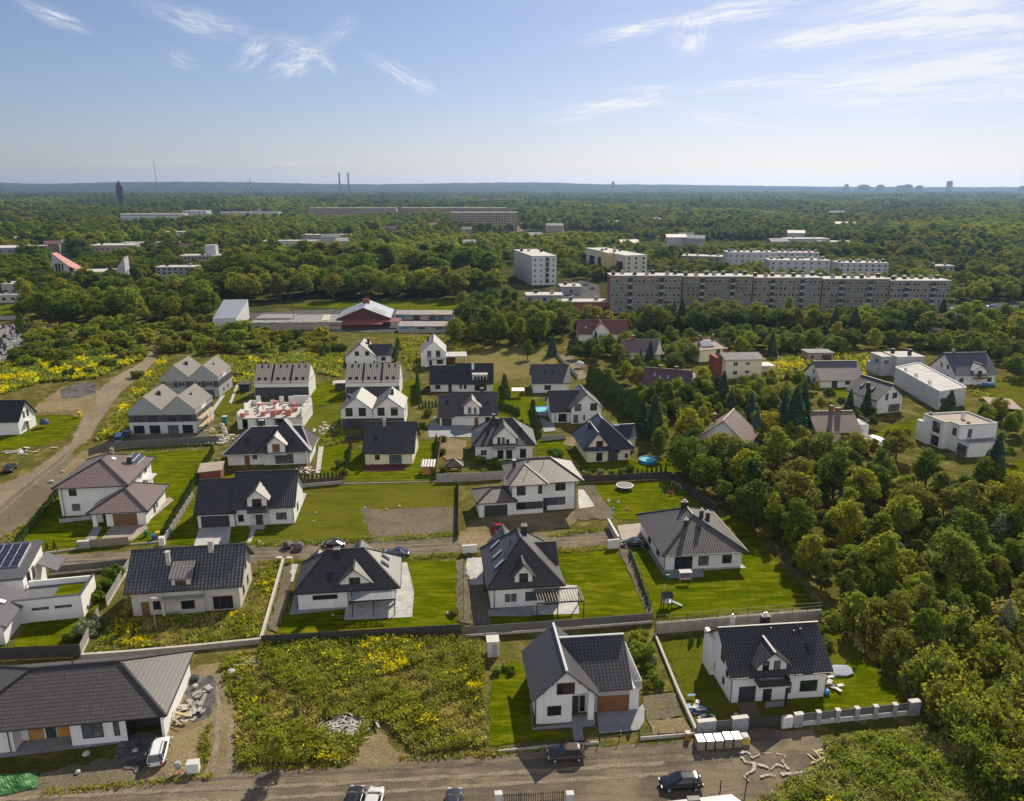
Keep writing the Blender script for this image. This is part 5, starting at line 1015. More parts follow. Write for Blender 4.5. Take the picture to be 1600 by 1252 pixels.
for i, (x, y, lab) in enumerate(segs):
    nx = segs[i + 1][0] if i < 4 else 1481
    L_ = (gp(nx - 2, y) - gp(x, y)).length
    block('apartment_section', lab, (x, y), L_, 12, 18.4 - .8 * i, 0.0, 5, 16, OLIVE2 if i % 2 == 0 else OLIVE, group='sections of the long apartment block', vents=7, winw=1.25, balc=(4, 11), gable_m=REDB if i == 0 else None)
block('apartment_block', 'grey slab apartment block seen end-on, left of the beige one, above the parking yard', (831, 446), 16, 55, 18.0, 12, 5, 4, LGREY, group='older slab blocks', vents=3, winw=1.3, balc=(2,)); 
h = block('apartment_block', 'beige slab apartment block seen end-on with yellow corner and cluttered roof, behind the long block', (976, 438), 16, 70, 16, 17, 5, 3, paint('pale_beige', (.47, .45, .36)), group='older slab blocks', vents=6, wins=False); h.bx('yellow_stair_tower', -4.5, -.2, 18, 30, 0, 16.8, paint('yellow_render', (.5, .4, .2))); 
for i in range(5): h.bx('window_strip', -.08, 0, 4 + i * 16, 14 + i * 16, .9 + 1, 11.6, GLASS)
W_ = paint('white_block', (.40, .40, .41), .85, .05)
for px, L_, D_, H_, lab in (((1135, 428), 34, 16, 15, 'white apartment block with cluttered roof, leftmost of the four behind the long block'), ((1203, 420), 36, 14, 12, 'white apartment block with cluttered roof, farthest of the white blocks behind the long block'), ((1200, 438), 40, 14, 13, 'white apartment block with cluttered roof just in front of its twin, behind the long block'), ((1308, 440), 32, 14, 12, 'white apartment block with cluttered roof, rightmost behind the long block')):
    block('white_block', lab, px, L_, D_, H_, -3, 4, 8, W_, group='white blocks behind the long block', side=0, vents=9, wins=True)
block('low_block', 'low beige block with dark roof vents left of the white blocks', (1064, 416), 40, 16, 8, -20, 2, 8, OLIVE2, vents=5, wins=False)
# distant slabs and houses
BEI = paint('distant_beige', (.30, .25, .19), .9, .2, .1); WHD = paint('distant_white', (.45, .45, .45), .9, .1)
FAR = [('slab_block', 'long distant beige slab block right of the chimneys, partly in trees', (628, 348), 185, 20, 25, 9, 44, BEI), ('slab_block', 'lower right end of the distant beige slab block', (706, 362), 92, 18, 26, 8, 24, BEI), ('slab_block', 'distant beige slab block behind the tree belt, left of the longest one', (482, 345), 165, 18, 23, 6, 36, BEI),
 ('slab_block', 'distant pale slab block with white end wall, beside the white chimney', (345, 347), 105, 18, 17, 6, 22, LGREY), ('slab_block', 'distant bluish slab block at the upper left among trees', (190, 355), 100, 16, 20, 5, 22, LGREY), ('slab_block', 'bright white tower block at the right end of the bluish slab', (287, 351), 40, 22, 22, 7, 5, WHD)]
for nm, lab, px, L_, D_, H_, fl, co, wm in FAR: block(nm, lab, px, L_, D_, H_, 0, fl, co, wm, vents=3, wins=False, winw=2.4, cat='slab block')
FWH = paint('far_white', (.33, .33, .34)); FGR = paint('far_grey', (.24, .24, .25))
FAR2 = [('white_villa', 'small white flat-roofed villa surrounded by dark trees, upper left', (253, 378), 38, 14, 11, 3, 6, FWH), ('school', 'long beige school with white roof box, upper left of the park', (283, 421), 60, 14, 10, 3, 22, BEI), ('school_annexe', 'beige school annexe with flat grey roof and bright side', (141, 402), 36, 24, 10, 2, 8, BEI), ('school_wing', 'low beige link building right of the school annexe', (190, 391), 55, 12, 7, 2, 16, OLIVE2),
 ('flat_house', 'pale flat-roofed three-storey house behind bushes with brick chimneys, above the overgrown field', (245, 438), 26, 12, 8.5, 3, 7, FGR), ('low_shed', 'flat grey-roofed shed with lean-to at the left edge, by a bright lawn', (-14, 474), 18, 10, 4, 1, 4, CONCL), ('low_shed', 'upper flat grey-roofed shed at the left edge', (4, 461), 13, 14, 6, 1, 3, CONCL), ('supermarket', 'white and orange low commercial building at the far left', (-60, 412), 55, 30, 12, 3, 8, FGR), ('supermarket', 'white roofed commercial hall behind the far left one', (-40, 386), 70, 40, 8, 1, 8, FWH),
 ('petrol_station', 'small flat-roofed service building by the parking yard, left of the long block', (822, 474), 20, 12, 4, 1, 5, FGR), ('brick_annexe', 'low brick annexe with flat grey roof adjoining the long block', (872, 490), 26, 10, 5.5, 1, 5, REDB), ('hall', 'grey domed storage hall on the parking yard', (876, 461), 12, 14, 4.5, 1, 1, FGR), ('factory', 'white factory roofs far right in the forest', (1230, 384), 45, 20, 7, 1, 6, FWH), ('factory', 'low white factory wing right of the bigger white roofs', (1285, 386), 42, 20, 5, 1, 6, FWH), ('pale_house', 'pale house half hidden in trees at the right of the long block', (1450, 432), 18, 10, 7, 2, 4, FGR), ('park_pavilion', 'grey low pavilion among the park trees', (470, 377), 60, 16, 7, 1, 8, CONC), ('park_pavilion', 'long pale flat roof beyond the park', (410, 386), 60, 14, 6, 1, 8, CONCL), ('white_shed', 'tiny white shed glimpsed in the overgrown field', (124, 468), 8, 6, 3.2, 1, 1, FWH)]
for nm, lab, px, L_, D_, H_, fl, co, wm in FAR2: block(nm, lab, px, L_, D_, H_, 2 if px[0] > 200 else 8, fl, co, wm, vents=2, wins=False, winw=1.6, cat=nm.replace('_', ' '))
o = empty('roof_box', gp(327, 421) + Vector((0, 6, 10.4)), 0, 'white plant room box standing on the school roof', 'plant room'); m = MB(); m.box(-4, 4, 0, 6, 0, 7); m.build('wall', WHD, o); m = MB(); m.box(-4.2, 4.2, -.2, 6.2, 7, 7.3); m.build('roof', FLATL, o)
# church
h = House('church', 'white modern church with swept red roofs and tall slit windows, upper left', (88, 447), 18, 'church'); h.wm = FWH
h.wall.loft([[(0, 0, 0), (9, -2, 0), (9, 6, 0), (1, 7, 0)], [(0, 0, 20), (9, -2, 12), (9, 6, 10), (1, 7, 18)]]); h.wall.box(9, 36, -2, 18, 0, 8); h.wall.loft([[(36, -4, 0), (41, -3, 0), (41, 16, 0), (36, 16, 0)], [(36, -4, 10), (41, -3, 17), (41, 16, 17), (36, 16, 11)]])
h.rm = paint('church_red', (.33, .10, .09), .6, .12); h.cap = FLATL
h.roof.slab([(.2, 0, 20.3), (9.2, -2.2, 12.3), (16, -2.4, 8.4), (16, 12, 8.4), (1, 9, 20.3)], .3); h.roof.slab([(9, -2, 8.3), (36, -2, 8.3), (36, 18, 8.3), (9, 18, 8.3)], .3, 1); h.roof.slab([(29, -4.2, 8.3), (37, -4.2, 14), (41.5, -3, 17.3), (41.5, 16, 17.3), (37, 18, 14), (29, 18, 8.3)], .3); h.bx('annexe', -12, 9, -12, -3, -.2, 6, LGREY); h.bx('annexe_roof', -12.3, 9.3, -12.3, -2.7, 6, 6.4, FLATG)
for x in (1.4, 3.2, 5.0): h.bx('slit_window', x, x + .9, -1.3, .3, 6, 14, GLASS)
h.finish()
# towers, chimneys, masts on the horizon
def vert(name, label, px, py_top, dist, r0, r1, mat, cat, n=10, head=None, bands=None):
    d = pray(px, py_top); k = dist / d.y; P = d * k; H_ = P.z + CAMH
    o = empty(name, (P.x, P.y, 0), 0, label, cat); m = MB()
    if bands:
        for i in range(8): f0, f1 = i / 8, (i + 1) / 8; m.cyl(0, 0, H_ * f0, H_ * f1, r0 + (r1 - r0) * f0, r0 + (r1 - r0) * f1, n, i % 2)
    else: m.cyl(0, 0, 0, H_, r0, r1, n)
    m.build('shaft', mat, o)
    if head: q = MB(); head(q, H_); q.build('head', mat, o)
    return o
SMK = paint('chimney_concrete', (.16, .15, .15)); TOW = paint('dark_tower', (.05, .055, .065))
vert('chimney_stack', 'left one of two tall dark chimney stacks on the horizon', 529.5, 270, 5200, 7, 5, SMK, 'chimney'); vert('chimney_stack', 'right one of two tall dark chimney stacks on the horizon', 543.5, 270, 5300, 7, 5, SMK, 'chimney')
vert('radio_mast', 'very tall thin radio mast on the left horizon', 240, 250, 4200, 1.6, 1.2, SMK, 'mast', 6); vert('striped_mast', 'red and white striped mast, left of the chimney stacks', 390, 278, 3500, 3.0, 2.0, [paint('mast_red', (.35, .1, .08)), WHD], 'mast', 6, bands=True); vert('striped_mast', 'shorter striped mast beside the red and white one', 386.5, 283, 3520, 2.2, 1.6, [paint('mast_red', (.35, .1, .08)), WHD], 'mast', 6, bands=True)
vert('white_chimney', 'slim white chimney standing among poplars, left of the park', 405, 327, 1180, 2.6, 2.0, WHD, 'chimney')
vert('water_tower', 'dark bulbous water tower with pointed cap above the left forest', 185.5, 287, 1900, 5, 5, TOW, 'tower', head=lambda q, H_: (q.cyl(0, 0, H_ * .42, H_ * .6, 5, 8, 12), q.cyl(0, 0, H_ * .6, H_ * .92, 8, 8, 12), q.cyl(0, 0, H_ * .92, H_ * 1.1, 8, .6, 12)))
for px, top, wpx_, lab in ((1323, 289, 5, 'narrow slab tower, leftmost on the right-hand skyline'), (1350, 290, 16, 'broad tower block on the skyline, second from the left'), (1376, 290, 10, 'mid-sized tower block on the skyline, third from the left'), (1407, 291, 10, 'tower block left of the joined pair on the skyline'), (1419, 289.5, 12, 'taller half of the joined tower pair on the skyline'), (1437, 291, 9, 'shorter half of the joined tower pair on the skyline'), (1484.5, 284, 7, 'tallest slim tower standing alone on the right-hand skyline'), (1598, 292, 8, 'dark tower cut by the right edge of the skyline'), (958, 285, 4, 'small tower on the hill ridge in the middle of the skyline')):
    d = pray(px, top); k = 6000 / d.y; P = d * k; W2 = wpx_ / FPX * 6000 / 2; H_ = P.z + CAMH; o = empty('tower_block', (P.x, P.y, 0), 0, lab, 'tower block', 'tower blocks on the skyline')
    m = MB(); m.box(-W2, W2, -12, 12, 0, H_); m.build('wall', SMK, o); m = MB(); m.box(-W2 * .6, W2 * .6, -8, 8, H_, H_ + 6); m.build('roof', SMK, o)
# ================================================================ vegetation
STEM = paint('dry_stem', (.20, .165, .11), .9, .3, 2)
NR = np.random.default_rng(11)
def np_mesh(name, V, mats, midx=None, per=4):
    n = len(V) // per; me = bpy.data.meshes.new(name); me.vertices.add(len(V)); me.vertices.foreach_set('co', np.ascontiguousarray(V, dtype=np.float32).ravel())
    me.loops.add(len(V)); me.loops.foreach_set('vertex_index', np.arange(len(V), dtype=np.int32)); me.polygons.add(n)
    me.polygons.foreach_set('loop_start', np.arange(0, len(V), per, dtype=np.int32))
    for m in mats: me.materials.append(m)
    if midx is not None: me.polygons.foreach_set('material_index', np.asarray(midx, dtype=np.int32))
    me.update(calc_edges=True); return me
def unit(a): return a / np.maximum(np.linalg.norm(a, axis=1, keepdims=True), 1e-9)
def quads(C, N_, S, T=None, asp=1.0):
    N_ = unit(N_); R_ = NR.normal(size=N_.shape) if T is None else T
    U = unit(R_ - N_ * (R_ * N_).sum(1, keepdims=True)); W = np.cross(N_, U)
    a = (U * S[:, None] * .5 * asp); b_ = (W * S[:, None] * .5)
    V = np.empty((len(C), 4, 3)); V[:, 0] = C - a; V[:, 1] = C - b_; V[:, 2] = C + a; V[:, 3] = C + b_   # lozenge leaf sprays
    return V.reshape(-1, 3)
def broad(name, mat, seed, h=9.0, rx=3.3, nc=34, per=85, ls=.42, base=.22, airy=1.0, up=.85, shape=1.0):
    r = np.random.default_rng(seed); zc = h * (base + (1 - base) * .5); rz = h * (1 - base) * .5
    L_ = unit(r.normal(size=(7, 3))); amp = r.uniform(-.28, .35, 7)
    d = unit(r.normal(size=(nc, 3))); lob = 1 + (np.maximum(0, d @ L_.T) ** 3 * amp).sum(1)
    rad = r.uniform(.45, .95, nc) ** .7 * lob; z = d[:, 2]
    taper = np.where(z > 0, 1 - .25 * shape * z, 1 + .15 * shape * z)
    C = d * np.array((rx, rx, rz)) * rad[:, None] * np.stack((taper, taper, np.ones(nc)), 1) * .82; C[:, 2] += zc
    cr = rx * r.uniform(.24, .42, nc) * (.8 if airy > 1 else 1)
    per_ = int(per / airy); k = np.repeat(np.arange(nc), per_); n = len(k)
    dd = unit(r.normal(size=(n, 3)) + np.array((0, 0, .35))); P = C[k] + dd * (cr[k] * r.uniform(.55, 1.12, n))[:, None] * np.array((1, 1, .78))
    P[:, 2] = np.maximum(P[:, 2], .15)
    nn = dd * .7 + np.array((0, 0, up)) + r.normal(size=(n, 3)) * .45
    return np_mesh(name, quads(P, nn, ls * r.uniform(.6, 1.35, n)), [mat])
def spruce(name, mat, seed, h=11.0, R_=2.4, n=2600, ls=.7):
    r = np.random.default_rng(seed); f = r.random(n) ** 1.35; z = h * (.05 + .95 * f); lay = (f * 17) % 1.0
    rad = R_ * (1 - f) ** .8 * (.45 + .55 * r.random(n) ** .5) * (1.12 - .42 * lay) + .08; th = r.uniform(0, 2 * np.pi, n)
    o = np.stack((np.cos(th), np.sin(th), np.zeros(n)), 1); P = o * rad[:, None]; P[:, 2] = z - rad * .16
    T = o + np.array((0, 0, -.35)) + r.normal(size=(n, 3)) * .2; nn = o * .45 + np.array((0, 0, .9)) + r.normal(size=(n, 3)) * .3
    return np_mesh(name, quads(P, nn, ls * r.uniform(.5, 1.1, n) * (1.15 - .6 * f), T, 1.5), [mat])
def thuja(name, mat, seed, h=3.0, R_=.55, n=620, ls=.26):
    r = np.random.default_rng(seed); f = r.random(n); rad = R_ * np.clip(1.15 * (1 - f) ** .55, 0, 1) * np.clip(.6 + 3 * f, 0, 1) * r.uniform(.8, 1.08, n); th = r.uniform(0, 2 * np.pi, n)
    o = np.stack((np.cos(th), np.sin(th), np.zeros(n)), 1); P = o * rad[:, None]; P[:, 2] = h * (.02 + .98 * f); T = np.array((0, 0, 1.)) + o * .15 + r.normal(size=(n, 3)) * .2
    return np_mesh(name, quads(P, o + np.array((0, 0, .35)) + r.normal(size=(n, 3)) * .35, ls * r.uniform(.6, 1.2, n), T, 1.7), [mat])
def scrub(name, mat, seed, h=4.5, R_=1.3, stems=24, per=42, ls=.27):
    r = np.random.default_rng(seed); k = np.repeat(np.arange(stems), per); n = len(k); th = r.uniform(0, 2 * np.pi, stems); le = r.uniform(.05, .42, stems); hh = h * r.uniform(.55, 1.05, stems); b0 = r.normal(0, R_ * .3, (stems, 2))
    f = r.random(n) ** .75; bend = (f ** 1.7) * le[k] * hh[k]; P = np.stack((b0[k, 0] + np.cos(th[k]) * bend, b0[k, 1] + np.sin(th[k]) * bend, f * hh[k] * (1 - .25 * le[k] * f)), 1) + r.normal(0, .22, (n, 3)) * np.array((1, 1, .6)); P[:, 2] = np.maximum(P[:, 2], .05)
    V1 = quads(P, r.normal(size=(n, 3)) + np.array((0, 0, .35)), ls * r.uniform(.5, 1.3, n), np.array((0, 0, 1.)) + r.normal(size=(n, 3)) * .7, 1.5)
    ks = np.arange(stems).repeat(5); g = np.tile(np.linspace(.08, .85, 5), stems); bd = (g ** 1.7) * le[ks] * hh[ks]
    Q = np.stack((b0[ks, 0] + np.cos(th[ks]) * bd, b0[ks, 1] + np.sin(th[ks]) * bd, g * hh[ks] * (1 - .25 * le[ks] * g)), 1); m2 = len(Q)
    V2 = quads(Q, r.normal(size=(m2, 3)), np.full(m2, .10), np.array((0, 0, 1.)) + r.normal(size=(m2, 3)) * .12, 11)
    return np_mesh(name, np.concatenate((V1, V2)), [mat, STEM], np.concatenate((np.zeros(n), np.ones(m2))))
def trunk_mesh(name, h, r0, limbs, seed, top=.72, mat=None):
    r = random.Random(seed); m = MB(); p = Vector((0, 0, -.2)); q = Vector((r.uniform(-.15, .15), r.uniform(-.15, .15), h * .32)); e = Vector((r.uniform(-.4, .4), r.uniform(-.4, .4), h * top))
    m.tube(p, q, r0, r0 * .72, 7); m.tube(q, e, r0 * .72, r0 * .2, 6)
    for i in range(limbs):
        f = r.uniform(.1, .8); a = q.lerp(e, f); t = r.uniform(0, 6.28); l_ = h * r.uniform(.18, .32); m.tube(a, a + Vector((math.cos(t) * l_, math.sin(t) * l_, l_ * r.uniform(.5, 1.1))), r0 * .32, r0 * .08, 5)
    return m.mesh(name, mat or BARK)
BARK = paint('bark', (.085, .068, .05), .9, .3, 2); BIRCH = paint('birch_bark', (.38, .36, .33), .85, .35, 3)
G_MID = leaf('leaf_mid', (.046, .062, .0080)); G_DARK = leaf('leaf_dark', (.030, .043, .0085)); G_YEL = leaf('leaf_yellow', (.102, .098, .009), .45); G_OLV = leaf('leaf_olive', (.066, .067, .013)); G_LITE = leaf('leaf_light', (.080, .092, .012), .45)
G_SPR = leaf('spruce_needles', (.018, .030, .014), .12); G_BLUE = leaf('blue_spruce', (.024, .038, .030), .12); G_THU = leaf('thuja_green', (.026, .040, .010), .15); G_PUR = leaf('purple_leaf', (.050, .026, .028), .3); G_GREY = leaf('silver_leaf', (.088, .094, .052), .35); G_BRN = leaf('rusty_leaf', (.10, .062, .016), .4); G_STRAW = leaf('straw_weed', (.120, .104, .036), .3); G_GOLD = leaf('goldenrod_flower', (.22, .19, .005), .3, .05); G_WEED = leaf('weed_green', (.076, .083, .013), .4)
CR = {}
def reg(kind, meshes, trunks, h): CR[kind] = (meshes, trunks, h)
_B = [broad('crown', G_MID, 21 + i, h=9, rx=rx, nc=nc, per=85, base=b_, shape=s_) for i, (rx, nc, b_, s_) in enumerate(((3.3, 36, .2, .6), (2.9, 30, .16, 1.0), (3.7, 40, .24, .4), (2.6, 30, .12, 1.4), (3.4, 30, .2, .9)))]
_T = [trunk_mesh('trunk', 9, .24, 5, i) for i in range(3)]
def recol(ms, mat):
    o = []
    for m in ms: c = m.copy(); c.materials[0] = mat; o.append(c)
    return o
reg('mid', _B, _T, 9); reg('dark', recol(_B, G_DARK), _T, 9); reg('yellow', recol(_B, G_YEL), _T, 9); reg('olive', recol(_B, G_OLV), _T, 9); reg('light', recol(_B, G_LITE), _T, 9); reg("rusty", recol(_B[:2], G_BRN), _T, 9); reg('purple', recol(_B[:2], G_PUR), _T, 9)
_A = [broad('crown', G_LITE, 60 + i, h=9, rx=2.2, nc=40, per=70, ls=.34, base=.14, airy=1.5, shape=1.6) for i in range(3)]; _BT = [trunk_mesh('trunk', 9, .15, 6, 40 + i, .9, BIRCH) for i in range(2)]
reg('birch', _A, _BT, 9); reg('airy_yellow', recol(_A, G_YEL), _T, 9); reg('silver', recol(_A, G_GREY), _T, 9)
reg('poplar', [broad('crown', G_DARK, 80 + i, h=16, rx=2.3, nc=44, per=70, ls=.6, base=.06, shape=1.5) for i in range(2)], [trunk_mesh('trunk', 16, .3, 4, 77)], 16)
reg('spruce', [spruce('crown', G_SPR, 90 + i, 11, 2.4 + .3 * i) for i in range(3)], [trunk_mesh('trunk', 11, .2, 0, 91, .8)], 11); reg('blue_spruce', recol(CR['spruce'][0][:2], G_BLUE), CR['spruce'][1], 11)
reg('bush', [broad('foliage', G_MID, 100 + i, h=2.6, rx=1.6, nc=20, per=70, ls=.3, base=-.12, shape=.2) for i in range(3)], None, 2.6)
for k_, m_ in (('bush_yellow', G_YEL), ('bush_olive', G_OLV), ('bush_dark', G_DARK), ('bush_silver', G_GREY), ('bush_purple', G_PUR), ('bush_light', G_LITE)): reg(k_, recol(CR['bush'][0], m_), None, 2.6)
reg('scrub', [scrub('foliage', G_OLV, 120 + i) for i in range(3)], None, 4.5); reg('scrub_straw', recol(CR['scrub'][0], G_STRAW), None, 4.5); reg('scrub_green', recol(CR['scrub'][0], G_WEED), None, 4.5)
_TH = [thuja('thuja', G_THU, 140 + i) for i in range(3)]
CATS = {'spruce': 'conifer', 'blue_spruce': 'conifer', 'bush': 'bush', 'bush_yellow': 'bush', 'bush_olive': 'bush', 'bush_dark': 'bush', 'bush_silver': 'bush', 'bush_purple': 'bush', 'bush_light': 'bush', 'scrub': 'scrub', 'scrub_straw': 'scrub', 'scrub_green': 'scrub'}
DESC = {'mid': 'green broadleaf tree', 'dark': 'dark green broadleaf tree', 'yellow': 'yellow-green broadleaf tree', 'olive': 'olive-green broadleaf tree', 'light': 'light green broadleaf tree', 'rusty': 'rusty-brown broadleaf tree', 'purple': 'purple-leaved tree', 'birch': 'slender pale-green birch', 'airy_yellow': 'thin-crowned yellow-green tree', 'silver': 'silvery-leaved tree', 'poplar': 'tall dark poplar', 'spruce': 'dark spruce', 'blue_spruce': 'blue-green spruce',
        'bush': 'rounded green bush', 'bush_yellow': 'yellow-green bush', 'bush_olive': 'olive bush', 'bush_dark': 'dark green bush', 'bush_silver': 'pale silvery bush', 'bush_purple': 'purple-leaved bush', 'bush_light': 'light green bush', 'scrub': 'upright olive scrub clump', 'scrub_straw': 'dry straw-coloured scrub clump', 'scrub_green': 'upright green scrub clump'}
NAME = {'conifer': 'spruce_tree', 'bush': 'bush', 'scrub': 'scrub_clump', 'tree': 'tree'}
tr = random.Random(77)
QUEUE = []; OVER = []
def plant(kind, P, h, where, group, wide=1.0, now=False):
    if CATS.get(kind, 'tree') in ('tree', 'bush') and not now: QUEUE.append((kind, tuple(P), h, where, group, wide)); return None
    ms, ts, h0 = CR[kind]; cat = CATS.get(kind, 'tree'); s = h / h0; lab = DESC[kind] + ' ' + where
    rz = tr.uniform(0, 6.28); sc = (s * wide * tr.uniform(.9, 1.12), s * wide * tr.uniform(.9, 1.12), s)
    if ts is None:
        o = obj(NAME[cat], tr.choice(ms)); o.location = P; o.rotation_euler = (0, 0, rz); o.scale = sc; tag(o, lab, cat, group)
    else:
        o = empty(NAME[cat], P, rz, lab, cat, group); o.scale = sc; obj('trunk', tr.choice(ts), o); obj('crown', tr.choice(ms), o)
    return o
# where nothing may grow: house footprints and paved or mown sheets
bpy.context.view_layer.update()
FOOT = []
for o in list(COL.objects):
    if o.type == 'EMPTY' and o.get('category') and o.children:
        xs = []; 
        for c in o.children:
            if c.type == 'MESH' and c.name.split('.')[0] in ('wall', 'roof'): xs += [v[:] for v in c.bound_box]
        if xs:
            a = np.array(xs); FOOT.append((o.matrix_world.inverted(), a[:, 0].min(), a[:, 0].max(), a[:, 1].min(), a[:, 1].max(), a[:, 2].max(), o.get('clear', 0)))
SHEETS = []
for o in COL.objects:
    if o.get('kind') == 'structure' and o.name.split('.')[0] in ('lawn', 'dry_lawn', 'driveway', 'road', 'gravel_road', 'dirt_track', 'path', 'terrace', 'sandy_yard', 'car_park', 'cemetery_ground', 'yard', 'pavement', 'dirt_clearing', 'sandy_verge'):
        SHEETS.append([(v.co.x, v.co.y) for v in o.data.vertices])
BB = [(min(p[0] for p in s), max(p[0] for p in s), min(p[1] for p in s), max(p[1] for p in s)) for s in SHEETS]
def inpoly(x, y, pts):
    c = False; j = len(pts) - 1
    for i in range(len(pts)):
        xi, yi = pts[i]; xj, yj = pts[j]
        if (yi > y) != (yj > y) and x < (xj - xi) * (y - yi) / (yj - yi) + xi: c = not c
        j = i
    return c
def free(x, y, m=1.5, front=0.0, sheets=True, h=8.0):
    for inv, x0, x1, y0, y1, z1, clr in FOOT:
        p = inv @ Vector((x, y, 0))
        far = max(0.0, h - .75 * z1) * 5.0 if y > 330 else (7.0 if z1 > 5.2 else 9)
        if x0 - m < p.x < x1 + m and y0 - m - (max(clr, min(far, 70)) if front else 0) < p.y < y1 + m: return False
    if sheets:
        for s, b_ in zip(SHEETS, BB):
            if b_[0] < x < b_[1] and b_[2] < y < b_[3] and inpoly(x, y, s): return False
    return True
PLACED = []
def fill(px, sp, kinds, h0, h1, where, group, sheets=True, wide=1.0, n=9999, front=0, m=1.5):
    pts = [gp(*p) for p in px]; P2 = [(p.x, p.y) for p in pts]; xs = [p[0] for p in P2]; ys = [p[1] for p in P2]
    A_ = (max(xs) - min(xs)) * (max(ys) - min(ys)); got = []; tries = int(A_ / (sp * sp) * 14) + 20
    ks = [k for k, w_ in kinds]; ws = [w_ for k, w_ in kinds]; cell = {}
    for _ in range(tries):
        x = tr.uniform(min(xs), max(xs)); y = tr.uniform(min(ys), max(ys))
        if not inpoly(x, y, P2): continue
        ci = (int(x // sp), int(y // sp))
        if any((x - a) ** 2 + (y - b_) ** 2 < sp * sp for i in (-1, 0, 1) for j in (-1, 0, 1) for a, b_ in cell.get((ci[0] + i, ci[1] + j), ())): continue
        if not free(x, y, m, front, sheets, h1): continue
        cell.setdefault(ci, []).append((x, y)); got.append((x, y))
        plant(tr.choices(ks, ws)[0], (x, y, 0), h0 + (h1 - h0) * tr.random() ** 1.35, where, group, wide)
        if len(got) >= n: break
    return len(got)
CNT = {}
W1 = 'in the wood right of the lawn with the long hipped bungalow'
MIXW = [('mid', 5), ('olive', 4), ('dark', 2), ('yellow', 2), ('light', 3), ('airy_yellow', 1), ('silver', 1)]
WP = [(1066, 742), (1120, 726), (1230, 735), (1330, 742), (1470, 762), (1600, 790), (1680, 900), (1400, 960), (1300, 955), (1200, 840), (1118, 786)]
CNT['wood'] = fill(WP, 7.6, MIXW, 7.5, 11.0, W1, 'trees of the right-hand wood', wide=1.12)
CNT['woodb'] = fill(WP, 4.4, MIXW, 3.6, 6.2, 'growing low between taller trees of the right-hand wood', 'lower trees of the right-hand wood', wide=1.2)
CNT['wood2'] = fill([(1310, 975), (1400, 955), (1700, 900), (1800, 1010), (1560, 1040), (1420, 1060), (1350, 1015)], 4.2, [('olive', 5), ('mid', 3), ('silver', 1), ('light', 2)], 4.5, 7.5, 'in the lower part of the right-hand wood', 'trees of the right-hand wood')
CNT['scrub'] = fill([(1318, 985), (1420, 960), (1640, 1000), (1760, 1120), (1800, 1300), (1590, 1300), (1530, 1220), (1440, 1110), (1365, 1030)], 1.9, [('scrub', 4), ('scrub_straw', 2), ('scrub_green', 6)], 2.4, 6.0, 'in the thicket beside the lower right garden', 'scrub of the right-hand thicket', n=190)
CNT['corner'] = fill([(1560, 1110), (1700, 1080), (1900, 1300), (1560, 1320), (1545, 1230)], 2.4, [('bush_light', 3), ('bush', 3), ('bush_olive', 2)], 2.4, 4.4, 'in the lower right corner', 'bushes in the lower right corner', n=40)
CNT['under'] = fill([(1066, 742), (1230, 735), (1470, 762), (1600, 790), (1680, 900), (1400, 960), (1300, 955), (1200, 840)], 4.0, [('bush', 2), ('bush_olive', 3), ('bush_light', 2), ('bush_silver', 1)], 1.8, 3.4, 'between the trees of the right-hand wood', 'undergrowth bushes of the right-hand wood', n=90)
# garden belt on the right
CNT['belt'] = fill([(1000, 660), (1060, 640), (1180, 620), (1250, 640), (1262, 700), (1350, 706), (1440, 724), (1330, 738), (1140, 724), (1066, 738), (1030, 715)], 4.6, [('mid', 3), ('light', 3), ('yellow', 2), ('olive', 3), ('dark', 1)], 4.0, 8.0, 'in the gardens around the taupe-roofed house', 'garden trees on the right', wide=1.15)
CNT['belt2'] = fill([(965, 575), (1060, 590), (1110, 620), (1060, 660), (1025, 664), (985, 612)], 5.0, [('mid', 3), ('dark', 3), ('light', 2), ('olive', 1)], 5.5, 9, 'between the hedge and the purple-roofed house', 'garden trees behind the long hedge')
CNT['belt3'] = fill([(1180, 640), (1260, 590), (1290, 625), (1430, 660), (1440, 700), (1360, 690), (1270, 720), (1190, 680)], 5.4, [('mid', 3), ('dark', 2), ('light', 2), ('bush_purple', 1)], 3, 5.5, 'near the brown chalet with the brick chimney', 'garden trees around the brown chalet', front=1, n=22)
CNT['east'] = fill([(1500, 660), (1560, 650), (1700, 680), (1700, 900), (1600, 790), (1590, 745)], 5, [('mid', 3), ('olive', 3), ('yellow', 2), ('light', 2)], 4, 7.5, 'right of the cubic white villa', 'trees right of the cubic villa')
for px, h, k in ((1040, 600, 'spruce'),): pass
SPR = [((1015, 570), 8, 'spruce'), ((1000, 577), 7.5, 'spruce'), ((1003, 680), 10, 'spruce'), ((1022, 685), 11, 'spruce'), ((1180, 690), 9, 'blue_spruce'), ((1172, 660), 8, 'blue_spruce'), ((1238, 690), 12.5, 'spruce'), ((1222, 682), 11, 'blue_spruce'), ((1252, 680), 12, 'spruce'), ((1478, 672), 9.5, 'spruce'), ((1468, 676), 8, 'spruce'), ((1530, 668), 6.5, 'spruce'), ((1547, 772), 10.5, 'spruce'), ((1535, 765), 8, 'spruce'), ((1326, 645), 7, 'spruce'), ((1352, 650), 8, 'spruce'), ((1128, 640), 10, 'spruce'), ((1140, 655), 9, 'spruce'), ((1118, 632), 8, 'spruce'), ((930, 545), 8, 'blue_spruce'), ((1040, 512), 13, 'spruce'), ((1052, 515), 12, 'blue_spruce'), ((1064, 513), 11, 'spruce'), ((863, 556), 9, 'blue_spruce'), ((1205, 560), 9, 'spruce'), ((1252, 705), 6, 'spruce'), ((1290, 708), 6.5, 'spruce')]
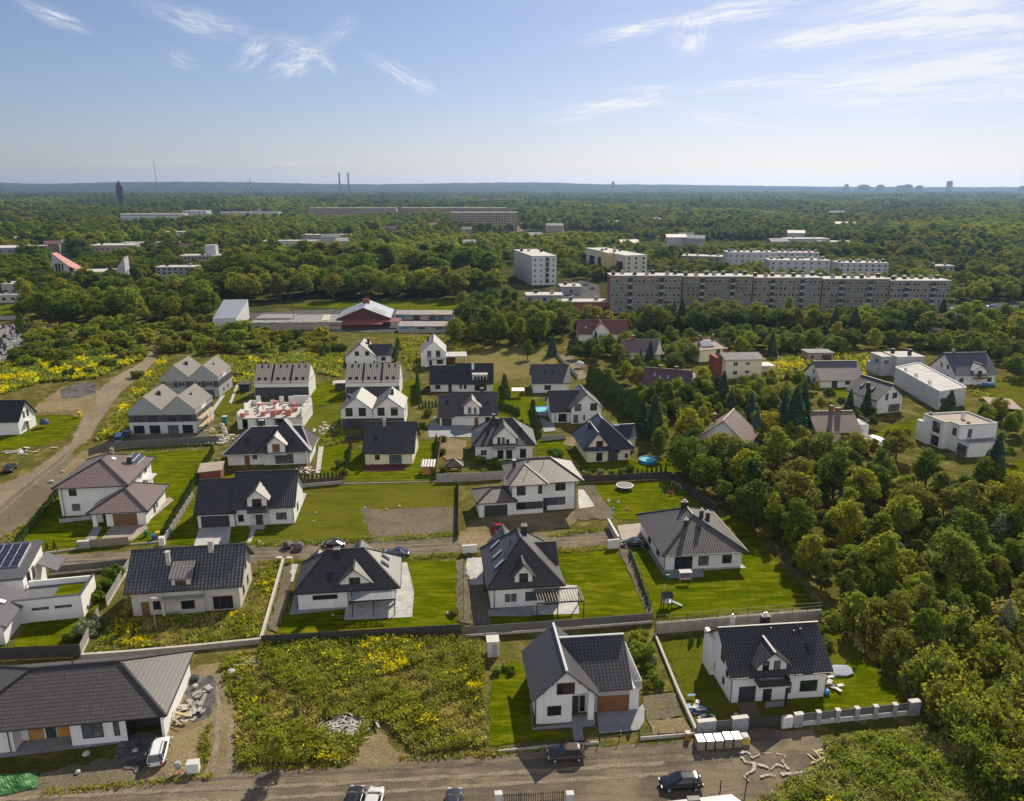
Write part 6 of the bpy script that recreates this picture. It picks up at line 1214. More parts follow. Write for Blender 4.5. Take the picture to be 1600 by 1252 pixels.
for px, h, k in SPR: plant(k, gp(*px), h * (.9 + .35 * ((px[0] * 7) % 10) / 10), 'in the gardens on the right' if px[0] < 1320 else 'beside the white villas on the right', 'garden spruces', 1.05)
for px, h, k, wh in (((1072, 700), 10.5, 'yellow', 'in front of the taupe roof, tallest there'), ((1094, 690), 9, 'light', 'just left of the taupe roof'), ((1098, 612), 8, 'yellow', 'left of the beige three-storey house'), ((1206, 838), 8.5, 'airy_yellow', 'at the wood edge beside the hipped bungalow'), ((1160, 770), 9.5, 'yellow', 'with bright crown at the wood edge behind the trampoline lawn'), ((1340, 800), 9.5, 'yellow', 'standing out golden in the middle of the wood'), ((1255, 902), 7.5, 'airy_yellow', 'overhanging the lawn corner with wire fence'), ((1556, 862), 7, 'silver', 'alone silver-white in the right-hand wood'), ((986, 488), 15, 'light', 'tall and narrow before the left end of the long block'), ((1232, 500), 11, 'light', 'rounded, before the middle of the long block'), ((1090, 515), 11, 'dark', 'massive and rounded before the long block'), ((1270, 522), 11, 'mid', 'with a lit top before the long block'), ((1510, 498), 8, 'light', 'at the right end of the long block'), ((1398, 508), 6, 'purple', 'by the right part of the long block'), ((1306, 500), 7, 'rusty', 'before the right part of the long block'), ((824, 562), 7.5, 'mid', 'broad and round on the dry meadow'), ((748, 520), 11, 'olive', 'feathery, right of the garage rows'), ((790, 522), 12, 'olive', 'second feathery one right of the garage rows'), ((770, 535), 6, 'yellow', 'small and bright below the feathery pair'), ((440, 1200), 4.3, 'light', 'small, on the edge of the weedy roadside lot')):
    plant(k, gp(*px), h, wh, 'single garden trees', 1.15 if k in ('mid', 'dark') else .8 if h > 12 else 1.0)
# mid-distance belts
BELT = [('mid', 4), ('dark', 3), ('light', 2), ('olive', 3), ('yellow', 1)]
CNT['m1'] = fill([(880, 530), (1000, 522), (1180, 520), (1400, 535), (1600, 540), (1600, 500), (1480, 500), (1200, 503), (960, 503), (830, 500), (800, 545)], 5.6, BELT + [('spruce', 1)], 5, 13.0, 'in the belt below the long apartment block', 'tree belt below the long block', front=1, n=260, wide=1.25)
CNT['m2'] = fill([(700, 545), (860, 545), (820, 505), (770, 478), (720, 478), (725, 520)], 6.5, [('dark', 4), ('mid', 2), ('olive', 2)], 9, 14, 'right of the garage rows', 'trees right of the garages', front=1, n=40)
CNT['m3'] = fill([(365, 476), (700, 470), (780, 474), (780, 455), (700, 452), (365, 456)], 8.5, [('olive', 5), ('yellow', 3), ('mid', 3), ('light', 1)], 14, 18, 'in the park row behind the metal hall', 'park trees behind the metal hall', front=1, n=44, wide=1.45)
CNT['m4'] = fill([(360, 455), (772, 452), (765, 428), (420, 424), (360, 436)], 11, [('mid', 4), ('dark', 4), ('olive', 2), ('light', 1)], 19, 26, 'in the park behind the row of trees', 'tall park trees', front=1, n=58, wide=1.5)
CNT['m5'] = fill([(880, 560), (985, 538), (1180, 528), (1290, 536), (1480, 540), (1640, 552), (1640, 585), (1560, 572), (1450, 548), (1290, 552), (1200, 556), (1120, 560), (1050, 576), (960, 572)], 6.0, BELT + [('bush', 1), ('bush_olive', 1)], 5.5, 9.5, 'in the gardens between the red roofs and the tree belt', 'garden trees behind the red roofs', front=1, wide=1.2)
CNT['m6'] = fill([(1560, 560), (1700, 560), (1700, 640), (1600, 610), (1570, 590)], 6.0, BELT, 5, 8, 'at the right edge behind the upper gable house', 'trees at the right edge', wide=1.2)
CNT['m7'] = fill([(1180, 600), (1262, 594), (1290, 628), (1200, 650), (1150, 640)], 5.4, [('mid', 3), ('dark', 2), ('yellow', 1), ('bush', 1)], 3.5, 6.5, 'in front of the beige house', 'garden trees before the beige house', front=1)
# left overgrown field
CNT['l1'] = fill([(60, 520), (250, 500), (340, 505), (520, 528), (540, 552), (380, 566), (330, 556), (262, 552), (226, 560), (60, 575), (20, 572)], 4.4, [('bush', 3), ('bush_olive', 4), ('bush_light', 5), ('bush_yellow', 2), ('bush_dark', 1), ('scrub_green', 2)], 2.2, 6.5, 'in the overgrown field behind the grey pairs', 'bushes of the overgrown left field', n=170, front=1, wide=1.25)
CNT['l2'] = fill([(0, 468), (320, 470), (330, 500), (250, 506), (90, 506), (36, 500), (36, 478)], 7.0, BELT, 8, 15, 'between the cemetery and the park', 'trees above the cemetery', n=90, front=1, wide=1.25)
for px, h in (((35, 524), 8), ((90, 575), 3.2), ((106, 590), 3.4), ((140, 584), 3.0), ((170, 575), 3.6), ((118, 580), 2.6), ((215, 590), 3), ((20, 577), 2.2)):
    if h > 6:
        o = obj('thuja', _TH[0]); o.location = gp(*px); o.scale = (4, 4, 3.2); tag(o, 'tall dark cypress-like conifer standing over the cemetery', 'conifer')
    else: plant('bush_dark' if h > 3 else 'bush_olive', gp(*px), h, 'in the goldenrod strip left of the track', 'bushes in the goldenrod strip', 1.3)
# small garden plants
for px, h, k in (((750, 726), 2.8, 'bush'), ((778, 733), 3.2, 'bush'), ((758, 740), 1.5, 'bush_light'), ((868, 722), 4.2, 'bush'), ((898, 735), 2.2, 'bush_purple'), ((692, 690), 1.7, 'bush'), ((690, 710), 1.7, 'bush'), ((692, 736), 1.6, 'bush_light'), ((532, 730), 2.4, 'bush_olive'), ((538, 742), 2.0, 'bush_light'), ((668, 650), 2.6, 'bush_olive'), ((660, 668), 2.0, 'bush'), ((918, 745), 1.6, 'bush_light'), ((938, 742), 1.8, 'bush_silver'), ((955, 742), 1.5, 'bush_light'), ((970, 740), 1.5, 'bush_silver'), ((985, 735), 1.6, 'bush'), ((135, 990), 2.4, 'bush_silver'), ((116, 1000), 1.6, 'bush'), ((105, 1002), 1.2, 'bush_dark'), ((150, 940), 2.2, 'bush'), ((155, 925), 2.4, 'bush'), ((165, 920), 2.0, 'bush'), ((178, 905), 2.6, 'bush'), ((130, 955), 1.5, 'bush_dark'), ((142, 965), 1.3, 'bush'), ((1000, 1030), 3.2, 'bush_light'), ((1010, 1048), 1.6, 'bush'), ((1020, 1062), 1.4, 'bush_light'), ((1030, 1075), 1.3, 'bush'), ((1012, 1075), 1.2, 'bush_olive'), ((996, 1006), 2.6, 'bush_yellow'), ((1018, 1035), 1.5, 'bush_silver'), ((790, 1045), 1.0, 'bush_light'), ((800, 1052), 1.1, 'bush'), ((776, 1052), 1.2, 'bush_light'), ((708, 962), 1.2, 'bush_olive'), ((1252, 720), 3.4, 'bush_purple'), ((1352, 712), 2.8, 'bush_purple'), ((1232, 725), 3.2, 'bush_purple'), ((935, 590), 2.6, 'bush_light'), ((950, 585), 2.8, 'bush_light'), ((975, 588), 2.2, 'bush_light'), ((800, 655), 1.0, 'bush'), ((815, 660), 1.2, 'bush_olive'), ((822, 668), 1.4, 'bush'), ((795, 640), 1.8, 'bush_dark'), ((912, 676), 1.8, 'bush_yellow'), ((922, 674), 1.6, 'bush_olive'), ((1282, 990), 1.8, 'bush'), ((1290, 1012), 1.6, 'bush_olive'), ((1300, 975), 2.2, 'bush_light'), ((124, 938), 1.4, 'bush_yellow')):
    plant(k, gp(*px), h, 'in a garden bed between the houses', 'small garden shrubs')
QUEUE.sort(key=lambda q: -q[2] * (1.6 if q[4] == 'single garden trees' else 1) / q[1][1])
NQ = {'tree': 0, 'bush': 0}
for q in QUEUE:
    c_ = CATS.get(q[0], 'tree'); NQ[c_] += 1
    if NQ[c_] <= 292: plant(*q, now=True)
    else: OVER.append(q)
for i_, (pl, nn) in enumerate((([(640, 640), (690, 640), (700, 700), (690, 750), (684, 700), (655, 690)], 12), ([(776, 622), (842, 622), (842, 690), (800, 690), (780, 650)], 16), ([(880, 660), (930, 662), (925, 690), (900, 745), (880, 740), (890, 700)], 12), ([(498, 690), (545, 690), (545, 748), (505, 748)], 9), ([(700, 722), (800, 722), (790, 750), (690, 750)], 14), ([(905, 728), (1050, 722), (1046, 746), (900, 752)], 16), ([(650, 560), (700, 570), (672, 616), (650, 620)], 9), ([(100, 905), (200, 890), (170, 940), (128, 1010), (120, 1000), (150, 930)], 12), ([(1000, 1010), (1024, 990), (1056, 1080), (1000, 1086)], 18), ([(480, 600), (540, 600), (536, 640), (480, 650)], 8))):
    fill(pl, 1.9, [('bush', 3), ('bush_olive', 2), ('bush_light', 3), ('bush_yellow', 1), ('bush_dark', 1)], .7, 2.0, 'in a garden bed between the houses', 'small garden shrubs', sheets=False, n=nn, m=.6)
# thuja rows
def row(a, b_, sp, h, lab, grp, jit=.05, wide=1.0):
    A_, B_ = gp(*a), gp(*b_); n = max(1, int((B_ - A_).length / sp))
    for i in range(n + 1):
        P = A_.lerp(B_, i / n); o = obj('thuja', tr.choice(_TH)); o.location = (P.x + tr.gauss(0, jit), P.y + tr.gauss(0, jit), 0); s = h / 3.0 * tr.uniform(.88, 1.12); o.scale = (s * wide * tr.uniform(.9, 1.1),) * 2 + (s,); o.rotation_euler = (0, 0, tr.uniform(0, 6)); tag(o, lab, 'thuja', grp)
row((333, 708), (258, 838), .95, 1.9, 'young thuja in the hedge between the mown lawn and the garage house', 'thuja hedge beside the mown lawn')
row((24, 858), (94, 768), 1.0, 1.5, 'low thuja in the hedge along the dirt track', 'thuja hedge along the track', wide=1.4)
row((50, 862), (86, 857), .95, 1.5, 'small thuja in the short row left of the wooden gate', 'six thujas by the gate')
row((232, 704), (330, 696), .9, 1.1, 'tiny thuja in front of the dark panel fence behind the lawn', 'tiny thujas along the panel fence')
row((922, 600), (1010, 668), 1.5, 6.2, 'tall thuja in the long dark hedge right of the twin-gable house', 'tall thuja hedge', .15, 1.3)
row((892, 552), (960, 548), 1.6, 4.5, 'clipped thuja in the hedge below the old red roof', 'hedge below the red roof', .1, 1.6)
row((1080, 1006), (1270, 984), 1.2, 1.4, 'low thuja at the foot of the concrete retaining wall', 'thujas along the retaining wall', .1, 1.3)
row((984, 866), (1016, 950), 1.0, 1.3, 'small thuja along the wire fence beside the bungalow lawn', 'thujas along the wire fence')
row((652, 600), (655, 630), 1.3, 3.6, 'columnar thuja in the row left of the dark terrace', 'thuja column row', .1, .9)
row((655, 638), (686, 634), .9, 1.8, 'small thuja in front of the dark terrace', 'thuja row before the dark terrace')
row((776, 636), (810, 650), .9, 2.2, 'thuja in the topiary garden behind the brown-roofed house', 'topiary garden thujas')
row((832, 640), (842, 684), 1.0, 2.8, 'thuja in the dense hedge at the grey driveway', 'thuja hedge at the driveway', .1, 1.1)
row((788, 602), (792, 622), 1.1, 3.6, 'big thuja beside the white garden canopy', 'big thujas by the canopy', .15, 1.3)
row((470, 752), (532, 746), .8, 1.5, 'thuja peeping over the brown fence of the cluttered terrace', 'thujas behind the brown fence')
row((540, 742), (548, 700), .8, 1.9, 'thuja in the hedge left of the cream house', 'thuja hedge by the cream house')
row((680, 750), (682, 690), .8, 1.9, 'thuja in the hedge right of the small shed', 'thuja hedge by the shed')
row((1255, 708), (1278, 712), 1.1, 3.4, 'thuja in the clump before the brown chalet', 'thuja clump before the chalet')
row((996, 742), (1040, 736), 1.0, 1.4, 'small thuja in front of the brown fence by the round pool', 'thujas by the pool fence')
row((505, 560), (512, 545), 1.2, 4, 'thuja left of the near-black gable', 'thujas left of the far gable'); row((617, 566), (622, 545), 1.2, 4, 'thuja right of the near-black gable', 'thujas right of the far gable')
# weeds: what nobody could count
def weeds(name, px, dens, h0, h1, seed, gold=.0, straw=.2, green=(G_WEED, G_OLV), wq=.34, label=None, avoid=True, holes=()):
    r = np.random.default_rng(seed); P2 = [(gp(*p).x, gp(*p).y) for p in px]; xs = [p[0] for p in P2]; ys = [p[1] for p in P2]
    n = int((max(xs) - min(xs)) * (max(ys) - min(ys)) * dens); X = r.uniform(min(xs), max(xs), n); Y = r.uniform(min(ys), max(ys), n)
    keep = np.array([inpoly(x, y, P2) and (not avoid or free(x, y, .3)) for x, y in zip(X, Y)]); 
    for hx_, hr_ in holes: q_ = gp(*hx_); keep &= np.hypot((X - q_.x) * .8, Y - q_.y) > hr_ * (1 + .25 * np.sin(5 * np.arctan2(Y - q_.y, X - q_.x)))
    X, Y = X[keep], Y[keep]; n = len(X)
    ph = r.uniform(0, 6, 8)
    fl = lambda s, k: np.sin(X / s + ph[k]) * np.cos(Y / s * 1.3 + ph[k + 1]) + .6 * np.sin((X + Y) / (s * .43) + ph[k + 2]) + .4 * np.cos((X - 1.7 * Y) / (s * .21) + ph[k + 3])
    f1, f2 = fl(5.2, 0), fl(3.4, 4); k = np.repeat(np.arange(n), 6); m = len(k)
    hh = (h0 + (h1 - h0) * np.clip(.5 + .35 * f2 + r.normal(0, .18, n), 0, 1.2))[k]
    z = hh * r.uniform(.25, .95, m); C = np.stack((X[k] + r.normal(0, .2, m), Y[k] + r.normal(0, .2, m), z), 1)
    V = quads(C, r.normal(size=(m, 3)) + np.array((0, 0, .9)), wq * r.uniform(.5, 1.3, m), np.array((0, 0, 1.)) + r.normal(size=(m, 3)) * .5, 2.2)
    mi = np.where(f1 > .5, 1, 0)[k]; mi[r.random(m) < straw * (.12 + 1.5 * np.clip(f2[k] * -.9 + .25, 0, 1.1))] = 2
    if gold:
        g = (f1 + .5 * f2 + r.normal(0, .3, n) > 1.15 - gold)[k] & (z > hh * .62); mi[g] = 3
    o = obj(name, np_mesh(name, V, [green[0], green[1], G_STRAW, G_GOLD], mi)); o['kind'] = 'stuff'; o['label'] = label or 'tall weeds'; return o
weeds('weeds', [(372, 1196), (392, 1100), (408, 1012), (520, 1000), (752, 1000), (760, 1165), (650, 1178), (604, 1130), (580, 1130), (552, 1190)], 30, .2, 1.15, 1, gold=-.35, straw=.5, wq=.17, label='tall weeds on the empty lot', holes=(((540, 1136), 1.9),))
weeds('weeds', [(408, 1030), (420, 1008), (520, 1000), (650, 1006), (640, 1050), (560, 1066), (500, 1092), (440, 1080)], 12, .6, 1.5, 21, gold=.6, straw=.1, wq=.2, label='goldenrod patch on the empty lot')
weeds('weeds', [(470, 1130), (400, 1150), (385, 1190), (470, 1196), (545, 1190), (556, 1160)], 8, .4, 1.1, 22, gold=-.2, straw=.1, wq=.2, label='dark green weeds at the edge of the empty lot')
weeds('weeds', [(340, 1040), (372, 1020), (404, 1020), (392, 1100), (372, 1190), (366, 1100)], 8, .1, .5, 2, straw=.3, label='low weeds beside the sandy track')
for q_, pl in enumerate(([(400, 845), (560, 841), (716, 832), (716, 838), (560, 850), (400, 855)], [(400, 877), (640, 869), (745, 862), (745, 868), (640, 875), (400, 883)], [(380, 1200), (545, 1193), (545, 1198), (380, 1207)], [(620, 1184), (760, 1174), (860, 1166), (860, 1171), (760, 1183), (640, 1190)], [(60, 1236), (210, 1222), (330, 1212), (330, 1216), (200, 1230), (60, 1244)], [(745, 862), (860, 858), (960, 852), (960, 858), (860, 866), (745, 868)], [(860, 834), (956, 824), (956, 829), (860, 840)])): weeds('weeds', pl, 9, .04, .28, 40 + q_, straw=.35, wq=.2, label='weedy verge along the road', avoid=False)
weeds('weeds', [(306, 1130), (326, 1090), (338, 1062), (352, 1040), (346, 1062), (332, 1100), (320, 1204), (308, 1204)], 12, .1, .4, 23, straw=.4, wq=.2, label='low weeds between the yard and the sandy track')
weeds('weeds', [(142, 1022), (190, 960), (208, 920), (214, 968), (380, 955), (400, 890), (440, 880), (406, 998), (200, 1016)], 16, .15, .7, 3, gold=-.15, straw=.55, wq=.2, label='tall dry grass around the unfinished house')
weeds('weeds', [(1280, 1160), (1440, 1138), (1520, 1190), (1580, 1330), (1160, 1330), (1168, 1262), (1282, 1196), (1300, 1180)], 22, .2, 1.0, 4, gold=-.15, straw=.75, wq=.19, label='weeds along the road in the lower right')
weeds('weeds', [(-80, 640), (60, 600), (150, 592), (225, 562), (215, 556), (60, 566), (-80, 572)], 1.6, .5, 1.5, 5, gold=.95, straw=.35, wq=.7, label='goldenrod strip beside the dirt track')
weeds('weeds', [(150, 690), (172, 660), (215, 600), (250, 560), (262, 556), (250, 590), (206, 640), (196, 680)], 2.5, .2, .8, 6, gold=.3, straw=.35, wq=.6, label='rough grass between the track and the grey pairs')
weeds('weeds', [(0, 840), (40, 820), (96, 756), (132, 716), (120, 740), (20, 856), (0, 900)], 3, .05, .3, 7, straw=.95, wq=.35, label='dry verge beside the dirt track')
weeds('weeds', [(360, 600), (330, 560), (540, 552), (530, 590), (400, 566), (390, 605)], 1.8, .3, 1.1, 8, gold=.2, straw=.5, wq=.7, label='rough meadow behind the striped terraces')
weeds('weeds', [(640, 580), (620, 528), (720, 530), (760, 545), (660, 570)], 1.4, .3, .9, 9, straw=.4, wq=.7, label='rough meadow around the barn house')
weeds('weeds', [(1150, 600), (1150, 570), (1300, 548), (1392, 560), (1360, 590)], 1.2, .3, .9, 10, gold=.6, straw=.5, wq=.8, label='sunny meadow before the brick garage')
weeds('weeds', [(1320, 1000), (1420, 970), (1600, 1000), (1700, 1300), (1560, 1300), (1450, 1110)], 3.0, .3, 1.2, 12, straw=.6, wq=.5, label='dry undergrowth of the thicket')
weeds('weeds', [(1500, 600), (1700, 580), (1700, 700), (1560, 650)], 1.0, .1, .5, 13, straw=.3, wq=.6, label='rough grass at the right edge')
weeds('weeds', [(478, 648), (534, 652), (540, 690), (492, 704)], 3.0, .1, .4, 15, straw=.3, wq=.4, label='weedy strip beside the half-built shell')
CNT['plot'] = fill([(380, 1190), (400, 1110), (412, 1020), (520, 1006), (745, 1006), (752, 1160), (650, 1172), (560, 1100), (470, 1190)], 2.6, [('scrub_green', 5), ('scrub', 3), ('scrub_straw', 3)], .8, 1.9, 'among the weeds of the empty lot', 'scrub clumps of the empty lot', n=46)
CNT['verge'] = fill([(1300, 1165), (1440, 1145), (1520, 1195), (1560, 1260), (1230, 1260)], 2.2, [('scrub_green', 5), ('scrub', 2), ('scrub_straw', 3)], .7, 1.7, 'in the weeds along the road corner', 'scrub clumps of the road corner', n=24)
# distant houses glimpsed in the forest
rr = random.Random(9)
for i in range(78):
    px = rr.uniform(0, 1600) if i < 34 else rr.choice((rr.uniform(0, 760), rr.uniform(820, 1320))); py = rr.uniform(299, 313) if i < 34 else rr.uniform(318, 402); P = gp(px, py)
    if py > 315 and not free(P.x, P.y, 6, 1): continue
    o = empty('distant_building', P, rr.uniform(-.4, .4), 'distant pale building glimpsed above the forest', 'building', 'distant buildings in the forest'); s = P.y / 700
    W2, D2, H2 = rr.uniform(4, 9) * min(s, 2.4), 10, rr.uniform(5, 8) + min(7, s * 1.6); m = MB(); m.box(-W2, W2, 0, D2, 0, H2); m.build('wall', rr.choice((FWH, BEI, FGR, OLIVE2, FWH)), o); m = MB(); m.slab([(-W2 - .5, -.5, H2), (W2 + .5, -.5, H2), (W2 + .5, D2 / 2, H2 + 3), (-W2 - .5, D2 / 2, H2 + 3)], .3); m.slab([(-W2 - .5, D2 / 2, H2 + 3), (W2 + .5, D2 / 2, H2 + 3), (W2 + .5, D2 + .5, H2), (-W2 - .5, D2 + .5, H2)], .3); m.build('roof', rr.choice((FLATL, T_RED, FLATG, T_BRW)), o)
    bpy.context.view_layer.update(); FOOT.append((o.matrix_world.inverted(), -W2, W2, 0, D2, H2, 12 * min(s, 3)))
sheet('clearing', [(800, 364), (828, 360), (826, 346), (806, 350)], .0, SAND, 2, 12); sheet('clearing', [(560, 378), (640, 374), (636, 366), (566, 369)], .0, GRASS_G, 2, 12); sheet('clearing', [(1010, 372), (1120, 368), (1090, 360), (1020, 362)], .0, GRASS_G, 2, 12)
SHEETS += [[(v.co.x, v.co.y) for v in o.data.vertices] for o in COL.objects if o.name.startswith('clearing')]; BB = [(min(p[0] for p in s), max(p[0] for p in s), min(p[1] for p in s), max(p[1] for p in s)) for s in SHEETS]
# forest out to the hills: one object of instanced crowns
src = bpy.data.collections.new('forest_sources')
FS = []
for i, (ms, h0) in enumerate(((CR['mid'][0][0], 9), (CR['dark'][0][2], 9), (CR['olive'][0][4], 9), (CR['dark'][0][1], 9), (CR['light'][0][0], 9), (CR['mid'][0][2], 9), (CR['poplar'][0][0], 16), (CR['yellow'][0][3], 9), (CR['bush'][0][0], 2.6), (CR['bush_olive'][0][1], 2.6), (CR['bush_light'][0][2], 2.6))):
    o = bpy.data.objects.new('forest_source_%02d' % i, ms); src.objects.link(o)
pts = []; rz = []; sc = []; ix = []
def ring(d0, d1, sp, s0, s1, keep=1.0, ci=(0, 1, 2, 3, 4, 5)):
    y = d0
    while y < d1:
        half = .70 * y + 40; x = -half + NR.uniform(0, sp)
        while x < half:
            X, Y = x + NR.normal(0, sp * .3), y + NR.normal(0, sp * .35)
            c = math.sin(X / 210 + 1.3) * math.cos(Y / 260) + .6 * math.sin((X + Y) / 97) + .5 * math.cos((X - Y) / 61)
            if NR.random() < keep and c > -.95 and (d0 > 1500 or free(X, Y, 3, 1, True, 10 * s1)):
                if Y > 560 or inpoly(X, Y, ZONE):
                    c2 = math.sin(X / 130 + Y / 340) + .8 * math.cos(X / 75 - Y / 120) + NR.normal(0, .5); k = min(len(ci) - 1, max(0, int((c2 / 3.6 + .5) * len(ci)))); pts.append((X, Y, -.3)); s = NR.uniform(s0, s1) * (1 + .22 * c); sc.append((s * NR.uniform(1.0, 1.6), s * NR.uniform(1.0, 1.6), s)); rz.append((0, 0, NR.uniform(0, 6.28))); ix.append(ci[k])
            x += sp
        y += sp
ZONE = [(gp(*p).x, gp(*p).y) for p in [(-300, 400), (2000, 400), (2000, 560), (1600, 520), (1485, 470), (940, 440), (800, 424), (360, 424), (340, 470), (60, 466), (-300, 480)]]
ring(420, 620, 7.5, .75, 1.25); ring(620, 1000, 10.5, 1.0, 1.9, .95, (0, 1, 2, 3, 4, 5, 7, 4)); ring(1000, 1900, 15, 1.3, 2.2, .95, (0, 1, 2, 3, 4, 5)); ring(1900, 3600, 25, 1.7, 2.6, .92, (0, 1, 3, 5, 4)); ring(3600, 7600, 46, 2.0, 3.2, .9, (1, 3, 0))
KI = {'bush': 8, 'bush_olive': 9, 'bush_light': 10, 'bush_yellow': 10, 'bush_dark': 8, 'bush_silver': 9, 'bush_purple': 9, 'dark': 1, 'olive': 2, 'yellow': 7, 'light': 4, 'birch': 4, 'rusty': 2, 'poplar': 6}
for kd, P, hh, _w, _g, wd in OVER:
    i_ = KI.get(kd, 0); s = hh / CR[kd][2] if i_ != 6 else hh / 16; pts.append(P); sc.append((s * wd, s * wd, s)); rz.append((0, 0, tr.uniform(0, 6))); ix.append(i_)
me = bpy.data.meshes.new('forest'); me.from_pydata(pts, [], [])
for nm, typ, dat in (('rz', 'FLOAT_VECTOR', rz), ('sc', 'FLOAT_VECTOR', sc)):
    a = me.attributes.new(nm, typ, 'POINT'); a.data.foreach_set('vector', np.array(dat, dtype=np.float32).ravel())
a = me.attributes.new('ix', 'INT', 'POINT'); a.data.foreach_set('value', np.array(ix, dtype=np.int32))
fo = obj('forest', me); fo['kind'] = 'stuff'; fo['label'] = 'forest stretching to the hills'
ng = bpy.data.node_groups.new('forest_scatter', 'GeometryNodeTree'); ng.interface.new_socket('Geometry', in_out='INPUT', socket_type='NodeSocketGeometry'); ng.interface.new_socket('Geometry', in_out='OUTPUT', socket_type='NodeSocketGeometry')
gi = ng.nodes.new('NodeGroupInput'); go_ = ng.nodes.new('NodeGroupOutput'); ip = ng.nodes.new('GeometryNodeInstanceOnPoints'); ci_ = ng.nodes.new('GeometryNodeCollectionInfo')
ci_.inputs['Collection'].default_value = src; ci_.inputs['Separate Children'].default_value = True; ci_.inputs['Reset Children'].default_value = True
def att(nm, typ): n = ng.nodes.new('GeometryNodeInputNamedAttribute'); n.data_type = typ; n.inputs['Name'].default_value = nm; return n.outputs['Attribute']
ip.inputs['Pick Instance'].default_value = True
ng.links.new(gi.outputs[0], ip.inputs['Points']); ng.links.new(ci_.outputs[0], ip.inputs['Instance']); ng.links.new(att('ix', 'INT'), ip.inputs['Instance Index']); ng.links.new(att('rz', 'FLOAT_VECTOR'), ip.inputs['Rotation']); ng.links.new(att('sc', 'FLOAT_VECTOR'), ip.inputs['Scale']); ng.links.new(ip.outputs[0], go_.inputs[0])
fo.modifiers.new('scatter', 'NODES').node_group = ng
# hills on the horizon
def ridge(name, dist, near, prof, seed, mat, back):
    xs = np.linspace(-.82 * dist, .82 * dist, 240); r = np.random.default_rng(seed); V = []; F_ = []
    pxs = [p[0] for p in prof]; pys = [p[1] for p in prof]; rows = [(near, 0.0), (near + (dist - near) * .5, .55), (dist, 1.0), (back, .3)]
    for x in xs:
        px = 800 + FPX * x / (dist * math.cos(PITCH)) * 1.0; py = np.interp(px, pxs, pys); d = pray(px, py); hgt = CAMH + d.z / d.y * dist + r.normal(0, 1.5)
        for yy, f in rows: V.append((x * yy / dist, yy, hgt * f - (1 if f == 0 else 0)))
    n = len(rows)
    for i in range(len(xs) - 1):
        for j in range(n - 1): a = i * n + j; F_.append((a, a + n, a + n + 1, a + 1))
    m = bpy.data.meshes.new(name); m.from_pydata(V, [], F_); m.materials.append(mat); o = obj(name, m); o['kind'] = 'structure'
HILL = sheet_mat('hill_forest', [(.020, .028, .012), (.032, .040, .016), (.05, .05, .025)], (.0015, .008, .05), bump=0)
ridge('hills', 9000, 6400, [(-400, 286), (0, 285.5), (60, 287.5), (180, 285), (260, 284), (320, 284), (420, 285.5), (500, 287.5), (600, 288), (700, 286.5), (800, 285), (860, 285.5), (930, 288), (1040, 288.5), (1180, 290.5), (1300, 292), (1500, 292.5), (2000, 292)], 3, HILL, 11000)
if 0: ridge('far_hills', 13000, 11200, [(-400, 284), (20, 280.5), (120, 282), (240, 286), (520, 288), (620, 279.5), (700, 278), (780, 282), (900, 287), (2000, 289)], 4, HILL, 13800)
# air
hz = bpy.data.materials.new('haze'); hz.use_nodes = True; t_ = NT(hz.node_tree); t_.n.remove(t_.n['Principled BSDF']); pv = t_.n.new('ShaderNodeVolumePrincipled'); pv.inputs['Color'].default_value = (.42, .63, 1.0, 1); pv.inputs['Density'].default_value = 5.0e-5; pv.inputs['Anisotropy'].default_value = .5
t_.l.new(pv.outputs[0], t_.n['Material Output'].inputs['Volume'])
m = MB(); m.box(-15000, 15000, -420, 14800, -4, 235); o = m.build('haze', hz, None, kind='stuff', label='thin summer haze')
print('PLANTS', CNT, 'forest', len(pts))
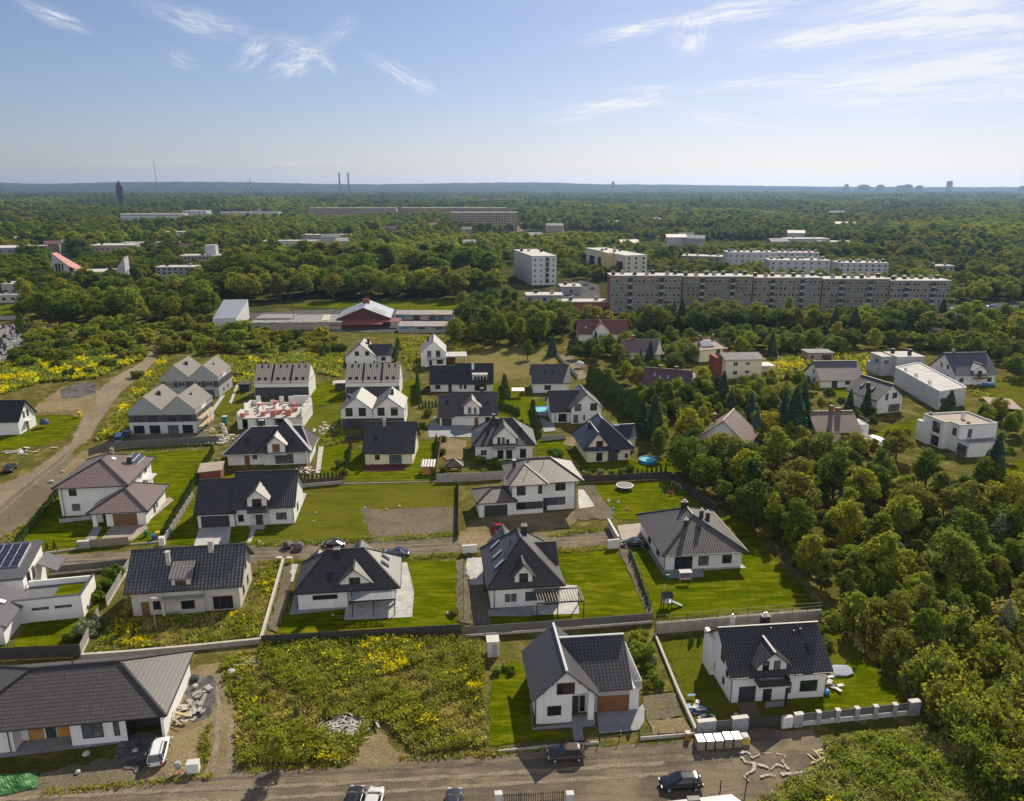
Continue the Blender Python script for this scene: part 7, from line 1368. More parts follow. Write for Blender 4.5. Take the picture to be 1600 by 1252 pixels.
# ================================================================ fences and walls
PM = {}
def post_mesh(w_, h, mat, cap=None):
    k = (w_, h, mat.name)
    if k not in PM:
        m = MB(); m.box(-w_ / 2, w_ / 2, -w_ / 2, w_ / 2, -.2, h, 0)
        if cap: m.box(-w_ / 2 - .04, w_ / 2 + .04, -w_ / 2 - .04, w_ / 2 + .04, h, h + .07, 1)
        PM[k] = m.mesh('post', [mat] + ([cap] if cap else []))
    return PM[k]
def fence(name, label, px, h, mat, style='panel', sp=2.5, th=.06, base=0.0, basem=None, postm=None, pw=.09, cat='fence', cap=None):
    P = [gp(*p) for p in px]; o = empty(name, P[0], 0, label, cat); O = P[0]
    pan = MB(); bs = MB(); n_post = 0
    for a, b_ in zip(P[:-1], P[1:]):
        a, b_ = a - O, b_ - O; L_ = (b_ - a).length; n = max(1, round(L_ / sp)); d = (b_ - a) / n; z = Vector((0, 0, 1))
        if base: bs.bar(a + z * (base / 2 - .1), b_ + z * (base / 2 - .1), .22, base + .2, 0)
        for i in range(n):
            p, q = a + d * i, a + d * (i + 1); g = d.normalized() * (pw / 2 + .01); p, q = p + g, q - g
            if style == 'panel': pan.bar(p + z * (base + (h - base) / 2 + .03), q + z * (base + (h - base) / 2 + .03), th, h - base - .05)
            elif style == 'slat':
                k = max(3, int((h - base) / .14))
                for j in range(k): zz = base + .06 + (h - base - .08) * (j + .5) / k; pan.bar(p + z * zz, q + z * zz, .03, .1)
            elif style == 'rail':
                for zz in (.45, .95): pan.bar(p + z * zz, q + z * zz, .05, .1)
                pan.bar(p + z * .3, q + z * 1.1, .04, .08)
            elif style == 'wire':
                for zz in (base + .08, (h + base) / 2, h - .05): pan.bar(p + z * zz, q + z * zz, .022, .022)
            elif style == 'picket':
                k = max(2, int((q - p).length / .22))
                for j in range(k): c = p.lerp(q, (j + .5) / k); pan.bar(c + z * base, c + z * h, .08, .03)
                for zz in (base + .2, h - .2): pan.bar(p + z * zz, q + z * zz, .03, .06)
            if style != 'wall':
                c = obj('post', post_mesh(pw, h + .05, postm or mat, cap), o); c.location = a + d * i
                if i == n - 1 and b_ == P[-1] - O: c = obj('post', post_mesh(pw, h + .05, postm or mat, cap), o); c.location = b_
    if style == 'wall': pass
    if pan.f: pan.build({'wire': 'wire', 'picket': 'picket', 'rail': 'rail'}.get(style, 'panel'), mat, o)
    if bs.f: bs.build('base', basem or CONC, o)
    return o
def wall(name, label, px, h, th, mat, capm=None, cat='wall'):
    P = [gp(*p) for p in px]; O = P[0]; o = empty(name, O, 0, label, cat); m = MB(); c = MB(); z = Vector((0, 0, 1))
    for a, b_ in zip(P[:-1], P[1:]):
        a, b_ = a - O, b_ - O; m.bar(a + z * (h / 2 - .15), b_ + z * (h / 2 - .15), th, h + .3); c.bar(a + z * (h + .04), b_ + z * (h + .04), th + .1, .08)
    m.build('wall', mat, o)
    if capm: c.build('cap', capm, o)
    return o
fence('panel_fence', 'grey-brown panel fence behind the mown lawn of the two-storey villa', [(139, 713), (165, 704), (207, 700), (342, 692)], 1.8, FENCEG, sp=2.6)
fence('picket_fence', 'white-posted picket fence between the villa lawn and the garage house', [(257, 848), (301, 778)], 1.2, CAPW, 'picket', 2.2, pw=.25)
fence('gate', 'beige timber-panel driveway gate of the two-storey villa', [(142, 856), (201, 851)], 1.5, paint('beige_panel', (.25, .20, .14), .8, .1), 'panel', 2.2, cat='gate')
fence('low_fence', 'low concrete plinth fence with green wire left of the timber gate', [(40, 868), (90, 863), (122, 858)], 1.0, DARK, 'wire', 2.5, base=.25, basem=CONCL)
fence('low_fence', 'low plinth fence right of the timber gate towards the stone meter box', [(203, 852), (232, 849), (252, 847)], 1.0, DARK, 'wire', 2.5, base=.25, basem=CONCL)
wall('gate_pillar', 'stone-clad gate wall left of the timber gate', [(122, 857), (142, 856)], 1.3, .5, STONE, CAPW)
wall('meter_box', 'white rendered meter box at the end of the plinth fence', [(249, 852), (258, 851)], 1.4, .9, WHITE, CAPW)
fence('panel_fence', 'dark panel fence along the road in front of the courtyard house', [(78, 899), (150, 892), (202, 886)], 1.5, FENCEG, sp=3, base=.25)
fence('panel_fence', 'grey panel fence with pale cap running down beside the unfinished house, upper part', [(203, 886), (167, 948)], 1.6, paint('grey_panel', (.24, .23, .22), .8, .1), sp=2.4, base=.3, basem=CONCL)
fence('panel_fence', 'grey panel fence with pale cap running down beside the unfinished house, lower part', [(155, 964), (127, 1024)], 1.6, paint('grey_panel', (.24, .23, .22)), sp=2.4, base=.3, basem=CONCL)
fence('panel_fence', 'dark brown panel fence below the courtyard garden, behind the bungalow roof', [(-60, 1036), (30, 1031), (126, 1027)], 1.9, FENCED, sp=2.4)
wall('garden_wall', 'low grey concrete wall with pale cap below and right of the tall grass', [(128, 1030), (200, 1025), (300, 1016), (408, 1005), (443, 879)], .7, .3, CONC, CONCL)
fence('panel_fence', 'black panel fence between the weedy lot and the villa lawn', [(410, 1011), (560, 1002), (722, 993)], 1.75, FENCED, sp=2.5)
fence('panel_fence', 'grey panel fence on a pale plinth below the pyramid-roofed house', [(727, 995), (880, 984), (1020, 973)], 1.55, FENCEG, sp=2.6, base=.3, basem=CONCL)
fence('mesh_fence', 'dark mesh fence left of the pyramid-roofed house', [(725, 992), (724, 890)], 1.5, DARK, 'wire', 2.5)
wall('retaining_wall', 'tall concrete retaining wall behind the glossy-roofed house', [(1024, 990), (1120, 982), (1282, 969)], 1.6, .35, CONC, CONC)
f_ = fence('wire_fence', 'thin wire fence standing on the concrete retaining wall', [(1024, 990), (1120, 982), (1282, 969)], 2.9, DARK, 'wire', 2.3, base=1.72, pw=.06)
wall('garden_wall', 'narrow concrete beam wall between the vegetable garden and the dry lawn', [(1023, 994), (1056, 1075), (1088, 1146)], .55, .3, CONCL)
fence('gate', 'dark sliding gate of the house with the brown garage door', [(937, 1160), (998, 1154)], 1.25, DARK, 'wire', 2.2, cat='gate')
fence('low_fence', 'low plinth with slim posts left of the sliding gate', [(778, 1176), (856, 1168), (936, 1162)], .9, DARK, 'wire', 2.6, base=.3, basem=CONCL, pw=.06)
fence('low_fence', 'low plinth with slim posts below the sandy bed', [(1000, 1156), (1086, 1149)], .9, DARK, 'wire', 2.4, base=.35, basem=CONCL, pw=.06)
for a, b_, lab in (((1088, 1148), (1117, 1145), 'left stone-clad wall piece behind the wrapped pallets'), ((1142, 1143), (1167, 1140), 'right stone-clad wall piece behind the wrapped pallets')): wall('stone_wall', lab, [a, b_], 1.75, .5, STONE, CAPW)
fence('gate', 'small grey panel gate between two stone wall pieces', [(1118, 1145), (1141, 1143)], 1.55, FENCEG, 'panel', 1.8, cat='gate')
fence('gate', 'wide dark sliding gate of the glossy-roofed house', [(1168, 1140), (1220, 1135)], 1.5, FENCED, 'panel', 2.2, cat='gate')
wall('gate_pillar', 'plain pale gate wall right of the dark sliding gate', [(1221, 1137), (1237, 1135)], 1.35, .4, OFFW, CAPW)
fence('stone_fence', 'grey panel fence with stone posts and pale caps along the lower right garden', [(1243, 1135), (1249, 1134), (1277, 1131), (1307, 1128), (1337, 1125), (1366, 1122), (1396, 1119)], 1.6, FENCEG, 'panel', 9, base=.55, basem=CAPW, postm=STONE, pw=.5, cap=CAPW)
wall('stone_wall', 'wide stone end pillar of the panel fence at the thicket', [(1418, 1117), (1434, 1115)], 1.8, .6, STONE, CAPW)
fence('panel_fence', 'last grey fence panel beside the wide stone end pillar', [(1398, 1119), (1417, 1117)], 1.6, FENCEG, 'panel', 3, base=.55, basem=CAPW)
fence('wire_fence', 'thin wire fence between the long lawn and the wood', [(1152, 792), (1200, 850), (1280, 952)], 1.4, FENCEG, 'wire', 3, pw=.05)
fence('wire_fence', 'wire fence between the two lawns left of the bungalow', [(968, 850), (990, 880), (1018, 962)], 1.4, CONCL, 'wire', 3, pw=.08)
fence('panel_fence', 'dark panel fence around the trampoline lawn', [(905, 755), (1046, 748), (1118, 800)], 1.6, FENCED, sp=2.5)
fence('concrete_fence', 'pale concrete panel fence behind the modern villa', [(683, 754), (740, 752), (786, 749)], 1.9, FENCEC, sp=2.1, pw=.16)
fence('wood_fence', 'brown board fence on concrete base below the cluttered terrace', [(469, 762), (536, 756)], 1.7, paint('brown_boards', (.09, .06, .045), .8, .2), sp=2.2, base=.7, basem=FENCEC)
fence('wire_fence', 'low wire fence with plinth between the cream house lawn and the big dry lawn', [(537, 757), (620, 755), (682, 753)], 1.2, FENCEG, 'wire', 2.6, base=.2, basem=CONC, pw=.05)
fence('panel_fence', 'narrow dark fence between the dry lawn and the sandy forecourt', [(717, 757), (716, 842)], 1.6, FENCED, sp=2.4)
fence('rail_fence', 'rustic wooden rail fence beside the dirt clearing', [(38, 652), (75, 650), (92, 649), (122, 647)], 1.15, WOOD, 'rail', 2.6)
fence('brown_fence', 'thin brown fence right of the small shed', [(681, 749), (690, 690)], 1.7, WOOD, 'panel', 2.4)
wall('gate_pillar', 'pale rendered wall block at the end of the gravel road', [(949, 858), (968, 856)], 1.6, .3, OFFW, CAPW); wall('gate_pillar', 'grey gate wall beside the grey driveway of the bungalow', [(950, 822), (966, 850)], 1.4, .3, CONCL, CAPW)
wall('gate_pillar', 'pale wall block beside the forecourt of the pyramid-roofed house', [(722, 866), (745, 864)], 1.5, .4, OFFW, CAPW)
fence('concrete_fence', 'concrete fence along the lane above the small gable house', [(868, 556), (902, 592)], 1.5, FENCEC, sp=2.4)
fence('concrete_fence', 'pale concrete fence below the grey driveway', [(846, 690), (884, 686)], 1.4, FENCEC, sp=2.4)
fence('panel_fence', 'dark panel fence behind the half-built shell and the weedy strip', [(540, 690), (566, 688), (572, 686)], 1.4, FENCED, sp=2.4)
fence('panel_fence', 'green-screened fence beside the garden of the beige house', [(1160, 632), (1215, 626)], 2.2, paint('green_screen', (.03, .07, .05)), sp=3)
fence('picket_fence', 'dark picket fence cut by the lower edge', [(779, 1258), (880, 1252)], 1.3, DARK, 'picket', 2.6)
for x, lab in ((779, 'left white-capped gate post at the lower edge'), (890, 'right white-capped gate post at the lower edge')): wall('gate_pillar', lab, [(x - 6, 1262), (x + 6, 1261)], 1.7, .5, LGREY, CAPW)
fence('wire_fence', 'wire fence beside the road corner at the lower right', [(1090, 1246), (1125, 1238), (1166, 1230)], 1.5, DARK, 'wire', 2.8, pw=.1)
fence('wire_fence', 'wire fence along the cemetery edge', [(0, 500), (36, 500), (40, 508)], 2.0, CONC, 'panel', 4)
fence('panel_fence', 'dark low fence behind the farther grey pair', [(352, 592), (380, 590)], 1.5, FENCED, sp=3)

# ================================================================ vehicles
def car(label, px, head, c, L_=4.4, W_=1.8, H_=1.45, kind='hatch', rough=.25, met=.0):
    m_ = paint('car_' + '_'.join('%02x' % int(255 * v) for v in c) + str(int(rough * 100)), c, rough, .04, .5, .5, metal=met)
    if isinstance(head, tuple): q_ = gp(*head); head = math.degrees(math.atan2((q_ - gp(*px)).y, (q_ - gp(*px)).x))
    P = gp(*px); o = empty('parked_car' if kind != 'van' else 'van', P, R(head), label, 'car' if kind != 'van' else 'van', None)
    hw = W_ / 2; zb, zs = .24, .56 * H_ + .02; h2 = L_ / 2; B = MB()
    # body sections along the length: x, half width, bottom, shoulder height
    S = [(-h2, .70, .42, .62 * zs), (-h2 + .06, .86, .30, .90 * zs), (-h2 + .5, .97, zb, zs * (1.0)), (-.3 * h2, 1.0, zb, zs), (.3 * h2, 1.0, zb, zs * .99), (.62 * h2, .98, zb, zs * .93), (h2 - .22, .92, .28, zs * .80), (h2 - .03, .76, .36, zs * .62)]
    rings = []
    for x, f, b0, t in S:
        y = hw * f; rings.append([(x, -y * .9, b0), (x, y * .9, b0), (x, y, b0 + .18), (x, y, t - .12), (x, y * .86, t), (x, -y * .86, t), (x, -y, t - .12), (x, -y, b0 + .18)])
    B.loft(rings); bo = B.build('body', m_, o); sm_ = bo.modifiers.new('smooth', 'SUBSURF'); sm_.levels = sm_.render_levels = 2; bo.data.shade_smooth()
    a0, a1, r0, r1 = {'hatch': (-h2 + .12, .56 * h2, -h2 + .62, .08 * h2), 'suv': (-h2 + .06, .52 * h2, -h2 + .42, .12 * h2), 'sedan': (-.82 * h2, .56 * h2, -.34 * h2, .06 * h2), 'van': (-h2 + .04, .78 * h2, -h2 + .15, .5 * h2)}[kind]
    b_, t = hw * .88, hw * .68; z0 = zs - .04; z1 = H_ - .05
    G = MB(); rrx = lambda x0_, x1_, y_, z_, c_=.22: [(x0_ + c_, -y_, z_), (x1_ - c_, -y_, z_), (x1_ - c_ * .3, -y_ * .86, z_), (x1_, -y_ * .5, z_), (x1_, y_ * .5, z_), (x1_ - c_ * .3, y_ * .86, z_), (x1_ - c_, y_, z_), (x0_ + c_, y_, z_), (x0_ + c_ * .3, y_ * .86, z_), (x0_, y_ * .5, z_), (x0_, -y_ * .5, z_), (x0_ + c_ * .3, -y_ * .86, z_)]; lp = lambda f: (a0 + (r0 - a0) * f, a1 + (r1 - a1) * f, b_ + (t - b_) * f ** 1.3, z0 + (z1 - z0) * f); G.loft([rrx(*lp(f)) for f in (0, .35, .7, 1)]); G.build('window', GLASS, o)
    T = MB(); T.loft([rrx(r0 - .05, r1 + .06, t + .03, z1 - .03), rrx(r0, r1, t - .02, z1 + .03), rrx(r0 + .2, r1 - .22, t - .22, H_)])
    for s_ in (-1, 1):
        for x0_, x1_ in ((a0, r0), (a1, r1), ((a0 + a1) / 2 - .1, (r0 + r1) / 2 - .05)): T.bar((x0_ + (.2 if x0_ == a0 else -.2 if x0_ == a1 else 0), s_ * (b_ + .0), z0), (x1_ + (.12 if x1_ == r0 else -.12 if x1_ == r1 else 0), s_ * (t + .005), z1), .08, .06)
    T.build('roof', m_, o)
    for x in (-.62 * h2, .62 * h2):
        for s_ in (-1, 1):
            Wm = MB(); Wm.tube((0, -s_ * .1, 0), (0, s_ * .1, 0), .32, .32, 14); wo = Wm.build('wheel', RUBBER, o); wo.location = (x, s_ * (hw - .09), .32)
            Q = MB(); Q.tube((0, s_ * .09, 0), (0, s_ * .115, 0), .2, .19, 10); Q.build('rim', ALU, wo)
    for s_ in (-1, 1):
        q = MB(); q.box(-.05, .05, -.17, .17, -.07, .07); l1 = q.build('headlight', FRAME_W, o); l1.location = (h2 - .13, s_ * hw * .62, zs * .66); q = MB(); q.box(-.04, .04, -.14, .14, -.1, .1); l2 = q.build('tail_light', paint('tail_red', (.3, .01, .01), .3), o); l2.location = (-h2 + .05, s_ * hw * .66, zs * .72)
    return o
c_ = car('white estate car with roof rails parked by the bungalow carport', (249, 1180), (256, 1152), (.62, .62, .64), 4.5, 1.85, 1.6, 'suv')
for s_ in (-1, 1): m = MB(); m.bar((-1.7, s_ * .5, 1.66), (.2, s_ * .5, 1.66), .05, .06); m.build('roof_rail', DARK, c_)
car('black car on the road at the lower edge with sun glinting on its roof', (1063, 1229), 183, (.012, .012, .016), 4.5, 1.8, 1.45, 'hatch', .12)
car('dark maroon small car parked on the road before the house with the brown garage', (884, 1184), 184, (.07, .045, .042), 4.2, 1.75, 1.5, 'hatch', .2)
car('red car on the sandy forecourt of the modern villa', (778, 829), 94, (.42, .012, .018), 4.2, 1.78, 1.42, 'sedan')
car('dark blue car on the gravel road behind the villa', (621, 868), 175, (.02, .03, .14), 4.4, 1.78, 1.42, 'sedan')
car('black car in front of the hipped bungalow', (990, 853), 178, (.012, .014, .02), 4.5, 1.8, 1.45, 'hatch', .15)
car('black cabrio with pale folded top beside the gravel road', (522, 853), 178, (.014, .014, .016), 4.2, 1.75, 1.25, 'sedan')
car('black car parked on the dirt verge at the left edge', (17, 735), (30, 722), (.012, .013, .018), 4.6, 1.85, 1.6, 'suv')
car('white car far up the dirt track', (249, 549), (255, 541), (.7, .7, .7), 4.8, 1.9, 1.7, 'suv')
car('light blue van beside the nearer grey pair', (187, 690), (193, 674), (.14, .24, .42), 4.8, 1.9, 2.0, 'van'); car('dark blue car behind the light blue van', (199, 681), (205, 666), (.04, .05, .09), 4.4, 1.8, 1.5)
car('silver car cut by the lower edge of the picture', (583, 1262), 88, (.5, .5, .5), 4.4, 1.8, 1.5); car('black car cut by the lower edge, beside the silver one', (552, 1260), 88, (.012, .012, .014), 4.4, 1.8, 1.5); car('dark blue car cut by the lower edge, right of the silver one', (709, 1264), 90, (.02, .022, .04), 4.4, 1.8, 1.5)
for i, (px, c) in enumerate((((1488, 486), (.6, .6, .62)), ((1500, 482), (.55, .55, .58)), ((1512, 488), (.1, .1, .12)), ((1530, 484), (.6, .6, .6)), ((1548, 480), (.3, .3, .33)), ((84, 424), (.6, .6, .6)), ((92, 420), (.12, .12, .14)), ((88, 414), (.3, .05, .05)), ((97, 428), (.55, .55, .57)), ((104, 414), (.6, .6, .6)), ((80, 432), (.1, .1, .12)), ((100, 406), (.5, .5, .5)), ((925, 452), (.03, .05, .12)), ((915, 446), (.12, .12, .13)), ((893, 466), (.5, .5, .5)))):
    o = car('distant parked car on the %s' % ('car park right of the long block' if px[0] > 1400 else 'yard left of the long block' if px[0] > 500 else 'car park by the church'), px, 20 + 37 * i, c); o['group'] = 'distant parked cars'

# ================================================================ things in the gardens and on the building plots
def thing(name, label, cat, px, rz=0, group=None, z=0): p = gp(*px); return empty(name, (p.x, p.y, z), R(rz), label, cat, group)
# wrapped pallets of paving
for i in range(5):
    o = thing('paving_pallet', ('wrapped pallet of pale paving on the road, ' + ('leftmost', 'second from the left', 'middle one', 'second from the right', 'rightmost')[i] + ' of five'), 'pallet', (1093 + i * 14.2, 1168 - i * 1.2), 4, 'wrapped paving pallets in a row')
    m = MB(); m.box(-.41, .41, -.6, .6, .14, 1.2 - .04 * (i % 3), 0); m.build('paving_stack', [paint('wrapped_paving', (.26, .22, .16), .6, .25, 3)], o); m = MB(); m.slab([(-.43, -.62, 1.26 - .04 * (i % 3)), (.43, -.62, 1.26 - .04 * (i % 3)), (.43, .62, 1.26 - .04 * (i % 3)), (-.43, .62, 1.26 - .04 * (i % 3))], .05); m.build('wrap', paint('plastic_wrap', (.62, .58, .5), .25, .1, 2), o); m = MB()
    for y in (-.5, 0, .42): m.box(-.41, .41, y, y + .1, 0, .14)
    m.build('pallet_base', PALEW, o)
o = thing('crate', 'yellow-topped crate at the right end of the wrapped pallets', 'crate', (1163, 1160), 4); m = MB(); m.box(-.45, .45, -.5, .5, 0, .8); m.build('box', paint('yellow_crate', (.5, .36, .06)), o); m = MB(); m.box(-.35, .35, -.4, .4, .8, 1.0); m.build('lid', CAPW, o)
def drum(label, px, c): o = thing('drum', label, 'drum', px); m = MB(); m.cyl(0, 0, 0, .9, .32, .32, 12); m.build('body', c, o); m = MB(); m.cyl(0, 0, .9, .95, .33, .33, 12); m.build('lid', CAPW, o)
drum('yellow-brown drum beside the plinth of the sandy bed', (1074, 1155), OAK)
def bin_(label, px, c, lid=None): 
    o = thing('wheelie_bin', label, 'bin', px, 10); m = MB(); m.loft([[(-.24, -.28, .1), (.24, -.28, .1), (.24, .28, .1), (-.24, .28, .1)], [(-.3, -.36, 1.0), (.3, -.36, 1.0), (.3, .36, 1.0), (-.3, .36, 1.0)]]); m.build('body', c, o); m = MB(); m.slab([(-.33, -.4, 1.06), (.33, -.4, 1.06), (.33, .38, 1.14), (-.33, .38, 1.14)], .06); m.build('lid', lid or c, o)
    for x in (-.26, .26): m = MB(); m.tube((x - .03, .3, .1), (x + .03, .3, .1), .1, .1, 10); m.build('wheel', RUBBER, o)
BL = paint('bin_blue', (.02, .10, .32), .5); YE = paint('bin_yellow', (.50, .36, .02), .5); GRN = paint('bin_green', (.03, .16, .05), .5)
bin_('blue wheelie bin by the plinth fence of the two-storey villa', (241, 844), BL); bin_('yellow wheelie bin just behind the blue one', (247, 840), YE); bin_('green bin on the grass behind the blue and yellow bins', (229, 838), GRN)
bin_('green bin on the terrace of the hipped bungalow', (1042, 906), GRN); bin_('green-lidded bin by the hedge beside the cluttered terrace', (338, 724), GRN)
# yellow gate markers
for px, l_ in (((437, 880), 'left yellow block at the driveway by the gravel road'), ((453, 880), 'right yellow block at the driveway by the gravel road')): o = thing('meter_box', l_, 'meter box', px); m = MB(); m.box(-.4, .4, -.25, .25, 0, 1.0); m.build('box', YE, o); m = MB(); m.box(-.45, .45, -.3, .3, 1.0, 1.08); m.build('lid', CAPW, o)
o = thing('yellow_box', 'bright yellow container at the corner of the left lawn', 'container', (125, 652)); m = MB(); m.box(-.5, .5, -.5, .5, 0, 1.3); m.build('body', YE, o); m = MB(); m.slab([(-.55, -.55, 1.4), (.55, -.55, 1.4), (.55, .55, 1.6), (-.55, .55, 1.6)], .1); m.build('lid', YE, o)
# pools and trampoline
def pool(label, px, r, h, mat): 
    o = thing('round_pool', label, 'pool', px); m = MB(); n = 24; ring = lambda rr_, z: [(rr_ * math.cos(6.2832 * i / n), rr_ * math.sin(6.2832 * i / n), z) for i in range(n)]
    m.loft([ring(r, 0), ring(r + .06, h * .5), ring(r, h), ring(r - .14, h), ring(r - .14, h - .2)], caps=False); m.build('wall', mat, o); m = MB(); m.poly(ring(r - .14, h - .16)); m.build('water', WATER, o); return o
pool('bright blue round inflatable pool beside the navy-roofed house', (1012, 722), 2.0, .8, POOLB)
o = pool('large round frame pool with blue rim before the small gable house', (847, 646), 2.9, 1.25, paint('pool_grey_liner', (.3, .38, .46), .5)); m = MB()
for i in range(16): a = i * .3927; m.tube((2.98 * math.cos(a), 2.98 * math.sin(a), 0), (2.98 * math.cos(a), 2.98 * math.sin(a), 1.3), .05)
m.build('frame', STEEL, o); pool('small blue pool beside the terrace of the upper right gable house', (1541, 600), 2.2, .7, POOLB)
o = thing('trampoline', 'round grey trampoline on the mown lawn', 'trampoline', (976, 764)); m = MB(); m.cyl(0, 0, .78, .82, 1.5, 1.5, 24); m.build('jumping_mat', paint('mat_grey', (.12, .115, .11), .7), o); m = MB(); n = 24; ring = lambda r_, z: [(r_ * math.cos(6.2832 * i / n), r_ * math.sin(6.2832 * i / n), z) for i in range(n)]; m.loft([ring(1.52, .76), ring(1.8, .76), ring(1.8, .86), ring(1.52, .86)], caps=False); m.build('rim', LGREY, o)
for i in range(6): a = i * 1.047; m = MB(); m.tube((1.6 * math.cos(a), 1.6 * math.sin(a), 0), (1.6 * math.cos(a), 1.6 * math.sin(a), .78), .04); m.build('leg', STEEL, o)
o = thing('swing_set', 'dark climbing and swing frame with red seat on the lawn by the wood', 'swing', (1048, 775), 10); m = MB()
for x in (-1.6, 1.6):
    for y in (-.9, .9): m.tube((x, y, 0), (x, 0, 2.1), .06)
m.tube((-1.9, 0, 2.1), (1.9, 0, 2.1), .06); m.build('frame', DARK, o); m = MB(); m.box(-.5, .5, -.25, .25, .45, .52); m.box(-.5, .5, .2, .26, .52, .95); m.build('seat', paint('seat_red', (.3, .05, .05)), o); m = MB()
for x in (-.45, .45): m.tube((x, 0, .5), (x, 0, 2.1), .02)
m.build('rope', STEEL, o)
o = thing('football_goal', 'white rectangular frame on the lawn in front of the dark fence', 'goal', (1056, 762), -55); m = MB(); m.tube((-1.2, 0, 0), (-1.2, 0, 1.0), .05); m.tube((1.2, 0, 0), (1.2, 0, 1.0), .05); m.tube((-1.2, 0, 1.0), (1.2, 0, 1.0), .05); m.tube((-1.2, 0, 0), (-1.2, .9, 0), .05); m.tube((1.2, 0, 0), (1.2, .9, 0), .05); m.tube((-1.2, .9, .04), (1.2, .9, .04), .05); m.build('frame', CAPW, o)
for px, c, l_ in (((958, 797), (.05, .25, .4), 'small blue toy on the trampoline lawn'), ((980, 797), (.45, .1, .07), 'small red and white toy on the trampoline lawn'), ((951, 784), (.7, .7, .7), 'flat white toy board on the trampoline lawn'), ((966, 786), (.4, .4, .4), 'grey plastic sheet on the trampoline lawn')):
    o = thing('toy', l_, 'toy', px, 20); m = MB(); m.loft([[(-.35, -.25, 0), (.35, -.25, 0), (.35, .25, 0), (-.35, .25, 0)], [(-.2, -.15, .35), (.2, -.15, .35), (.2, .15, .35), (-.2, .15, .35)]]); m.build('body', paint('toy_%d' % int(px[0]), c, .4), o); m = MB(); m.tube((0, 0, .3), (.1, 0, .7), .07); m.build('handle', CAPW, o)
o = thing('playhouse', 'white and black play tower with slide on the bungalow lawn', 'playhouse', (1041, 949), 5); m = MB()
for x in (-.6, .6):
    for y in (-.6, .6): m.box(x - .06, x + .06, y - .06, y + .06, 0, 2.0)
m.build('post', DARK, o); m = MB(); m.box(-.66, .66, -.66, .66, 1.0, 1.1); m.box(-.66, .66, .6, .66, 1.1, 1.7); m.build('deck', CAPW, o); m = MB(); m.slab([(-.8, -.8, 2.0), (.8, -.8, 2.0), (.8, 0, 2.6), (-.8, 0, 2.6)], .06); m.slab([(-.8, 0, 2.6), (.8, 0, 2.6), (.8, .8, 2.0), (-.8, .8, 2.0)], .06); m.build('roof', DARK, o); m = MB(); m.slab([(.66, -.3, 1.1), (2.4, -.3, .2), (2.4, .3, .2), (.66, .3, 1.1)], .06); m.build('slide', paint('slide_grey', (.4, .42, .45), .3), o); m = MB(); m.bar((-.5, .9, 0), (-.1, .9, 3.3), .1, .1); m.build('mast', CAPW, o)
o = thing('garden_bench', 'garden swing bench with pink cushions before the bungalow terrace', 'bench', (1070, 908), 5); m = MB(); m.box(-.8, .8, -.3, .3, .4, .5); m.build('seat', paint('pink_cushion', (.45, .2, .22)), o); m = MB(); m.slab([(-1, -.5, 1.7), (1, -.5, 1.7), (1, .5, 1.8), (-1, .5, 1.8)], .05); m.build('canopy', paint('canopy_stripe', (.5, .45, .42)), o); m = MB()
for x in (-.9, .9): m.tube((x, -.5, 0), (x, 0, 1.7), .04); m.tube((x, .5, 0), (x, 0, 1.7), .04)
m.build('frame', STEEL, o)
# sheds
o = thing('utility_shed', 'small white and grey utility cabin at the edge of the weedy lot', 'shed', (770, 1022), 6); m = MB(); m.box(-.75, .75, -.75, .75, 0, 2.2); m.build('wall', LGREY, o); m = MB(); m.box(-.85, .85, -.85, .85, 2.2, 2.35); m.build('roof', CAPW, o); m = MB(); m.box(-.1, .5, -.79, -.75, .1, 1.9); m.build('door', GREYW, o)
h = House('wooden_shed', 'small wooden garden shed with striped bleached roof right of the cream house', (659, 742), 0, 'shed'); h.wm = OAK; h.body(0, 2.8, 0, 2.4, 2.0); m = MB(); m.slab([(-.2, -.3, 2.0), (3.0, -.3, 2.0), (3.0, 2.7, 2.6), (-.2, 2.7, 2.6)], .1); h.part('roof', m, tile('striped_sheet', (.40, .36, .33), .5, .6, 40, 1.2, .02, .3)); h.door('F', 0, 1.8, 2.5, 1.8, WOOD); h.finish()
h = House('gazebo', 'brown wooden gazebo with hipped shingle roof by the sandy driveway', (698, 742), 4, 'gazebo'); h.rm = paint('shingle', (.14, .10, .08), .9, .2, 2); h.wm = WOOD
for x in (0, 3.2):
    for y in (0, 2.6): h.wall.box(x - .08, x + .08, y - .08, y + .08, 0, 2.1)
h.wall.box(-.05, 3.2, 2.56, 2.64, .1, .9); h.hip(0, 3.2, 0, 2.6, 2.05, 3.2, (1.5, 1.3), (1.7, 1.3), .4, .1); h.bx('table', .9, 2.3, .9, 1.7, .68, .75, PALEW); h.finish()
h = House('white_canopy', 'white flat-topped garden canopy above the topiary garden', (800, 622), 0, 'canopy'); 
for x in (0, 3.6):
    for y in (0, 3): h.wall.box(x - .05, x + .05, y - .05, y + .05, 0, 2.2)
h.wm = STEEL; m = MB(); m.slab([(-.1, -.1, 2.2), (3.7, -.1, 2.2), (3.7, 3.1, 2.4), (-.1, 3.1, 2.4)], .08); h.part('canopy_top', m, WHITE); h.finish()
h = House('lean_to_shed', 'small shed with tarred flat roof and orange brick side, left of the garage house', (312, 752), 12, 'shed'); h.wm = REDB; h.body(0, 4.4, 0, 4.0, 2.1); m = MB(); m.slab([(-.3, -.3, 2.1), (4.7, -.3, 2.3), (4.7, 4.3, 2.7), (-.3, 4.3, 2.5)], .15); h.part('roof', m, FLATB); h.finish()
for px, rz, lab in (((746, 528), 0, ''),): pass
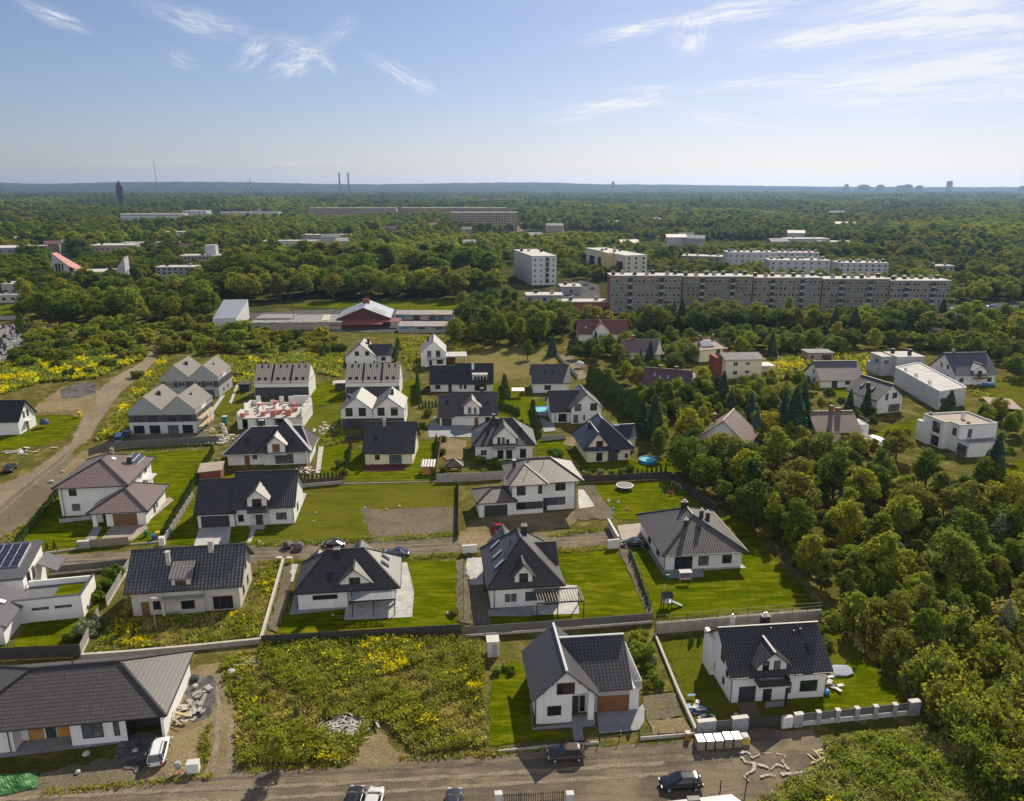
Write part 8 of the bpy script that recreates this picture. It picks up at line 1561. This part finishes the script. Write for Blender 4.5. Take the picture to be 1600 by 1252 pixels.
o = thing('tool_shed', 'dark tool shed beside the path of the striped row', 'shed', (532, 610), 3); m = MB(); m.box(-1.6, 1.6, 0, 2.4, 0, 2.2); m.build('wall', DGREY, o); m = MB(); m.box(-1.8, 1.8, -.2, 2.6, 2.2, 2.35); m.build('roof', FLATL, o)
o = thing('tool_shed', 'dark tool shed behind the nearer grey pair', 'shed', (382, 612), 3); m = MB(); m.box(-1.4, 1.4, 0, 2.4, 0, 2.2); m.build('wall', DARK, o); m = MB(); m.box(-1.6, 1.6, -.2, 2.6, 2.2, 2.35); m.build('roof', DGREY, o)
h = House('edge_building', 'grey flat metal roof of a building cut by the lower edge', (1100, 1300), 4, 'building'); h.wm = LGREY; pts = [h.loc(gp(x, y, 3.0)) for x, y in ((1024, 1254), (1143, 1241), (1172, 1262), (1040, 1290))]; h.roof.slab([(a, b_, 3.0) for a, b_ in pts[::-1]][::-1], .2); h.rm = paint('grey_metal_roof', (.17, .175, .19), .4, .08); h.wall.loft([[(a * .96, b_ * .96, -.2) for a, b_ in pts], [(a * .96, b_ * .96, 2.85) for a, b_ in pts]]); h.finish(); h.bx('skylight', pts[0][0] + 3.2, pts[0][0] + 4.4, pts[0][1] - .1, pts[0][1] + .5, 3.0, 3.08, DARK)
# stones, sacks, piles
def stone(label, px, r, mat, cat='stone', group=None, flat=.7):
    bm = bmesh.new(); bmesh.ops.create_icosphere(bm, subdivisions=2, radius=r); rr = random.Random(int(px[0] * 7 + px[1]))
    for v in bm.verts: v.co *= rr.uniform(.82, 1.15); v.co.z = max(v.co.z * flat, -.1) + r * flat * .7
    me = bpy.data.meshes.new(cat.replace(' ', '_')); bm.to_mesh(me); bm.free(); me.materials.append(mat); o = obj(cat.replace(' ', '_'), me); o.location = gp(*px); tag(o, label, cat, group); return o
DKB = paint('dark_sack', (.06, .058, .065), .7, .3, 3)
stone('black heap of sacks with white top beside the gravel road', (450, 856), 1.0, DKB, 'heap'); stone('grey rounded heap right of the black sacks', (467, 858), 1.0, paint('grey_sack', (.12, .115, .12), .8, .2, 3), 'heap', flat=.8)
for px, r in (((405, 848), .35), ((410, 852), .25), ((493, 802), .25), ((490, 815), .25), ((604, 797), .28), ((570, 795), .3), ((624, 792), .3), ((80, 754), .5), ((98, 738), .4), ((135, 1180), .4), ((122, 1208), .3), ((668, 736), .25), ((912, 738), .4), ((950, 826), .4), ((520, 962), .2), ((700, 960), .35), ((1150, 1118), .3), ((212, 1174), .3)): stone('pale stone lying loose on grass or earth', px, r, CONCL, 'stone', 'loose pale stones')
o = stone('crumpled white tarpaulin on a round bare patch beside the glossy-roofed house', (1311, 1050), 1.5, paint('white_tarp', (.26, .28, .33), .85, .3, 3), 'tarpaulin', flat=.22); o.scale = (1.3, .9, .8)
o = stone('pale blue-white pool cover near the brown chalet', (1366, 690), 3.0, paint('pool_cover', (.6, .68, .74), .4, .1), 'pool cover', flat=.25)
o = stone('dark blue round trailer cover on the left lawn', (70, 668), 1.5, paint('blue_cover', (.05, .085, .13), .5, .2, 2), 'trailer cover', flat=.9); o.scale = (.9, .8, 1.1)
o = stone('white round satellite-like tank behind the small gable house', (906, 576), 1.6, CAPW, 'tank', flat=1.0)
def boards(label, px, n, spread, lmin, lmax, mats, seed, cat='board pile', rz=0.0, zmax=.5, wd=(.1, .3)):
    rr = random.Random(seed); P = gp(*px); o = empty(cat.replace(' ', '_'), P, rz, label, cat)
    for mi, mt in enumerate(mats):
        m = MB()
        for i in range(n // len(mats)):
            x, y = rr.gauss(0, spread[0]), rr.gauss(0, spread[1]); a = rr.uniform(0, 3.14); l_ = rr.uniform(lmin, lmax) / 2; z = rr.uniform(.03, zmax); t = rr.uniform(-.25, .25) * zmax; m.bar((x - math.cos(a) * l_, y - math.sin(a) * l_, max(.03, z - t)), (x + math.cos(a) * l_, y + math.sin(a) * l_, z + t), rr.uniform(*wd), .05)
        m.build(('plank', 'slab_piece', 'rubble')[mi], mt, o, kind='stuff')
    return o
GREYB = paint('weathered_board', (.34, .31, .27), .85, .2, 2)
boards('large tangled pile of weathered boards and slabs in the middle of the weedy lot', (540, 1138), 190, (1.2, 1.35), .4, 1.7, [GREYB, paint('pale_slab', (.36, .33, .29), .85, .25, 2)], 1, zmax=.45, wd=(.08, .34))
boards('heap of broken pale slabs on the cinder beside the bungalow', (302, 1106), 34, (.7, 1.7), .4, 1.1, [paint('pale_slab', (.36, .33, .29)), GREYB], 2, zmax=.5, wd=(.3, .8))
boards('scatter of sticks and poles below the concrete wall corner', (392, 1040), 60, (1.3, 1.0), .8, 2.6, [GREYB, PALEW], 3, zmax=.4, wd=(.05, .12))
boards('small stack of split timber by the weeds at the road end', (1285, 1190), 26, (.5, .35), .9, 1.4, [PALEW], 4, zmax=.5, wd=(.1, .2))
boards('pale planks leaning along the side of the bungalow', (284, 1118), 10, (.2, 1.2), 1.6, 3.0, [paint('pale_slab', (.42, .40, .37)), PALEW], 5, zmax=.9, wd=(.15, .3))
boards('scattered planks and panels on the left lawn near the track', (32, 706), 22, (2.2, .8), 1, 2.4, [GREYB, CAPW], 6, zmax=.3, wd=(.2, .6))
boards('construction debris around the half-built shell', (505, 674), 34, (1.6, 2.2), .6, 1.8, [CAPW, GREYB], 7, zmax=.7, wd=(.2, .6)); boards('building materials between the grey pair and the shell', (345, 690), 40, (2.4, 2.0), .6, 1.8, [CAPW, GREYB], 8, zmax=.7, wd=(.3, .8)); boards('row of pale boards right of the grey pair', (332, 672), 16, (.8, 1.8), 1.4, 3, [PALEW], 9, zmax=.5)
boards('cluttered terrace furniture beside the hip house with the brown door', (478, 738), 30, (1.6, 1.4), .6, 1.6, [WOOD, CAPW], 10, zmax=.9, wd=(.2, .6)); boards('small pile of rubbish with blue sacks beside the dry lawn', (1092, 1112), 22, (.6, .7), .4, 1.0, [paint('blue_sack', (.1, .2, .36), .5), CAPW], 11, zmax=.7, wd=(.3, .6)); boards('children\'s things and pallet boards at the right wall of the glossy-roofed house', (1300, 1070), 12, (.4, .9), .6, 1.4, [CAPW, DARK], 12, zmax=.4, wd=(.3, .6))
o = stone('blue gym ball beside the glossy-roofed house', (1291, 1085), .42, paint('ball_blue', (.05, .2, .5), .3, .05), 'ball', flat=1.0)
for i, px in enumerate(((347, 668), (350, 674), (352, 680), (346, 686))): o = thing('big_bag', 'white bulk sack in the line between the grey pair and the shell', 'bulk sack', px, 5 * i, 'white bulk sacks'); m = MB(); m.loft([[(-.5, -.5, 0), (.5, -.5, 0), (.5, .5, 0), (-.5, .5, 0)], [(-.56, -.56, .5), (.56, -.56, .5), (.56, .56, .5), (-.56, .56, .5)], [(-.46, -.46, 1.0), (.46, -.46, 1.0), (.46, .46, 1.0), (-.46, .46, 1.0)]]); m.build('sack', CAPW, o); m = MB(); m.box(-.4, .4, -.4, .4, 1.0, 1.04); m.build('fill', CONC, o)
o = thing('portable_toilet', 'green portable toilet with white roof between the grey pair and the shell', 'portable toilet', (352, 663), 0); m = MB(); m.box(-.55, .55, -.55, .55, 0, 2.1); m.build('cabin', paint('cabin_green', (.02, .2, .12), .5), o); m = MB(); m.slab([(-.6, -.6, 2.25), (.6, -.6, 2.25), (.6, .6, 2.25), (-.6, .6, 2.25)], .15); m.build('roof', CAPW, o); m = MB(); m.box(-.4, .4, -.59, -.55, .1, 1.95); m.build('door', paint('cabin_green2', (.03, .15, .1)), o)
o = thing('cabinet', 'white cabinet standing by the road left of the sandy track', 'cabinet', (303, 1205), 8); m = MB(); m.box(-.6, .6, -.4, .4, 0, 1.1); m.build('body', WHITE, o); m = MB(); m.box(-.64, .64, -.44, .44, 1.1, 1.18); m.build('lid', CAPW, o)
o = thing('cement_mixer', 'grey cement mixer beside the white cabinet', 'cement mixer', (279, 1207), 0); m = MB(); m.cyl(0, 0, .5, 1.0, .25, .42, 12); m.cyl(0, 0, 1.0, 1.3, .42, .25, 12); m.build('drum', GREYW, o); m = MB(); m.tube((-.4, 0, 0), (0, 0, .7), .05); m.tube((.4, .3, 0), (0, 0, .7), .05); m.tube((.4, -.3, 0), (0, 0, .7), .05); m.build('frame', OAK, o)
o = stone('dark boulder at the top of the cinder heap', (305, 1062), .6, DKB, 'boulder')
o = stone('white block with black cover by the stick scatter', (362, 1054), .55, CAPW, 'block', flat=.8); o = stone('black plastic crate by the white block', (372, 1064), .5, DARK, 'crate', flat=.7)
# green tarpaulin at the lower left
pts = [gp(*p) for p in ((-60, 1216), (60, 1206), (64, 1222), (58, 1232), (0, 1246), (-60, 1258))]; m = MB(); n1 = 26; n2 = 12; rr = random.Random(4)
for i in range(n1):
    for j in range(n2):
        fu, fv = i / (n1 - 1), j / (n2 - 1); t0, t1 = pts[0].lerp(pts[1], fu), pts[5].lerp(pts[3], fu); p = t0.lerp(t1, fv); e = min(fu, 1 - fu, fv, 1 - fv) * 4; m.v.append((p.x, p.y, .08 + min(1, e) * (.35 + .25 * math.sin(fu * 21 + fv * 9) * math.cos(fv * 8 + fu * 5)) + rr.uniform(0, .05)))
for i in range(n1 - 1):
    for j in range(n2 - 1): a = i * n2 + j; m.f.append((a, a + 1, a + n2 + 1, a + n2)); m.m.append(0)
o = m.build('tarpaulin', paint('green_tarp', (.025, .12, .02), .6, .15, 1.5, .5)); tag(o, 'bright green crumpled tarpaulin in the lower left corner', 'tarpaulin')
# white slurry traces on the road
rr = random.Random(12); CEM = paint('cement_wash', (.36, .335, .29), .9, .1, 3)
for k, loop in enumerate(([(1153, 1178), (1168, 1176), (1176, 1186), (1192, 1178), (1206, 1178), (1226, 1182), (1222, 1192), (1232, 1204)], [(1158, 1184), (1164, 1192), (1180, 1194), (1176, 1206), (1162, 1214), (1170, 1222)], [(1180, 1196), (1192, 1198), (1204, 1204), (1214, 1196), (1226, 1200)], [(1188, 1216), (1200, 1212), (1212, 1214)], [(1220, 1212), (1240, 1210), (1256, 1208), (1274, 1206)])):
    pp = [gp(*p) for p in loop]; a_ = []; b2 = []
    for i, p in enumerate(pp):
        d = (pp[min(i + 1, len(pp) - 1)] - pp[max(i - 1, 0)]).normalized(); nv = Vector((-d.y, d.x, 0)) * rr.uniform(.03, .22) * (1.5 if k == 4 else 1); a_.append(p + nv); b2.append(p - nv)
    pl = rough_edge(a_ + b2[::-1], .18, .07); m = MB(); m.poly([(p.x, p.y, .16 + .006 * k) for p in pl]); m.build('cement_wash', CEM, kind='structure')
# cemetery
rr = random.Random(8); GM = []
for i, mt in enumerate((CONCL, DARK, LGREY, CAPW, DGREY)):
    m = MB(); m.box(-.5, .5, -1.0, 1.0, 0, .35); a = m.mesh('slab', mt); m = MB(); m.box(-.45, .45, .8, 1.0, .35, 1.2 + .1 * i); GM.append((a, m.mesh('headstone', mt)))
PZ = [(gp(*p).x, gp(*p).y) for p in [(-30, 570), (22, 563), (36, 534), (86, 510), (38, 511), (-30, 514)]]; xs = [p[0] for p in PZ]; ys = [p[1] for p in PZ]; y = min(ys); ng_ = 0
while y < max(ys):
    x = min(xs)
    while x < max(xs):
        if inpoly(x, y, PZ) and rr.random() < .85 and ng_ < 290:
            a, b_ = rr.choice(GM); o = empty('grave', (x + rr.uniform(-.2, .2), y, 0), rr.uniform(-.06, .06), 'stone grave in the dense rows of the cemetery', 'grave', 'graves in the cemetery'); o.scale = (1.2, 1.1, rr.uniform(.9, 1.3)); obj('slab', a, o); obj('headstone', b_, o); ng_ += 1
        x += 2.3
    y += 4.2
# lamp posts
for px, h_ in (((244, 985), 5), ((1490, 478), 8), ((962, 470), 9), ((878, 480), 9), ((1172, 500), 8), ((1212, 590), 7)):
    o = thing('lamp_post', 'slim street lamp ' + {244: 'by the panel fence', 1490: 'right of the long block', 962: 'at the left end of the long block', 878: 'on the parking yard', 1172: 'before the long block', 1212: 'by the beige house'}[px[0]] if px[0] != 244 else 'slim lamp post by the unfinished house', 'street lamp', px); m = MB(); m.tube((0, 0, 0), (0, 0, h_), .09, .05, 8); m.build('pole', STEEL, o); m = MB(); m.box(-.12, .7, -.1, .1, h_, h_ + .12); m.build('lamp_head', LGREY, o)
